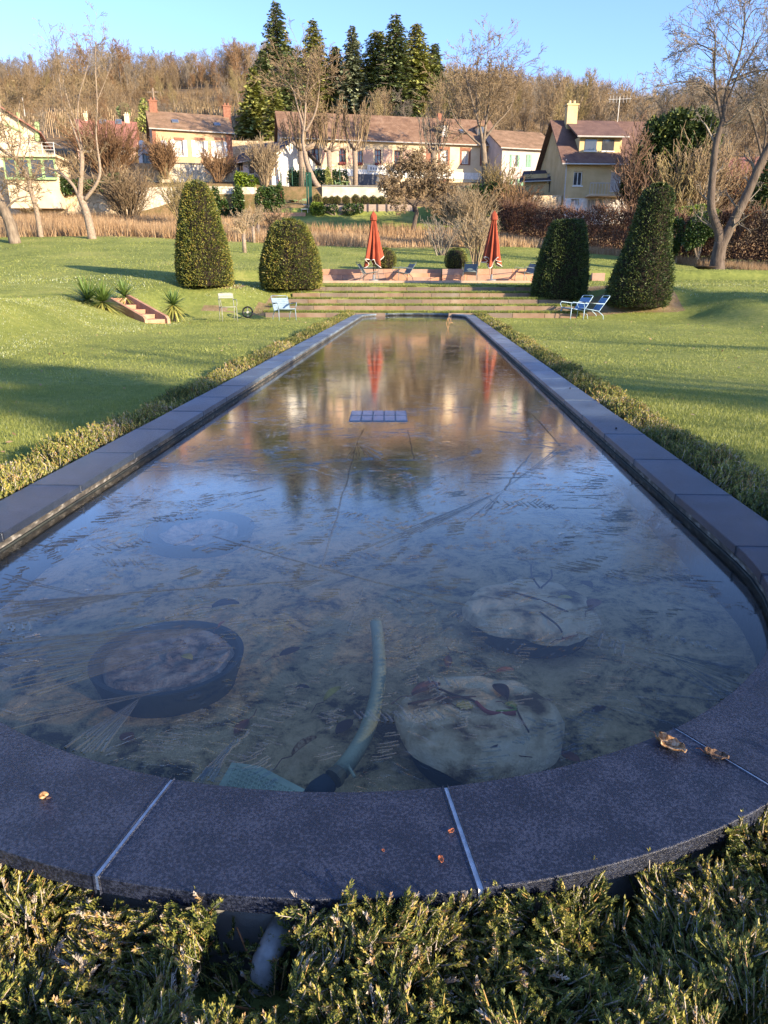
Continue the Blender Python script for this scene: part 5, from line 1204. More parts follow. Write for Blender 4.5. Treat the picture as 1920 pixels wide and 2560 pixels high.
# far left house: gable to the garden, terrace rail, green veranda
Lg, Rg = xy(-190, 73), xy(112, 77); bz7 = zof(452, 74); e7, r7 = at(112, 326, 77).z, at(-60, 218, 75).z
hg, w, H, RH = house('gable_house', 'cream house with green beams and a glazed green veranda at the left edge', 'house', Lg, Rg, 9, e7, r7, bz7, 'cream', 'tilered', [], .55, gable=True, ridge_off=.5)
for (a, b) in (((42, 300), (47, 350)), ((88, 300), (100, 345))):
    pass
def strut(t, Lx, Rx, bz_, pts, r, name, m, y=-.06):
    q = [V((*((local(Lx, Rx, px, py, bz_)[0], y)), local(Lx, Rx, px, py, bz_)[1])) for px, py in pts]; return MB().tube(q, r, 5).build(name, M[m], t)
strut(hg, Lg, Rg, bz7, [(45, 282), (47, 310)], .14, 'beam', 'greenpaint'); strut(hg, Lg, Rg, bz7, [(92, 305), (93, 350), (97, 352)], .22, 'beam', 'greenpaint')
strut(hg, Lg, Rg, bz7, [(15, 312), (57, 330)], .13, 'beam', 'greenpaint'); strut(hg, Lg, Rg, bz7, [(70, 315), (76, 384)], .05, 'drain_pipe', 'palemetal')
strut(hg, Lg, Rg, bz7, [(52, 238), (59, 285)], .04, 'flue', 'palemetal', 1)
Lv, Rv = xy(22, 72), xy(150, 72.6); zv0, zv1 = at(60, 448, 72).z, at(60, 392, 72).z
ver = thing('veranda', 'green framed glass veranda with four panes under the terrace of the left house', 'veranda', (Lv[0], Lv[1], zv0), atan2(Rv[1] - Lv[1], Rv[0] - Lv[0])); w = hypot(Rv[0] - Lv[0], Rv[1] - Lv[1]); hh = zv1 - zv0
MB().box(0, w, .25, 4, -2.5, hh).build('back', M['cream'], ver)
for i in range(4):
    a, b = w * i / 4, w * (i + 1) / 4
    f = MB().box(a + .003, a + .14, -.05, .1, 0, hh).box(b - .14, b - .003, -.05, .1, 0, hh).box(a + .143, b - .143, -.05, .1, 0, .2).box(a + .143, b - .143, -.05, .1, hh - .2, hh).build('window_frame', M['greenpaint'], ver)
    MB().box(a + .14, b - .14, .0, .05, .2, hh - .2).build('pane', M['glass'], f)
MB().box(-.2, w + .3, -.35, 4.2, hh + .004, hh + .22).build('terrace_slab', M['cream'], ver)
mb = MB()
for k in range(4): mb.tube([(-1.6, -.1, hh + .35 + .30 * k), (w + .1, -.1, hh + .35 + .30 * k)], .035, 5)
for k in range(7): mb.tube([(-1.6 + (w + 1.7) * k / 6, -.1, hh + .2), (-1.6 + (w + 1.7) * k / 6, -.1, hh + 1.3)], .05, 5)
mb.tube([(w + .1, -.1, hh + 1.25), (w + .1, 3.5, hh + 1.25)], .05, 5); mb.build('railing', M['palemetal'], ver)
# yellow house on the right
Ly = xy(1408, 66); yr_ = R(7); wy = 8.6; Ry = (Ly[0] + wy * cos(yr_), Ly[1] + wy * sin(yr_)); bz8 = zof(514, 66)
e8, r8 = at(1408, 400, 66).z, at(1386, 303, 69.5).z
w1 = wlist(Ly, Ry, bz8, [(1445, 429, 464, 25)], frame='white', sill='white', pane='glass') + wlist(Ly, Ry, bz8, [(1539, 428, 480, 30)], frame='white', pane='curtain') + wlist(Ly, Ry, bz8, [(1437, 496, 513, 20)], frame='white', pane='curtain') + wlist(Ly, Ry, bz8, [(1487, 497, 530, 40)], frame='white', pane='curtain', mull=4)
hy, w, H, RH = house('yellow_house', 'yellow rendered house with steep brown ribbed roof, wide dormer and tall chimney', 'house', Ly, Ry, 8.0, e8, r8, bz8, 'ochre', 'tiledark', w1, .45, 0, [(1.2, 3.4, .9, 1.15, 'ochre')])
ry = (Ly, Ry, 8.0, e8, r8, bz8)
u0, v0, z0, s = on_roof(1447, 386, *ry); u1 = u0 + 3.6; zt_ = z0 + 1.35
dm = MB().box(u0, u1, v0, v0 + 2.6, z0 - .3, zt_).build('dormer', M['ochre'], hy)
for k in range(2): MB().box(u0 + .45 + 1.5 * k, u0 + 1.45 + 1.5 * k, v0 - .04, v0 - .004, z0 + .3, z0 + 1.15).build('dormer_window', M['glass'], dm); MB().box(u0 + .38 + 1.5 * k, u0 + 1.52 + 1.5 * k, v0 - .07, v0 - .041, z0 + .2, z0 + .297).build('sill', M['white'], dm)
mb = MB(); q = [(u0 - .4, v0 - .5, zt_ - .10), (u1 + .4, v0 - .5, zt_ - .10), (u1 + .4, 4.0, RH + .05), (u0 - .4, 4.0, RH + .05)]; mb.hexa([V(p) for p in q] + [V(p) + V((0, 0, .13)) for p in q]); q = mb.build('dormer_roof', M['tiledark'], dm); uvroof(q.data)
MB().tube([(u0 - .4, v0 - .55, zt_ - .08), (u1 + .4, v0 - .55, zt_ - .08)], .06, 6).build('gutter', M['palemetal'], hy)
ub, zb = local(Ly, Ry, 1463, 488, bz8); ub2, _ = local(Ly, Ry, 1560, 488, bz8)
bal = MB().box(ub, ub2, -1.1, -.004, zb - .16, zb).build('balcony', M['cream'], hy); mb = MB()
for k in range(14): mb.tube([(ub + (ub2 - ub) * k / 13, -1.05, zb), (ub + (ub2 - ub) * k / 13, -1.05, zb + .8)], .02, 4)
mb.tube([(ub, -1.05, zb + .82), (ub2, -1.05, zb + .82)], .035, 5); mb.build('railing', M['palemetal'], bal)
mb = MB().box(0.05, w - .05, -.04, -.004, -1.9, (zb - .5)); mb = facade(0.02, w - .02, -1.9, zb - .25, -.03, .02, [(a[0] - .02, a[0] + a[2] + .02, a[1] - .02, min(zb - .3, a[1] + a[3])) for a in w1[2:]]); mb.build('white_base', M['white'], hy)
MB().tube([(.05, -.08, -1.5), (.05, -.08, H - .2), (-.1, -.4, H - .05)], .05, 6).build('downpipe', M['palemetal'], hy)
MB().box(-.06, -.004, 4.2, 5.0, H - 2.0, H - .7).build('side_window', M['glass'], hy)
qa = at(1545, 290, 69); an = thing('roof_aerial', 'thin television aerial on the roof of the yellow house', 'aerial', (qa.x, 69, r8 - .2))
MB().tube([(0, 0, 0), (0, 0, 1.9)], .03, 5).build('mast', M['palemetal'], an)
mb = MB().tube([(-.9, 0, 1.7), (1.0, 0, 1.75)], .022, 5)
for k in range(7): mb.tube([(-.8 + .28 * k, 0, 1.45 + .0 * k), (-.8 + .28 * k, 0, 1.98)], .015, 4)
mb.build('antenna', M['palemetal'], an)
Lh, Rh = xy(1306, 71), xy(1402, 70); house('annex', 'low grey annex with a lean-to roof against the side of the yellow house', 'annex', Lh, Rh, 3.0, at(1350, 448, 70).z, at(1350, 434, 73).z, zof(486, 70), 'ochre', 'slate', [(2.1, .9, .7, .8, dict(frame='white', pane='curtain'))], .3)
# roofs at the far right
Li, Ri = xy(1806, 80), xy(1905, 79); house('distant_house', 'cream house with orange red roof half hidden behind the forked tree', 'house', Li, Ri, 7, at(1850, 447, 80).z, at(1850, 398, 83).z, zof(490, 80), 'cream', 'tilered', [(1.0, .6, .8, 1.0)], .3)
Li, Ri = xy(1772, 66), xy(1862, 66); house('garden_outbuilding', 'low cream outbuilding with a small brown roof in the gap left of the forked trunks', 'outbuilding', Li, Ri, 3, at(1820, 493, 66).z, at(1820, 476, 68).z, zof(535, 66), 'cream', 'tilered', [], .3)
# ------------------------------------------------------------------ garden and retaining walls
def wall(name, label, pts, m, th=.4, cap=None, noise_top=0.05):
    """pts: (px, py_top, py_base, Y)"""
    a0 = at(pts[0][0], pts[0][2], pts[0][3]); t = thing(name, label, 'wall', a0); mb = MB(); cp = MB()
    P = []
    for (px, yt, yb, Y) in pts: q = at(px, yt, Y); g_ = at(px, yb, Y); P.append((q.x, Y, q.z, g_.z - .8))
    Q = []
    for a, b in zip(P[:-1], P[1:]):
        n = max(1, int(hypot(b[0] - a[0], b[1] - a[1]) / .8))
        for i in range(n): u = i / n; Q.append(tuple(a[k] + (b[k] - a[k]) * u for k in range(4)))
    Q.append(P[-1]); 
    for x, y, zt_, zb_ in Q:
        zt_ += random.uniform(-noise_top, noise_top); k = len(mb.v); mb.v += [(x - a0.x, y - a0.y, zb_ - a0.z), (x - a0.x, y + th - a0.y, zb_ - a0.z), (x - a0.x, y + th - a0.y, zt_ - a0.z), (x - a0.x, y - a0.y, zt_ - a0.z)]
    n = len(Q)
    for i in range(n - 1):
        a = i * 4; b = a + 4
        for k in range(4): mb.f.append((a + k, b + k, b + (k + 1) % 4, a + (k + 1) % 4))
    mb.f.append((0, 3, 2, 1)); e = (n - 1) * 4; mb.f.append((e, e + 1, e + 2, e + 3)); mb.build('masonry', M[m], t)
    if cap:
        for (x, y, z, _), (x2, y2, z2, _) in zip(P[:-1], P[1:]):
            p = [V((x - a0.x, y - .06 - a0.y, z - a0.z)), V((x2 - a0.x, y2 - .06 - a0.y, z2 - a0.z)), V((x2 - a0.x, y2 + th + .06 - a0.y, z2 - a0.z)), V((x - a0.x, y + th + .06 - a0.y, z - a0.z))]; cp.hexa([q + V((0, 0, .055)) for q in p] + [q + V((0, 0, .14)) for q in p])
        cp.build('coping', M[cap], t)
    return t
random.seed(8)
M['stonegold'] = stonewall('golden_rubble_stone', (0.46, 0.34, 0.20), (0.66, 0.53, 0.36), 2.6)
M['plasterwall'] = mat('weathered_white_wall', [(0.3, (0.40, 0.36, 0.28)), (0.6, (0.60, 0.55, 0.45)), (0.8, (0.70, 0.66, 0.57))], .9, 1.4, .4, .02)
wall('stone_wall', 'golden rubble wall below the left house, behind the bare trees', [(-60, 455, 552, 74), (120, 458, 552, 74), (300, 468, 550, 74.5)], 'stonegold', .5)
wall('stone_wall', 'pale rubble wall behind the tallest clipped yew, ending in a sloped shoulder', [(300, 470, 552, 75), (480, 466, 550, 75.5), (560, 466, 548, 75.5), (640, 469, 545, 75.5), (666, 541, 548, 75.5)], 'stonewhite', .5, None, .03)
wall('stone_wall', 'upper golden stone wall under the red house and the hut', [(250, 405, 470, 79), (400, 410, 470, 79)], 'stonegold', .4)
wall('stone_wall', 'upper grey stone wall right under the brick house', [(400, 408, 470, 78.5), (470, 411, 470, 78.5), (590, 415, 470, 79)], 'stonewhite', .4, 'concrete')
wall('stone_wall', 'long pale retaining wall on the slope above the slate shed', [(560, 350, 395, 92), (712, 354, 400, 92)], 'stonegold', .4)
wall('terrace_parapet', 'white weathered parapet wall below the inn, behind the box balls', [(805, 466, 502, 75), (975, 469, 502, 75)], 'plasterwall', .3, 'concrete', .0)
wall('stone_wall', 'low sunlit stone wall behind the beech hedge, left of the yellow house', [(1300, 486, 520, 66), (1404, 490, 525, 66)], 'stonegold', .4)
# planter wall with box balls
pw = thing('planter_wall', 'grey timber panel planter wall carrying a row of box balls', 'planter', at(770, 538, 70.2)); o_ = V(pw.location)
edges_ = [770, 818, 872, 892, 920, 944, 967, 990, 1012, 1034]
for a, b in zip(edges_[:-1], edges_[1:]):
    p0, p1 = at(a, 538, 70.2) - o_, at(b, 538, 70.2) - o_; zt_ = at(a, 511 if a > 840 else 514, 70.2).z - o_.z
    mb = MB(); 
    for k in range(3): mb.box(p0.x + .07, p1.x - .07, 0, .08, -.4 + (zt_ + .4) * k / 3 + .008, -.4 + (zt_ + .4) * (k + 1) / 3)
    mb.build('panel', M['plank'] if 'plank' in M else M.setdefault('plank', mat('grey_plank', [(0.3, (0.28, 0.21, 0.17)), (0.7, (0.42, 0.33, 0.27))], .85, 3, .3, .01, (1, 1, 4))), pw)
    MB().box(p1.x - .065, p1.x + .065, -.05, .1, -.4, zt_ + .02).build('post', M['slate'], pw)
ballx = [(793, 498, 11), (814, 501, 8), (830, 500, 8.5), (843, 500, 9), (865, 500, 9.5), (889, 498, 10), (911, 501, 10.5), (933, 502, 10.5), (954, 502, 10), (976, 504, 9), (995, 506, 8)]
names_ = ['largest', 'smallest', 'third from left of the', 'fourth from left of the', 'fifth from left of the', 'middle one of the', 'seventh from left of the', 'eighth from left of the', 'third from right of the', 'second from right of the', 'rightmost of the']
bb0 = None
for (px, py, rpx), nm_ in zip(ballx, names_):
    q = at(px, py, 70.6); r_ = rpx * 70.6 / 1900; lab = f'{nm_} box balls in a row along the grey planter wall' if 'the' in nm_ or 'of' in nm_ else ({'largest': 'leftmost box ball, biggest and yellowest, beside the green gate', 'smallest': 'smallest box ball, second from left on the planter wall'}[nm_])
    if bb0 is None:
        bb0 = topiary('box_ball', lab, 'topiary', (q.x, 70.6, q.z - .42), [(.24, 0), (.37, .12), (.42, .38), (.38, .62), (.26, .78), (.1, .85)], 1500, .09, M['yewleaf'], 'box balls along the planter wall', .02); bb0.scale = (r_ / .42,) * 3
    else: dup(bb0, (q.x, 70.6, q.z - r_), random.uniform(0, 6), lab, scale=r_ / .42)
# green gate, fence, terrace furniture
gt = thing('green_gate', 'tall dark green gate post pair standing open at the top of the path', 'gate', at(773, 516, 71)); o_ = V(gt.location)
for px in (769, 775, 779): p = at(px, 516, 71) - o_; MB().box(p.x - .07, p.x + .07, -.05, .05, -.3, at(px, 431, 71).z - o_.z).build('post', M['darkgreen'], gt)
fn = thing('mesh_fence', 'dark green wire mesh fence behind the terrace chairs', 'fence', at(702, 470, 78)); o_ = V(fn.location); mb = MB(); Xa, Xb = at(702, 470, 78).x - o_.x, at(850, 470, 78).x - o_.x; hh = at(702, 418, 78).z - o_.z
for k in range(6): MB().tube([(Xa + (Xb - Xa) * k / 5, 0, -.5), (Xa + (Xb - Xa) * k / 5, 0, hh)], .045, 5).build('post', M['darkgreen'], fn)
for k in range(34): mb.tube([(Xa + (Xb - Xa) * k / 33, .02, 0), (Xa + (Xb - Xa) * k / 33, .02, hh)], .012, 3)
for k in range(9): mb.tube([(Xa, .02, hh * k / 8), (Xb, .02, hh * k / 8)], .012, 3)
mb.build('mesh', M['darkgreen'], fn)
tr = MB().box(at(655, 530, 71).x, at(768, 530, 71).x, 69.8, 76, zof(538, 70) - .5, zof(531, 70.2)).build('terrace_path', M['pinkconc']); tag(tr, kind='structure')
mb = MB(); z_ = zof(531, 70.2)
for k in range(4): mb.box(at(690, 530, 71).x, at(766, 530, 71).x, 71 + .5 * k, 74, z_ + .15 * k + .002, z_ + .15 * (k + 1))
tag(mb.build('path', M['pinkstone']), kind='structure')
zt0 = zof(505, 72.5)
low_chair('terrace_chair', 'pale green chair at the left of the terrace table by the ivy block', 'greenpaint', (at(712, 508, 72.5).x, 72.6, z_ + .6), R(-120), None, upright=True)
low_chair('terrace_chair', 'pale green chair at the right of the terrace table beside the green gate', 'greenpaint', (at(757, 508, 72.5).x, 72.6, z_ + .6), R(160), None, upright=True)
low_chair('terrace_chair', 'small pale green chair high on the terrace behind the white parapet', 'greenpaint', (at(845, 468, 76.3).x, 76.4, zof(474, 76.3)), R(-90), None, upright=True)
def table(px, py, Y, z, label, m='greenpaint', rw=.45):
    q = at(px, py, Y); t = thing('garden_table', label, 'table', (q.x, Y, z)); MB().lathe([(rw, .70), (rw + .02, .72), (rw, .74)], 20).build('tabletop', M[m], t)
    for a in (.8, 2.4, 3.9, 5.5): MB().tube([(rw * .7 * cos(a), rw * .7 * sin(a), .7), (rw * .8 * cos(a), rw * .8 * sin(a), 0)], .02, 5).build('leg', M[m], t)
table(733, 508, 73, z_ + .6, 'round pale table between the two green chairs on the terrace'); table(862, 468, 76.5, zof(474, 76.3), 'small green table beside the chair behind the white parapet')
q = at(764, 528, 70.5); t = thing('sun_lounger', 'pale lounger standing at the foot of the green gate', 'lounger', (q.x, 70.4, z_)); 
MB().box(-.3, .3, -.5, .5, .28, .33).build('bed', M['white'], t); MB().hexa([V(p) for p in ((-.3, .5, .28), (.3, .5, .28), (.3, .56, .3), (-.3, .56, .3), (-.3, .75, .8), (.3, .75, .8), (.3, .8, .8), (-.3, .8, .8))]).build('headrest', M['white'], t)
for a, b in ((-.27, -.45), (.27, -.45), (-.27, .45), (.27, .45)): MB().tube([(a, b, .28), (a, b, 0)], .02, 5).build('leg', M['white'], t)
q = at(706, 480, 75); t = thing('closed_parasol', 'small dark red furled parasol leaning by the fence on the terrace', 'umbrella', (q.x, 75, zof(512, 75)))
MB().tube([(0, 0, 0), (-.35, 0, 2.3)], .03, 6).build('pole', M['wood'], t); MB().tube([(-.08, 0, .6), (-.15, 0, 1.2), (-.34, 0, 2.35)], [.16, .13, .03], 10).build('canopy', M['redwood'], t)
# electric pole
q = at(388, 292, 115); t = thing('electric_pole', 'thin wooden electric pole on the slope left of the brick house', 'pole', (q.x, 115, gz(q.x, 115)), 0); zt_ = at(388, 220, 115).z - gz(q.x, 115)
MB().tube([(0, 0, -.5), (0, 0, zt_)], [.16, .11], 8).build('post', M['barkpale'], t); MB().box(-.9, .9, -.06, .06, zt_ - .6, zt_ - .45).build('crossarm', M['bark'], t)
#PART4
# ------------------------------------------------------------------ bare trees
def grow(seed, H, r0, lv=4, nch=(7, 6, 5, 4), ratio=(.62, .6, .55, .5), ang=(40, 42, 45, 45), up=.25, t0=.35, wig=.18, trunk_frac=1.0, rmin=.012, lean=(0, 0), minlen=.25):
    """list of polylines (points, radii, level)"""
    rd = random.Random(seed); out = []
    def rv(s): return V((rd.gauss(0, s), rd.gauss(0, s), rd.gauss(0, s)))
    def br(p, d, Ln, r, lev):
        n = 5 if lev < 2 else 3; pts = [p.copy()]; rs = [r]; dd = d.copy(); st = []
        for i in range(n):
            dd = (dd + rv(wig * (.5 if lev == 0 else 1)) + V((0, 0, up * (.4 if lev == 0 else 1) * .5))).normalized(); p = p + dd * (Ln / n); pts.append(p.copy())
            rs.append(max(rmin, r * (1 - .72 * (i + 1) / n))); st.append(dd.copy())
        out.append((pts, rs, lev))
        if lev >= lv or Ln < minlen: return
        k = nch[min(lev, len(nch) - 1)]
        for j in range(k):
            t = (t0 if lev == 0 else .2) + (1 - (t0 if lev == 0 else .2)) * (j + rd.random() * .8) / k; t = min(t, .99); i = min(n - 1, int(t * n)); f_ = t * n - i
            q = pts[i].lerp(pts[i + 1], f_); dr_ = st[i]; a = R(ang[min(lev, len(ang) - 1)] * rd.uniform(.65, 1.25)); ax_ = dr_.cross(rv(1)).normalized()
            nd = Matrix.Rotation(a, 3, ax_) @ dr_; l2 = Ln * ratio[min(lev, len(ratio) - 1)] * (1.15 - .5 * t) * rd.uniform(.75, 1.2)
            br(q, nd, l2, max(rmin, (r * (1 - .72 * t)) * .62), lev + 1)
    br(V((0, 0, -.1)), V((lean[0], lean[1], 1)).normalized(), H * trunk_frac, r0, 0)
    return out
def tree_parts(pl, t, bark, twig, trunk_lv=1, tint0=.5, seed=0):
    mb = MB(); A, B, a_, b_ = [], [], [], []
    for pts, rs, lev in pl:
        if lev <= trunk_lv: mb.tube(pts, rs, 7 if lev == 0 else 5)
        else:
            for i in range(len(pts) - 1): A.append(pts[i]); B.append(pts[i + 1]); a_.append(rs[i]); b_.append(rs[i + 1])
    mb.build('trunk', M[bark], t, smooth=True)
    if A:
        v, f = prisms(A, B, a_, b_); n = len(A); tn = np.clip(np.repeat(tint0 + rng.normal(0, .25, n), 6), 0, 1); npmesh('crown', v, f, M[twig], t, tn)
def bare(name, label, cat, base_, pl, bark='bark', twig='twig_tan', group=None, trunk_lv=1, rz=0, tint=.5):
    t = thing(name, label, cat, base_, rz, group); tree_parts(pl, t, bark, twig, trunk_lv, tint); return t
def foot(px, Y): q = at(px, 500, Y); return (q.x, Y, gz(q.x, Y))
def skel(px_pts, Y, rads, yoff=0, o=None):
    return [at(a, b, Y + dy) - o for a, b, dy in px_pts], rads
def traced(name, label, base_px, Y, limbs, bark, twig, sub, seed, cat='tree', rmin=.012, nsub=(5, 5, 4), up=.2, ratio=.55, lvl=3, sublen=1.0, wig=.22):
    """a tree whose main limbs follow the photograph, with random branches grown on them"""
    f = at(*base_px, Y); f.z = gz(f.x, Y); t = thing(name, label, cat, f); mb = MB(); rd = random.Random(seed); A, B, a_, b_ = [], [], [], []
    for k, (pts, r0, r1, ns, sl) in enumerate(limbs):
        P_ = [at(p[0], p[1], Y + (p[2] if len(p) > 2 else 0)) - f for p in pts]
        if k == 0: P_[0].z = -.1
        P_ = catmull(P_, 5); n = len(P_); rs = [r0 + (r1 - r0) * (i / (n - 1)) ** .8 for i in range(n)]; mb.tube(P_, rs, 9)
        for j in range(ns):
            i = int(n * (.25 + .75 * (j + rd.random()) / ns)); i = min(i, n - 2); d = (P_[i + 1] - P_[i]).normalized(); a = R(rd.uniform(30, 70)); ax_ = d.cross(V((rd.gauss(0, 1), rd.gauss(0, 1), rd.gauss(0, 1)))).normalized(); nd = Matrix.Rotation(a, 3, ax_) @ d
            nd = (nd + V((0, 0, up))).normalized(); q = nd.to_track_quat('Z', 'Y').to_matrix()
            for pl_, rs_, lv_ in grow(rd.randint(0, 99999), sl * rd.uniform(.6, 1.2), min(rs[i] * .55, .05 * sl ** .5), lvl, nsub, (ratio,) * 4, (38, 42, 45, 45), .1, .15, wig, 1, rmin):
                pl_ = [P_[i] + q @ p for p in pl_]
                for s_ in range(len(pl_) - 1): A.append(pl_[s_]); B.append(pl_[s_ + 1]); a_.append(rs_[s_]); b_.append(rs_[s_ + 1])
    mb.build('trunk', M[bark], t, smooth=True); v, f_ = prisms(A, B, a_, b_); n = len(A); npmesh('crown', v, f_, M[twig], t, np.clip(np.repeat(.5 + rng.normal(0, .25, n), 6), 0, 1)); return t
# the forked tree at the right
traced('forked_tree', 'tall bare tree with forked leaning trunk at the right, its crown reaching the top', (1792, 690), 37,
    [([(1790, 694), (1793, 650), (1800, 605)], .42, .26, 0, 1), ([(1796, 640), (1798, 612), (1796, 580), (1778, 520), (1781, 440), (1790, 360), (1806, 303), (1812, 262)], .27, .10, 6, 1.6),
     ([(1796, 650), (1804, 612), (1830, 560), (1870, 480), (1905, 400), (1945, 330), (1990, 250)], .30, .13, 8, 2.0), ([(1815, 590, .3), (1850, 525, .4), (1890, 440, .6), (1925, 375, .8), (1950, 320, 1)], .22, .10, 4, 1.6),
     ([(1806, 305), (1792, 240), (1786, 170), (1787, 90), (1765, 70)], .08, .018, 14, 2.6), ([(1808, 300), (1815, 230), (1850, 130), (1862, 50), (1860, 10)], .075, .018, 14, 2.6),
     ([(1812, 270), (1840, 200), (1875, 140), (1900, 90)], .06, .018, 10, 2.4), ([(1795, 240), (1760, 210), (1700, 205), (1655, 215)], .04, .014, 9, 1.6),
     ([(1788, 130), (1740, 110), (1700, 130)], .035, .012, 8, 1.3), ([(1906, 400), (1880, 300), (1840, 230), (1760, 220)], .06, .02, 10, 2.0), ([(1905, 400), (1915, 320), (1900, 240), (1925, 160)], .06, .02, 10, 2.2),
     ([(1806, 303), (1840, 305), (1870, 300)], .05, .015, 5, 1.0), ([(1830, 200), (1880, 180), (1935, 175)], .05, .02, 8, 2.0), ([(1940, 340), (1925, 280), (1930, 200), (1915, 120)], .06, .02, 9, 2.0), ([(1862, 60), (1885, 25), (1920, 20)], .03, .012, 6, 1.2)],
    'barkdark', 'twig_grey', 1, 3, rmin=.008, nsub=(4, 4, 3), sublen=1)
# three bare trees at the left
traced('orchard_tree', 'bare tree with three tall limbs and cut knobs at the left edge of the lawn', (232, 592), 47,
    [([(231, 596), (222, 555), (212, 520), (198, 488)], .27, .20, 0, 1), ([(200, 492), (202, 450), (205, 410), (204, 378)], .16, .13, 5, 1.4), ([(198, 490), (180, 460), (150, 432), (120, 420)], .12, .06, 6, 1.4), ([(212, 500), (240, 462), (250, 430), (246, 385)], .12, .07, 5, 1.6),
     ([(204, 380), (190, 340), (172, 290), (158, 265), (148, 200), (140, 150)], .07, .02, 10, 2.0), ([(206, 375), (196, 330), (165, 235), (150, 150)], .06, .02, 8, 1.8), ([(246, 388), (240, 330), (243, 260), (238, 160), (240, 105)], .06, .02, 9, 1.8), ([(204, 375), (225, 380), (228, 372)], .07, .05, 2, 1), ([(195, 330), (196, 250), (215, 180), (225, 120)], .05, .016, 8, 1.6), ([(240, 260), (260, 210), (280, 160)], .035, .012, 6, 1.3)],
    'barkpale', 'twig_tan', 1, 5, rmin=.009, nsub=(4, 3, 3))
traced('orchard_tree', 'thin leaning bare tree second from the left edge of the lawn', (102, 588), 48,
    [([(102, 590), (92, 530), (75, 470), (70, 445), (40, 400), (0, 372), (-40, 340)], .18, .07, 10, 1.8), ([(68, 440), (30, 380), (8, 320), (0, 250)], .06, .02, 8, 2.0), ([(75, 460), (100, 440), (150, 425), (180, 440)], .05, .015, 6, 1.3), ([(40, 400), (52, 350), (45, 300), (50, 250)], .05, .02, 8, 1.6)], 'barkpale', 'twig_tan', 1, 6)
traced('orchard_tree', 'thick leaning mossy trunk at the very left edge of the lawn', (35, 602), 45,
    [([(38, 606), (25, 560), (8, 520), (-10, 480), (-40, 440)], .36, .22, 3, 1.6), ([(10, 525), (40, 500), (70, 490)], .08, .03, 5, 1.4), ([(-5, 490), (20, 460), (60, 450)], .06, .02, 6, 1.4)], 'bark', 'twig_tan', 1, 7)
# trees standing before the inn
traced('leaning_tree', 'slanting bare tree with a wide open crown before the left end of the inn', (797, 490), 76,
    [([(798, 492), (785, 450), (768, 410), (762, 380)], .30, .22, 0, 1), ([(762, 385), (757, 350), (762, 300), (765, 240), (770, 200), (775, 165)], .18, .03, 12, 3.2), ([(762, 330), (745, 270), (730, 220), (700, 190)], .12, .03, 10, 3), ([(763, 330), (785, 290), (795, 250), (800, 200)], .12, .03, 10, 3), ([(765, 260), (720, 215), (690, 215)], .07, .02, 7, 2), ([(770, 230), (800, 200), (850, 190)], .07, .02, 7, 2), ([(760, 300), (740, 200), (738, 170)], .07, .02, 7, 2)], 'barkpale', 'twig_tan', 1, 9, rmin=.015, nsub=(4, 4, 3))
def pollard(px, ybase, yk, ytop, Y, r, label, seed, m='barkpale', twig='twig_tan', n=26, spread=.22, branch=True):
    f = at(px, ybase, Y); t = thing('pollard_tree', label, 'tree', f); rd = random.Random(seed); K = at(px, yk, Y) - f; T = (at(px, ytop, Y) - f).z; mb = MB()
    mb.tube([V((0, 0, -.6)), V((.05, 0, K.z * .5)), V((0, 0, K.z))], [r * 1.2, r, r * 1.15], 9); A, B, a_, b_ = [], [], [], []
    for k in range(n):
        az = rd.uniform(0, 6.28); kn = V((cos(az) * r * rd.uniform(1, 5), sin(az) * r * 3, K.z + rd.uniform(-.2, .9)))
        if k < 7: mb.tube([V((0, 0, K.z * .93)), kn * .5 + V((0, 0, K.z * .48)), kn], [r * .7, r * .5, r * .45], 6)
        d = V((cos(az) * spread, sin(az) * spread, 1)).normalized(); q = d.to_track_quat('Z', 'Y').to_matrix()
        for pl_, rs_, lv_ in grow(rd.randint(0, 9999), (T - K.z) * rd.uniform(.6, 1.0), .05, 2, (6, 3), (.35, .35), (22, 30), .3, .25, .07, 1, .02):
            for s_ in range(len(pl_) - 1): A.append(kn + q @ pl_[s_]); B.append(kn + q @ pl_[s_ + 1]); a_.append(rs_[s_]); b_.append(rs_[s_ + 1])
    mb.build('trunk', M[m], t, smooth=True); v, f_ = prisms(A, B, a_, b_); npmesh('crown', v, f_, M[twig], t, np.clip(np.repeat(.5 + rng.normal(0, .25, len(A)), 6), 0, 1))
pollard(757, 480, 372, 290, 79, .36, 'thick pollarded trunk behind the green fence at the left of the inn', 1)
pollard(824, 465, 372, 255, 79, .24, 'knobbly pollard tree with upright shoots, third tree from the inn\'s left end', 2)
pollard(866 + 22, 467, 372, 270, 79, .24, 'slim pollard tree left of the inn\'s grey garage door', 3)
pollard(1082, 470, 378, 285, 78, .26, 'dark pollard tree with dense shoots before the brick framed windows', 4, 'bark', 'twig_grey')
traced('bare_tree', 'big spreading bare tree before the right end of the inn', (1213, 470), 76,
    [([(1213, 500), (1212, 420), (1208, 360)], .34, .26, 0, 1), ([(1208, 365), (1200, 320), (1185, 270), (1170, 210), (1160, 165)], .17, .03, 12, 3.4), ([(1208, 365), (1216, 300), (1225, 230), (1222, 150)], .17, .03, 12, 3.4), ([(1210, 350), (1240, 310), (1275, 270), (1290, 215)], .12, .03, 10, 3), ([(1208, 370), (1170, 335), (1140, 300), (1120, 250)], .12, .03, 10, 3), ([(1216, 310), (1250, 240), (1262, 170)], .09, .03, 10, 2.8), ([(1195, 310), (1190, 220), (1195, 140)], .09, .03, 9, 2.8)], 'bark', 'twig_tan', 1, 12, rmin=.015, nsub=(4, 4, 3))
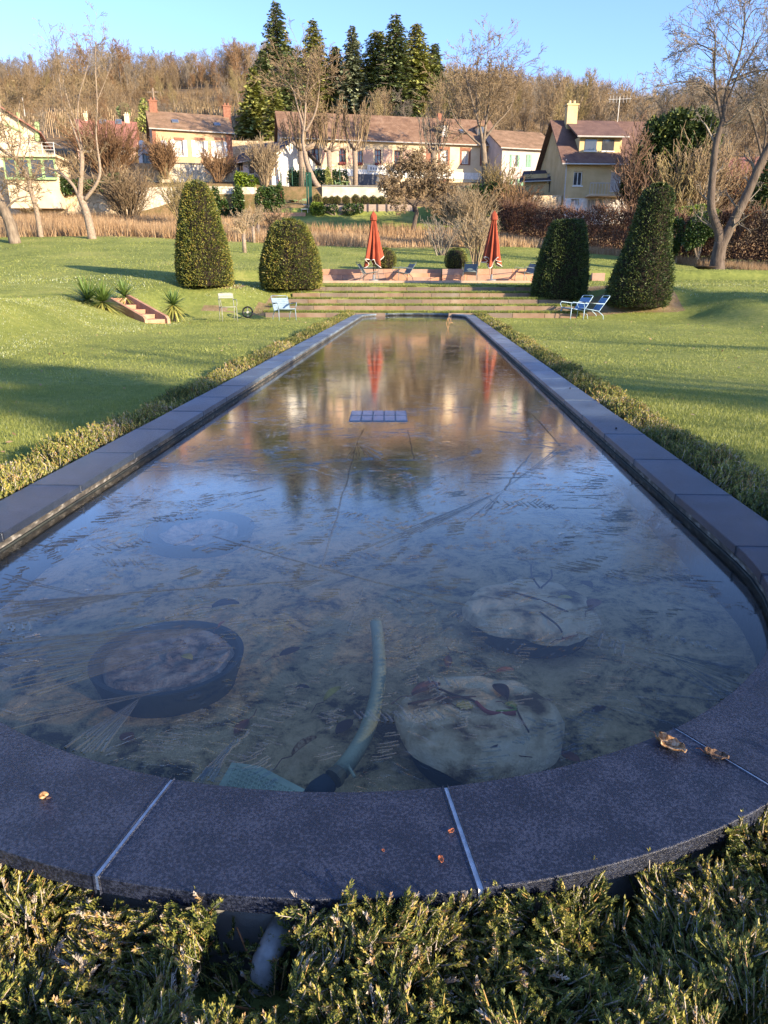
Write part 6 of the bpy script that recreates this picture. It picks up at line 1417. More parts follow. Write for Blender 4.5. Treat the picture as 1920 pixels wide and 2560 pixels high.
traced('gnarled_apple_tree', 'small gnarled dark tree with tangled hanging twigs in the middle behind the terrace', (1035, 578), 62,
    [([(1032, 580), (1038, 550), (1042, 530), (1034, 512)], .20, .16, 0, 1), ([(1034, 515), (1010, 490), (1000, 455), (985, 430)], .10, .03, 16, 1.7), ([(1036, 515), (1050, 480), (1048, 440), (1030, 415)], .10, .03, 16, 1.7), ([(1038, 515), (1068, 490), (1092, 450), (1085, 420)], .10, .03, 16, 1.7), ([(1034, 512), (985, 498), (965, 470)], .07, .02, 12, 1.4), ([(1040, 510), (1085, 500), (1115, 475)], .07, .02, 12, 1.4), ([(1045, 460), (1020, 420), (1035, 395)], .06, .02, 10, 1.3)], 'barkdark', 'twig_tan', 1, 13, rmin=.020, nsub=(7, 5, 3), up=-.1, wig=.45)
def shrub(name, label, px, Y, H, W, n, twig='twig_tan', seed=1, rmin=.014, group=None, base_z=None, up=.15, nch=(5, 4), cat='shrub', r0=None, tint=.5, py=None):
    rd = random.Random(seed); f = foot(px, Y) if py is None else tuple(at(px, py, Y)); t = thing(name, label, cat, f, 0, group); A, B, a_, b_ = [], [], [], []; mb = MB()
    for k in range(n):
        az = rd.uniform(0, 6.28); s_ = rd.random() ** .6 * W / H; d = V((cos(az) * s_, sin(az) * s_, 1)).normalized(); q = d.to_track_quat('Z', 'Y').to_matrix(); o_ = V((cos(az), sin(az), 0)) * rd.random() * W * .2
        for pl_, rs_, lv_ in grow(rd.randint(0, 99999), H * rd.uniform(.7, 1.1), r0 or H * .012, 2, nch, (.45, .45), (28, 35), up, .25, .12, 1, rmin):
            if lv_ == 0 and k < 6: mb.tube([o_ + q @ p for p in pl_], [max(r, .02) for r in rs_], 4)
            for i in range(len(pl_) - 1): A.append(o_ + q @ pl_[i]); B.append(o_ + q @ pl_[i + 1]); a_.append(rs_[i]); b_.append(rs_[i + 1])
    mb.build('stems', M['bark'], t); v, f_ = prisms(A, B, a_, b_); npmesh('twigs', v, f_, M[twig], t, np.clip(np.repeat(tint + rng.normal(0, .25, len(A)), 6), 0, 1)); return t
shrub('fan_shrub', 'large pale bare shrub fanning out between the parasols and the apple tree', 1180, 52, 3.2, 1.5, 52, 'twig_tan', 21, .012, tint=.7, r0=.03)
shrub('fan_shrub', 'bushy bare shrub of pale stems before the rubble wall at the left', 455, 62, 3.6, 2.2, 50, 'twig_olive', 22, tint=.8)
shrub('round_shrub', 'dense round orange brown twiggy shrub on the upper wall left of the brick house', 413, 77.5, 3.0, 1.6, 90, 'twig_red', 23, .02, py=445)
shrub('tangled_shrub', 'wide tangled brown shrub right of the three limbed tree', 318, 68, 4.0, 2.8, 80, 'twig_tan', 24, .018, tint=.3)
shrub('tangled_shrub', 'big dark brown tangle of branches behind the three limbed tree, under the red house', 275, 76, 5.2, 4.0, 90, 'twig_red', 25, .02, tint=.1, py=455)
shrub('round_shrub', 'feathery tan shrub beside the slate shed', 662, 76, 3.6, 1.6, 70, 'twig_tan', 26, .018, py=467, tint=.8)
shrub('tangled_shrub', 'reddish twiggy shrub below the brick house windows', 545, 77, 2.6, 2.2, 50, 'twig_red', 27, .02, py=452)
shrub('tangled_shrub', 'grey brown thicket below the right end of the inn', 1125, 66, 2.8, 2.4, 60, 'twig_grey', 28, .02)
shrub('tangled_shrub', 'olive thicket between the inn and the yellow house', 1245, 68, 3.8, 2.0, 50, 'twig_olive', 29, .02, tint=.3)
shrub('tangled_shrub', 'brown thicket at the foot of the shuttered house', 1290, 64, 3.2, 2.2, 60, 'twig_red', 30, .02)
shrub('willow_shrub', 'yellowish willow shrub right of the yellow house', 1668, 60, 5.2, 2.4, 90, 'twig_olive', 31, .02, tint=.9)
shrub('tangled_shrub', 'tall brown thicket behind the forked tree, left trunk side', 1730, 60, 6.5, 2.6, 80, 'twig_tan', 32, .02)
shrub('tangled_shrub', 'tall russet thicket between the forked trunks', 1850, 64, 5.5, 2.8, 70, 'twig_red', 33, .02)
shrub('tangled_shrub', 'dark stemmed thicket covering the right half of the yellow house', 1590, 60, 5.6, 1.1, 34, 'twig_purple', 34, .02, tint=.6)
shrub('low_shrub', 'small brown shrub in the dry grass left of the broad yew', 690, 60, 1.8, 1.2, 35, 'twig_tan', 35, .014)
shrub('small_bare_tree', 'little dark bare tree on the lawn behind the wall, left of the fan shrub', 1106, 44, 2.0, 1.5, 14, 'twig_grey', 36, .012, cat='tree', r0=.04)
shrub('small_bare_tree', 'pale twiggy little tree on the lawn just left of the right parasol', 1196, 37, 2.1, 1.0, 34, 'twig_tan', 37, .010, cat='tree', r0=.03, tint=1)
def espalier(px, Y, label, seed):
    f = foot(px, Y); t = thing('young_fruit_tree', label, 'tree', f, 0, 'young fruit trees with pale wrapped trunks'); mb = MB().tube([(0, 0, -.1), (0, 0, 1.0)], [.12, .10], 8); mb.build('trunk_wrap', M['barkpale'], t, smooth=True); A, B, a_, b_ = [], [], [], []; rd = random.Random(seed)
    for k in range(9):
        az = rd.uniform(0, 6.28); d = V((cos(az) * .8, sin(az) * .8, 1)).normalized(); q = d.to_track_quat('Z', 'Y').to_matrix()
        for pl_, rs_, lv_ in grow(rd.randint(0, 9999), 1.3, .035, 2, (6, 4), (.5, .45), (40, 45), .1, .2, .3, 1, .010):
            for i in range(len(pl_) - 1): A.append(V((0, 0, .95)) + q @ pl_[i]); B.append(V((0, 0, .95)) + q @ pl_[i + 1]); a_.append(rs_[i]); b_.append(rs_[i + 1])
    v, f_ = prisms(A, B, a_, b_); npmesh('crown', v, f_, M['twig_tan'], t, np.clip(np.repeat(.9 + rng.normal(0, .15, len(A)), 6), 0, 1))
espalier(604, 42, 'nearest young fruit tree with pale wrapped trunk between the two left yews', 1)
espalier(629, 49, 'middle young fruit tree with pale wrapped trunk between the two left yews', 2)
espalier(642, 53, 'farthest young fruit tree with pale wrapped trunk, next to the broad yew', 3)

# leafy evergreens: blobs of leaves
def leafy(name, label, cat, base_, blobs, n, ls, m, group=None, stems=True, flat=1, tint=.45):
    """blobs: (x,y,z,rx,ry,rz) relative to base"""
    t = thing(name, label, cat, base_, 0, group); W_ = np.array([b[3] * b[4] + b[4] * b[5] + b[3] * b[5] for b in blobs]); k = rng.choice(len(blobs), n, p=W_ / W_.sum()); bl = np.array(blobs)[k]
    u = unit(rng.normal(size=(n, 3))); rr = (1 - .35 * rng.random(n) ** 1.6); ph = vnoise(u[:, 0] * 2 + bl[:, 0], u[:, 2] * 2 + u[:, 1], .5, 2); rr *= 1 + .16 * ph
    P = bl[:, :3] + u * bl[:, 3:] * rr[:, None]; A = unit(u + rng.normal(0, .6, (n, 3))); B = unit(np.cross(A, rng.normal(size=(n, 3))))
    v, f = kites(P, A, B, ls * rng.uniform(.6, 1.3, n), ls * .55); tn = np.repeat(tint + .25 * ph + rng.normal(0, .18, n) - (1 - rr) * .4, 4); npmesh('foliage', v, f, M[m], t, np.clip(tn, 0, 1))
    if stems:
        mb = MB()
        for b in blobs[:6]: mb.tube([(0, 0, -.2), (b[0] * .5, b[1] * .5, b[2] * .6), (b[0], b[1], b[2])], [.08, .06, .03], 5)
        mb.build('stems', M['bark'], t)
    return t
def blobs_px(Y, lst, base_):
    out = []
    for px, py, rw, rh in lst: q = at(px, py, Y); s_ = Y / 1868 * 1.0; out.append((q.x - base_[0], 0, q.z - base_[2], rw * s_, rw * s_ * .8, rh * s_ * .95))
    return out
def leafy_px(name, label, cat, Y, lst, n, ls, m, foot_px, **k):
    q = at(foot_px[0], foot_px[1], Y); b = (q.x, Y, q.z); return leafy(name, label, cat, b, blobs_px(Y, lst, b), n, ls, m, **k)
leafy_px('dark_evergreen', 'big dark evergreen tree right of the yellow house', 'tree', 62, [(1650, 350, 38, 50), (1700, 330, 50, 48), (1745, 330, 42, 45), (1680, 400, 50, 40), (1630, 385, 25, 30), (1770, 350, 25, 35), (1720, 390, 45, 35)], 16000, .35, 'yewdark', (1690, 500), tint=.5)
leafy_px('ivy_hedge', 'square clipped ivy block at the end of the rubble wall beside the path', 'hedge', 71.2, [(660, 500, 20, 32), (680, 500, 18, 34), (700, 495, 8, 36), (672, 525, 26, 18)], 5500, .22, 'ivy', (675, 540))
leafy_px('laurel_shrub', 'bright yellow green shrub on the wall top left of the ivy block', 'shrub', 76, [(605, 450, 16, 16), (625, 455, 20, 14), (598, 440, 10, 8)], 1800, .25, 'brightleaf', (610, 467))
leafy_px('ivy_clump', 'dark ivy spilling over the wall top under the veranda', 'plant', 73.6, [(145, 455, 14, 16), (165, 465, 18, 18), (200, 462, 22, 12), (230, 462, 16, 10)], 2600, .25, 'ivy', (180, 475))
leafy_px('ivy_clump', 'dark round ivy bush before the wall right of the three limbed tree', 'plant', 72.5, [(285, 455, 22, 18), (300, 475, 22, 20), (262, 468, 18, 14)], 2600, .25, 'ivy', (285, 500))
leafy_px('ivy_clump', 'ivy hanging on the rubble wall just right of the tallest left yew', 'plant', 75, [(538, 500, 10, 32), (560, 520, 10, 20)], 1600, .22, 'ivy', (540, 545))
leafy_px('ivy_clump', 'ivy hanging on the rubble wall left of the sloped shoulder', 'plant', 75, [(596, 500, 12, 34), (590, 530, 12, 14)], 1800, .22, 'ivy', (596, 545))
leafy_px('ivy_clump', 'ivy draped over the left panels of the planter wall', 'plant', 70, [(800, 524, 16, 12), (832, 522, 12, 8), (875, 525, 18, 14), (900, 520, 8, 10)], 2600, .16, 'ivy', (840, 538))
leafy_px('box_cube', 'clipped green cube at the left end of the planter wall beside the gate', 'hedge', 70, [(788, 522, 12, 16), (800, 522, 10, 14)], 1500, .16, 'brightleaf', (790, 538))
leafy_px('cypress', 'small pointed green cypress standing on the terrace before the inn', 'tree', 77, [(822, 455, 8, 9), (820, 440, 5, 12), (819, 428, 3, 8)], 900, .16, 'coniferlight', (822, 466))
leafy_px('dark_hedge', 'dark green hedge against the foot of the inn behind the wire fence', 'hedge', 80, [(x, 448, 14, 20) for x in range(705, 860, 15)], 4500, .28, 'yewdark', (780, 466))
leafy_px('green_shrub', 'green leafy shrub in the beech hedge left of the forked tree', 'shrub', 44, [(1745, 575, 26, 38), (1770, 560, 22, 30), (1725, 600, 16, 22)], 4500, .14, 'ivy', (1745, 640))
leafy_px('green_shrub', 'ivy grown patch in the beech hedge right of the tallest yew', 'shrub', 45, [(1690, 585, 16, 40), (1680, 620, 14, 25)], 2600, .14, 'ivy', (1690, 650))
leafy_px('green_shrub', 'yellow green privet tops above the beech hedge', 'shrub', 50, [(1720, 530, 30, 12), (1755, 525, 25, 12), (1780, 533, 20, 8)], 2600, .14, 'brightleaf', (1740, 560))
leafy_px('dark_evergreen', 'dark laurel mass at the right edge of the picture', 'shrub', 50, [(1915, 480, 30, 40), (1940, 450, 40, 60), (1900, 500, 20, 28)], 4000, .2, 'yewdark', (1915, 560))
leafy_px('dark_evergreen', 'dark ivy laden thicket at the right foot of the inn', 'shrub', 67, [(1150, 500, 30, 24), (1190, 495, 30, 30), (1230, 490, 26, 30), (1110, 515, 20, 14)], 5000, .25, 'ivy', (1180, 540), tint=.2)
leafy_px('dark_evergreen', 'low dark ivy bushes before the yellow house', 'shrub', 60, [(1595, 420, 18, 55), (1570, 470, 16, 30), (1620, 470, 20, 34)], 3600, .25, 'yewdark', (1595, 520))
leafy_px('small_conifer', 'small yellowish conifer on the slope left of the electric pole', 'tree', 105, [(359, 285, 9, 16), (359, 265, 6, 18), (365, 310, 22, 14), (385, 320, 16, 12)], 1500, .4, 'coniferlight', (360, 335))
leafy_px('small_conifer', 'dark rounded evergreen above the roof of the red house', 'tree', 108, [(306, 283, 10, 14), (312, 275, 8, 12)], 900, .4, 'conifer', (308, 300))
pt = grow(61, 6.6, .14, 3, (9, 7, 5), (.6, .5, .45), (38, 40, 42), .35, .15, .16, 1, .02)
bare('purple_tree', 'round crowned purplish brown tree before the right roof of the yellow house', 'tree', foot(1592, 59.5), pt, 'barkdark', 'twig_purple')
# ------------------------------------------------------------------ conifers
def conifer(seed, H, Rm, m, name=None, shape=1.0, dens=1.0):
    rd = np.random.default_rng(seed); P, A, L_, T_ = [], [], [], []; SA, SB, Sa, Sb = [], [], [], []
    z = H * .06; 
    while z < H * .985:
        u = z / H; rad = Rm * (1 - u) ** (.85 * shape) * (0.55 + .45 * min(1, u * 6)) * rd.uniform(.75, 1.2) + .12; nb = int((5 + 6 * (1 - u)) * dens); a0 = rd.uniform(0, 6.3)
        for k in range(nb):
            az = a0 + 2 * pi * k / nb + rd.uniform(-.35, .35); r_ = rad * rd.uniform(.55, 1.12); dz = -.18 * r_ + .06 * r_ * rd.normal(); S = np.array([0, 0, z]); E = np.array([cos(az) * r_, sin(az) * r_, z + dz + .15 * (u - .5) * r_])
            SA.append(S); SB.append(E); Sa.append(.05); Sb.append(.015); m_ = max(3, int(r_ * 9)); 
            for q in range(m_):
                t_ = (q + rd.random()) / m_; t_ = .15 + .85 * t_; c = S + (E - S) * t_; c[2] -= .12 * r_ * t_ * t_; sd_ = rd.choice([-1, 1]); aa = az + sd_ * rd.uniform(.3, 1.2)
                P.append(c + rd.normal(0, .05, 3)); A.append([cos(aa), sin(aa), rd.uniform(-.45, .15)]); L_.append((.4 + .3 * (1 - u)) * rd.uniform(.6, 1.2)); T_.append(.35 + .3 * t_ + rd.normal(0, .16))
        z += H * .022 * rd.uniform(.8, 1.25) / dens ** .5
    P = np.array(P); A = unit(np.array(A)); B = unit(np.cross(A, np.array([0, 0, 1.]) + rd.normal(0, .35, (len(P), 3)))); return P, A, B, np.array(L_), np.array(T_), SA, SB, Sa, Sb, H
def build_conifer(t, cf, m):
    P, A, B, L_, T_, SA, SB, Sa, Sb, H = cf; v, f = kites(P, A, B, L_, L_ * .75); npmesh('crown', v, f, M[m], t, np.clip(np.repeat(T_, 4), 0, 1))
    mb = MB().tube([(0, 0, -.5), (0, 0, H * .5), (0, 0, H)], [H * .016, H * .009, .02], 7); mb.build('trunk', M['bark'], t, smooth=True)
    v, f = prisms(SA, SB, Sa, Sb); npmesh('branches', v, f, M['twig_grey'], t, np.full(len(v), .3))
for i, (px, yt, yb, Y, wpx, m, sh, lab) in enumerate([
    (702, -4, 335, 118, 62, 'conifer', .95, 'tallest dark spruce, leftmost of the high conifers on the slope'),
    (790, 46, 325, 122, 52, 'coniferlight', .9, 'second high conifer from the left with a pointed olive crown'),
    (757, 140, 325, 126, 34, 'conifer', .8, 'low dark conifer filling the gap right of the tallest spruce'),
    (842, 112, 325, 124, 36, 'conifer', .7, 'dark low conifer in the middle gap of the row'),
    (884, 60, 322, 120, 40, 'conifergrey', .9, 'grey green slender conifer in the middle of the row'),
    (945, 74, 325, 122, 50, 'coniferlight', .55, 'ragged flat topped conifer left of the tall dark fir'),
    (988, 30, 335, 118, 56, 'conifer', .8, 'tall dark fir right of the middle of the row'),
    (1038, 54, 330, 120, 50, 'coniferlight', .7, 'yellowish broad conifer right of the tall dark fir'),
    (1083, 105, 330, 122, 34, 'conifer', .8, 'small dark fir at the right end of the conifer row'),
    (640, 165, 330, 110, 36, 'coniferlight', .9, 'yellow green young conifer at the left foot of the row'),
    (666, 122, 335, 114, 36, 'conifer', .8, 'dark conifer between the young one and the tallest spruce'),
    (690, 215, 335, 104, 30, 'coniferlight', .8, 'short golden conifer in front of the tallest spruce')]):
    q = at(px, yb, Y); z0 = gz(q.x, Y); H_ = at(px, yt, Y).z - z0; t = thing('conifer', lab, 'tree', (q.x, Y, z0), 0, 'conifers on the slope behind the inn'); build_conifer(t, conifer(100 + i, H_, wpx * 1.6 * Y / 1868, m, shape=sh, dens=1.7), m)
# ------------------------------------------------------------------ far bare trees: a few kinds, copied
kinds = []
specs = [('twig_tan', 'barkpale', 9, .14, .45, 34), ('twig_grey', 'bark', 10, .15, .5, 30), ('twig_red', 'bark', 8, .14, .35, 38), ('twig_olive', 'barkpale', 11, .16, .5, 28), ('twig_tan', 'bark', 12, .16, .55, 26), ('twig_grey', 'barkpale', 9, .13, .3, 42)]
def far_tree_mesh(seed, spec, rmin=.02):
    tw, bk, H, r, up, an = spec; return grow(seed, H * .8, r * .8, 3, (13, 8, 6), (.50, .5, .5), (an, an + 8, an + 12), up * .6, .10, .16, 1, rmin)
used = {}; KH = {}
def far_tree(k, loc, sc, rz, label, group, Ht=None):
    if Ht and k in used: sc = Ht / KH[k]
    if k not in used:
        pl = far_tree_mesh(300 + k, specs[k]); KH[k] = max(p.z for q in pl for p in q[0])
        if Ht: sc = Ht / KH[k]
        t = bare('bare_tree', label, 'tree', loc, pl, specs[k][1], specs[k][0], group, 0, rz); t.scale = (sc,) * 3; used[k] = t; return t
    return dup(used[k], loc, rz, label, group, (sc, sc, sc))
rd = random.Random(77)
G1, L1 = 'bare trees of the wood along the hill crest', 'bare winter tree in the wood along the crest of the hill'
def topped(k, px, Y, ytop, label, group):
    f = foot(px, Y); H_ = max(1.2, at(px, ytop, Y).z - f[2]); far_tree(k, f, 1, rd.uniform(0, 6), label, group, H_)
CREST = ([0, 120, 280, 400, 480, 620, 760], [152, 128, 92, 118, 128, 96, 100])
for i in range(52):
    px = rd.uniform(-60, 780); Y = rd.uniform(176, 200); yt = np.interp(px, *CREST) + rd.gauss(4, 9) + rd.choice([0, 0, 22]); topped(rd.choice([0, 1, 4, 5, 0, 2]), px, Y, yt, L1, G1)
for i in range(26):
    px = rd.uniform(1080, 1960); Y = rd.uniform(150, 225); topped(rd.choice([0, 1, 5, 4]), px, Y, np.interp(px, [1100, 1300, 1450, 1560, 1700, 1900], [150, 165, 180, 215, 180, 150]) + rd.gauss(8, 12), L1, G1)
G2, L2 = 'bare trees crowding the slope behind the inn', 'bare tree in the crowded row on the slope right of the conifers'
for i in range(60):
    px = rd.uniform(880, 1560); Y = rd.uniform(96, 136); topped(rd.choice([0, 3, 3, 4, 5]), px, Y, np.interp(px, [880, 960, 1060, 1130, 1250, 1350, 1450, 1560], [225, 215, 175, 150, 160, 175, 160, 215]) + abs(rd.gauss(0, 22)), L2, G2)
G3, L3 = 'bare trees on the slope at the right', 'greyish bare tree on the slope behind the dark evergreen and the forked tree'
for i in range(50):
    px = rd.uniform(1500, 1990); Y = rd.uniform(88, 140); topped(rd.choice([1, 5, 0, 4]), px, Y, np.interp(px, [1500, 1600, 1700, 1800, 1950], [225, 215, 185, 190, 170]) + abs(rd.gauss(0, 24)), L3, G3)
G4, L4 = 'bare trees scattered over the left hillside', 'brown bare tree scattered on the scrubby left hillside above the houses'
for i in range(75):
    px = rd.uniform(-80, 640); Y = rd.uniform(96, 178); far_tree(rd.choice([2, 0, 5, 2, 3, 4]), foot(px, Y), rd.uniform(.3, .62), rd.uniform(0, 6), L4, G4)
# ------------------------------------------------------------------ stuff nobody could count
def frustum_pts(n, y0, y1, u0=-.64, u1=.58, pw=1.0):
    Y = y0 + (y1 - y0) * rng.random(n) ** pw; X = rng.uniform(u0, u1, n) * np.maximum(Y, 3.2); return X, Y
# the far wood along the crest, one mass
wv, wf, wt = [], [], []; off = 0
wk = []
for k_ in range(4):
    pl = grow(700 + k_, 9, .11, 3, (10, 6, 4), (.5, .5, .5), (38, 46, 50), .25, .06, .16, 1, .022); A = []; B = []; a_ = []; b_ = []
    for pts, rs, lev in pl:
        for i in range(len(pts) - 1): A.append(pts[i]); B.append(pts[i + 1]); a_.append(rs[i]); b_.append(rs[i + 1])
    v, f = prisms(A, B, a_, b_); wk.append((v, f, v[:, 2].max()))
for i in range(300):
    if i < 190: px = rd.uniform(-90, 800); Y = rd.uniform(188, 245); yt = np.interp(px, *CREST) + rd.gauss(12, 8)
    else: px = rd.uniform(860, 2000); Y = rd.uniform(142, 232); yt = np.interp(px, [900, 1100, 1300, 1450, 1560, 1700, 1900], [175, 160, 172, 190, 222, 195, 165]) + rd.gauss(12, 10)
    f0 = foot(px, Y); H_ = max(2, at(px, yt, Y).z - f0[2]); v, f, hm = wk[i % 4]; s_ = H_ / hm; c, n_ = cos(i * 1.7), sin(i * 1.7); sx = s_ * rd.uniform(1, 1.6)
    wv.append(np.stack([(v[:, 0] * c - v[:, 1] * n_) * sx + f0[0], (v[:, 0] * n_ + v[:, 1] * c) * sx + f0[1], v[:, 2] * s_ + f0[2]], 1)); wf.append(f + off); off += len(v); wt.append(np.full(len(v), rd.random()))
tag(npmesh('far_wood', np.concatenate(wv), np.concatenate(wf), M['twig_grey'], None, np.concatenate(wt)), 'far leafless wood covering the crest of the hill', 'wood', kind='stuff')
# scrub on the hill
n = 60000; X, Y = frustum_pts(n, 88, 235); z = height(X, Y, False); P = np.stack([X, Y, z - .1], 1)
cl = vnoise(X, Y, 9, 21); k = (cl > -.35) & ~((np.abs(vnoise(X, Y, 40, 5)) < .03)); P, cl = P[k], cl[k]; n = len(P)
D = unit(np.stack([rng.normal(0, .5, n), rng.normal(0, .5, n), np.ones(n)], 1)); hh = (.7 + 1.3 * (cl + .4)) * rng.uniform(.5, 1.3, n) * (1 + 1.6 * sst(160, 190, P[:, 1]))
v, f = prisms(P, P + D * hh[:, None], np.full(n, .06), np.full(n, .02)); tn = np.clip(np.repeat(.5 + .4 * vnoise(P[:, 0], P[:, 1], 20, 3) + rng.normal(0, .2, n), 6), 0, 1)
tag(npmesh('hillside_scrub', v, f, M['scrub'], None, tn), 'brown winter scrub covering the hillside above the houses', 'scrub', kind='stuff')
# vineyard stakes in rows
rows = []
for r_ in range(7):
    for s_ in np.arange(-64, -18, .9): Yv = 118 + r_ * 3.2 + .06 * s_; rows.append((s_, Yv))
rows = np.array(rows); z = height(rows[:, 0], rows[:, 1], False); P = np.stack([rows[:, 0], rows[:, 1], z], 1)
v, f = prisms(P, P + [0, 0, 1.7], np.full(len(P), .09), np.full(len(P), .09)); tag(npmesh('vineyard_stakes', v, f, M['straw'], None, np.full(len(v), .9)), 'rows of pale vineyard stakes on the slope above the brick house', 'vineyard', kind='stuff')
# dry grass
X, Y = frustum_pts(120000, 46, 76); u_ = X / Y; e = lawn_end(u_) + vnoise(X, Y, 3, 9) * 1.2
k = (Y > e) & (Y < np.where((u_ > -.2) & (u_ < .14), 63.2, np.where(u_ > .2, 60, 74.0)))
k &= (rng.random(len(X)) < (.72 + .5 * vnoise(X, Y, 2.2, 31))); X, Y = X[k], Y[k]; n = len(X); P = np.stack([X, Y, height(X, Y, False) - .03], 1)
D = unit(np.stack([rng.normal(-.05, .22, n), rng.normal(0, .22, n), np.ones(n)], 1)); S = unit(np.stack([np.ones(n), rng.normal(0, .5, n), np.zeros(n)], 1))
hh = (.75 + .35 * vnoise(X, Y, 4, 32)) * rng.uniform(.6, 1.25, n) * np.interp(X / Y, [-.3, -.1, .2], [1.1, .85, .7]); w_ = .028
v = np.stack([P - S * w_, P + S * w_, P + D * hh[:, None]], 1).reshape(-1, 3); f = np.arange(n * 3).reshape(-1, 3)
tag(npmesh('dry_grass', v, f, M['straw'], None, np.clip(np.repeat(.5 + .25 * vnoise(X, Y, 3, 33) + rng.normal(0, .2, n), 3), 0, 1)), 'band of tall dry straw coloured grass between lawn and walls', 'grass', kind='stuff')
# lawn
parts = []
def lawnpts(n, y0, y1, ln, wd, pw=1.0):
    X, Y = frustum_pts(n, y0, y1, pw=pw); k = (pool_d(X, Y) > PR_OUT + .42) & (Y < lawn_end(X / Y) + .5)
    k &= ~((Y > 25.4) & (Y < 29.3) & (np.abs(X) > 5.2) & (np.abs(X) < 9) & (vnoise(X, Y, .9, 71) > .0) & (rng.random(len(X)) < .85))
    k &= ~((Y > 31.85) & (Y < 33.75) & (X > xl - .1) & (X < xr + .4)); X, Y = X[k], Y[k]; n = len(X)
    z = height(X, Y); P = np.stack([X, Y, z - .008], 1); a = rng.uniform(0, 2 * pi, n); S = np.stack([np.cos(a), np.sin(a), 0 * a], 1)
    cl = vnoise(X, Y, .35, 41) * .5 + vnoise(X, Y, 1.6, 42) * .5; bank = ((Y > 25) & (Y < 29.5) & (np.abs(X) > 5)) | ((np.abs(X + 9) < 1.8) & (Y < 29))
    l = ln * rng.uniform(.5, 1.25, n) * (1 + .5 * cl) * np.where(bank, 1.25, 1); D = unit(np.stack([rng.normal(0, .5, n), rng.normal(0, .5, n), np.ones(n)], 1))
    v = np.stack([P - S * wd, P + S * wd, P + D * l[:, None]], 1).reshape(-1, 3); t_ = .42 + .22 * cl + rng.normal(0, .17, n) + np.where(bank & (rng.random(n) < .22), .4, 0); parts.append((v, np.clip(np.repeat(t_, 3), 0, 1), n))
lawnpts(420000, 2.4, 9, .038, .0024, .8); lawnpts(330000, 9, 26, .034, .0055, .9); lawnpts(150000, 26, 56, .05, .013)
for y_, z_ in zip(STEP_Y, STEP_Z):      # tufts hanging over the stone edges of the steps
    n = 6000; X = rng.uniform(STEP_X0 - .2, STEP_X1 + .2, n); Y = y_ + .02 + .5 * rng.random(n) ** 2; k = (vnoise(X, Y * 0, .5, int(z_ * 100)) > -.5) | (Y > y_ + .12); X, Y = X[k], Y[k]; n = len(X); P = np.stack([X, Y, np.full(n, z_ - .02)], 1)
    D = unit(np.stack([rng.normal(0, .5, n), rng.normal(-.5, .5, n), np.ones(n)], 1)); S = np.array([[.012, 0, 0]]); v = np.stack([P - S, P + S, P + D * rng.uniform(.05, .12, n)[:, None]], 1).reshape(-1, 3); parts.append((v, np.clip(np.repeat(.3 + rng.normal(0, .2, n), 3), 0, 1), n))
v = np.concatenate([p[0] for p in parts]); t_ = np.concatenate([p[1] for p in parts]); f = np.arange(len(v)).reshape(-1, 3)
tag(npmesh('lawn_grass', v, f, M['blades'], None, t_), 'short frosted green grass of the garden lawns', 'grass', kind='stuff')
n = 700; X, Y = frustum_pts(n, 3, 50); k = pool_d(X, Y) > PR_OUT + .5; X, Y = X[k], Y[k]; n = len(X); P = np.stack([X, Y, height(X, Y) + .035], 1); A = unit(np.stack([rng.normal(0, 1, n), rng.normal(0, 1, n), rng.normal(0, .3, n)], 1)); B = unit(np.cross(A, np.array([[0, 0, 1.]]) + rng.normal(0, .4, (n, 3))))
v, f = kites(P, A, B, rng.uniform(.04, .08, n), .035); tag(npmesh('fallen_leaves', v, f, M['straw'], None, np.repeat(rng.random(n), 4)), 'small dry leaves scattered over the lawns', 'leaves', kind='stuff')
# ------------------------------------------------------------------ beech hedge on the right
hp_ = [(1250, 505, 625, 61), (1330, 512, 632, 58), (1420, 522, 640, 55), (1520, 520, 648, 52), (1620, 528, 655, 49), (1720, 545, 668, 46), (1800, 535, 680, 44), (1930, 520, 700, 42), (2050, 510, 715, 40)]
b0 = at(1250, 625, 61); bh = thing('beech_hedge', 'long russet beech hedge running behind the yews along the right side of the garden', 'hedge', b0); n = 60000
s_ = rng.random(n) * (len(hp_) - 1); i_ = np.minimum(s_.astype(int), len(hp_) - 2); fr_ = s_ - i_
Pb = np.array([list(at(a, c, Y)) + [at(a, b, Y).z] for a, b, c, Y in hp_]); pa = Pb[i_] * (1 - fr_[:, None]) + Pb[i_ + 1] * fr_[:, None]
hgt = pa[:, 3] - pa[:, 2]; zz = rng.random(n) ** .9; top_ = 1 + .10 * vnoise(s_ * 8, s_ * 0, 1.0, 51) + .06 * vnoise(s_ * 40, s_ * 0, 1.0, 52)
P = np.stack([pa[:, 0] + rng.normal(0, .15, n), pa[:, 1] + .9 - (.75 + .25 * vnoise(s_ * 14, zz * 3, 1.0, 53)) * np.sqrt(np.clip(1 - (zz - .45) ** 2 * 1.6, 0, 1)) + np.abs(rng.normal(0, .25, n)), np.minimum(pa[:, 2], height(pa[:, 0], pa[:, 1], False)) - .1 + zz * (hgt + .1) * top_], 1)
A, B = frames(n); v, f = kites(P, A, B, rng.uniform(.06, .15, n), .075); tn = .35 + .35 * vnoise(s_ * 6, zz * 2, 1.0, 54) + rng.normal(0, .2, n)
npmesh('foliage', v - np.array(b0), f, M['beech'], bh, np.clip(np.repeat(tn, 4), 0, 1))
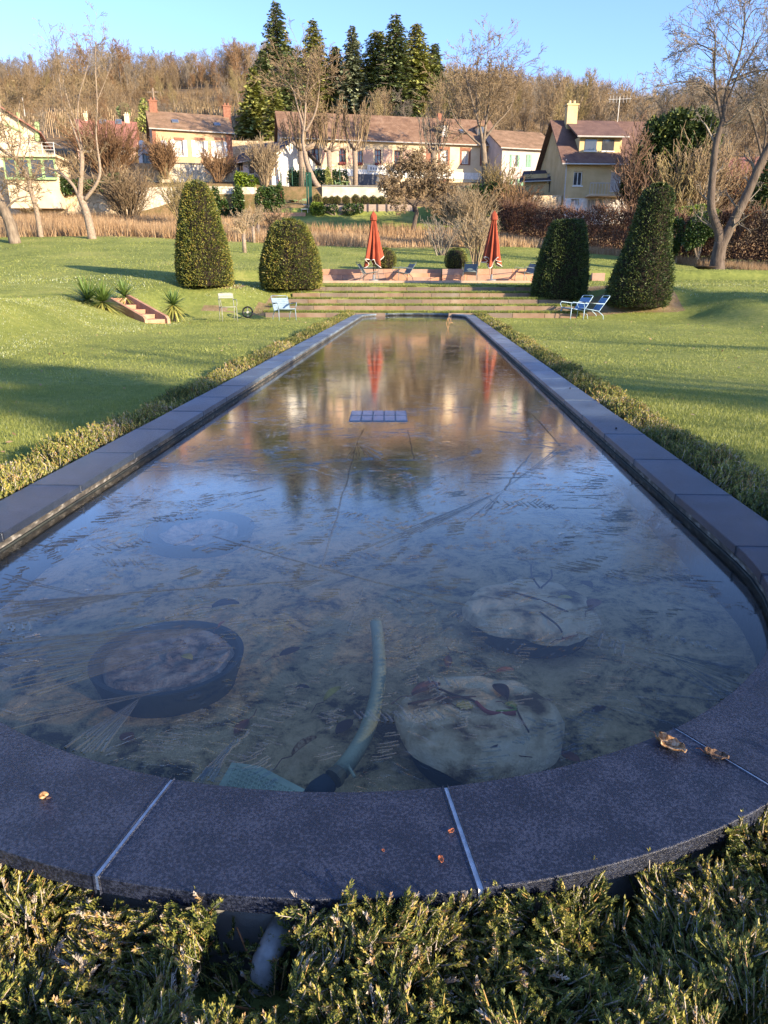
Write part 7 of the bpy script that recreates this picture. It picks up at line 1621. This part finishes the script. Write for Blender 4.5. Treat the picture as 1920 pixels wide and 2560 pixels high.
m_ = 5000; k = rng.integers(0, n, m_); Q = P[k].copy(); Q[:, 2] = np.maximum(Q[:, 2], P[k][:, 2]); D = unit(np.stack([rng.normal(0, .3, m_), rng.normal(0, .3, m_), np.ones(m_)], 1)); v, f = prisms(Q, Q + D * rng.uniform(.3, .8, m_)[:, None], np.full(m_, .012), np.full(m_, .006)); npmesh('twigs', v - np.array(b0), f, M['twig_purple'], bh, np.full(len(v), .6))
# rough straw at its foot
n = 16000; s_ = rng.random(n) * (len(hp_) - 1); i_ = np.minimum(s_.astype(int), len(hp_) - 2); fr_ = s_ - i_; pa = Pb[i_] * (1 - fr_[:, None]) + Pb[i_ + 1] * fr_[:, None]; X = pa[:, 0]; Y = pa[:, 1] - rng.random(n) ** 1.5 * 2.6; P = np.stack([X, Y, height(X, Y) - .02], 1); D = unit(np.stack([rng.normal(0, .35, n), rng.normal(0, .35, n), np.ones(n)], 1)); l = rng.uniform(.2, .6, n); S = np.array([[.012, 0, 0]])
v = np.stack([P - S, P + S, P + D * l[:, None]], 1).reshape(-1, 3); tag(npmesh('rough_grass', v, np.arange(n * 3).reshape(-1, 3), M['straw'], None, np.clip(np.repeat(rng.uniform(.1, .9, n), 3), 0, 1)), 'rough straw grass along the foot of the beech hedge', 'grass', kind='stuff')
# ------------------------------------------------------------------ trees outside the frame, whose long shadows fall across the garden
GS = 'garden trees standing behind the photographer'
def cs(c, s): return (.6 * c + .8 * s, .8 * c - .6 * s)
cf0 = conifer(900, 11.5, 2.6, 'conifer', shape=.8, dens=1.3); ct = None
for c, s, k in ((4.2, 30, 1.25), (27, 34, 1.2), (38, 33, 1.2)):
    x, y = cs(c, s); lab = 'tall garden conifer outside the picture on the right'
    if ct is None: ct = thing('conifer', lab, 'tree', (x, y, gz(x, y)), 0, 'conifers outside the picture'); build_conifer(ct, cf0, 'conifer'); ct.scale = (k,) * 3
    else: dup(ct, (x, y, gz(x, y)), c, lab, scale=k)
for k, (c, s, h) in enumerate([(7.4, 30, 1.1), (9.8, 34, 1.0), (14.5, 34, 1.1), (17.5, 30, .9), (22, 36, 1.1), (44, 26, 1.0)]):
    x, y = cs(c, s); far_tree([1, 4, 0, 3][k % 4], (x, y, gz(x, y)), h, k, 'bare garden tree outside the picture behind the photographer', GS)
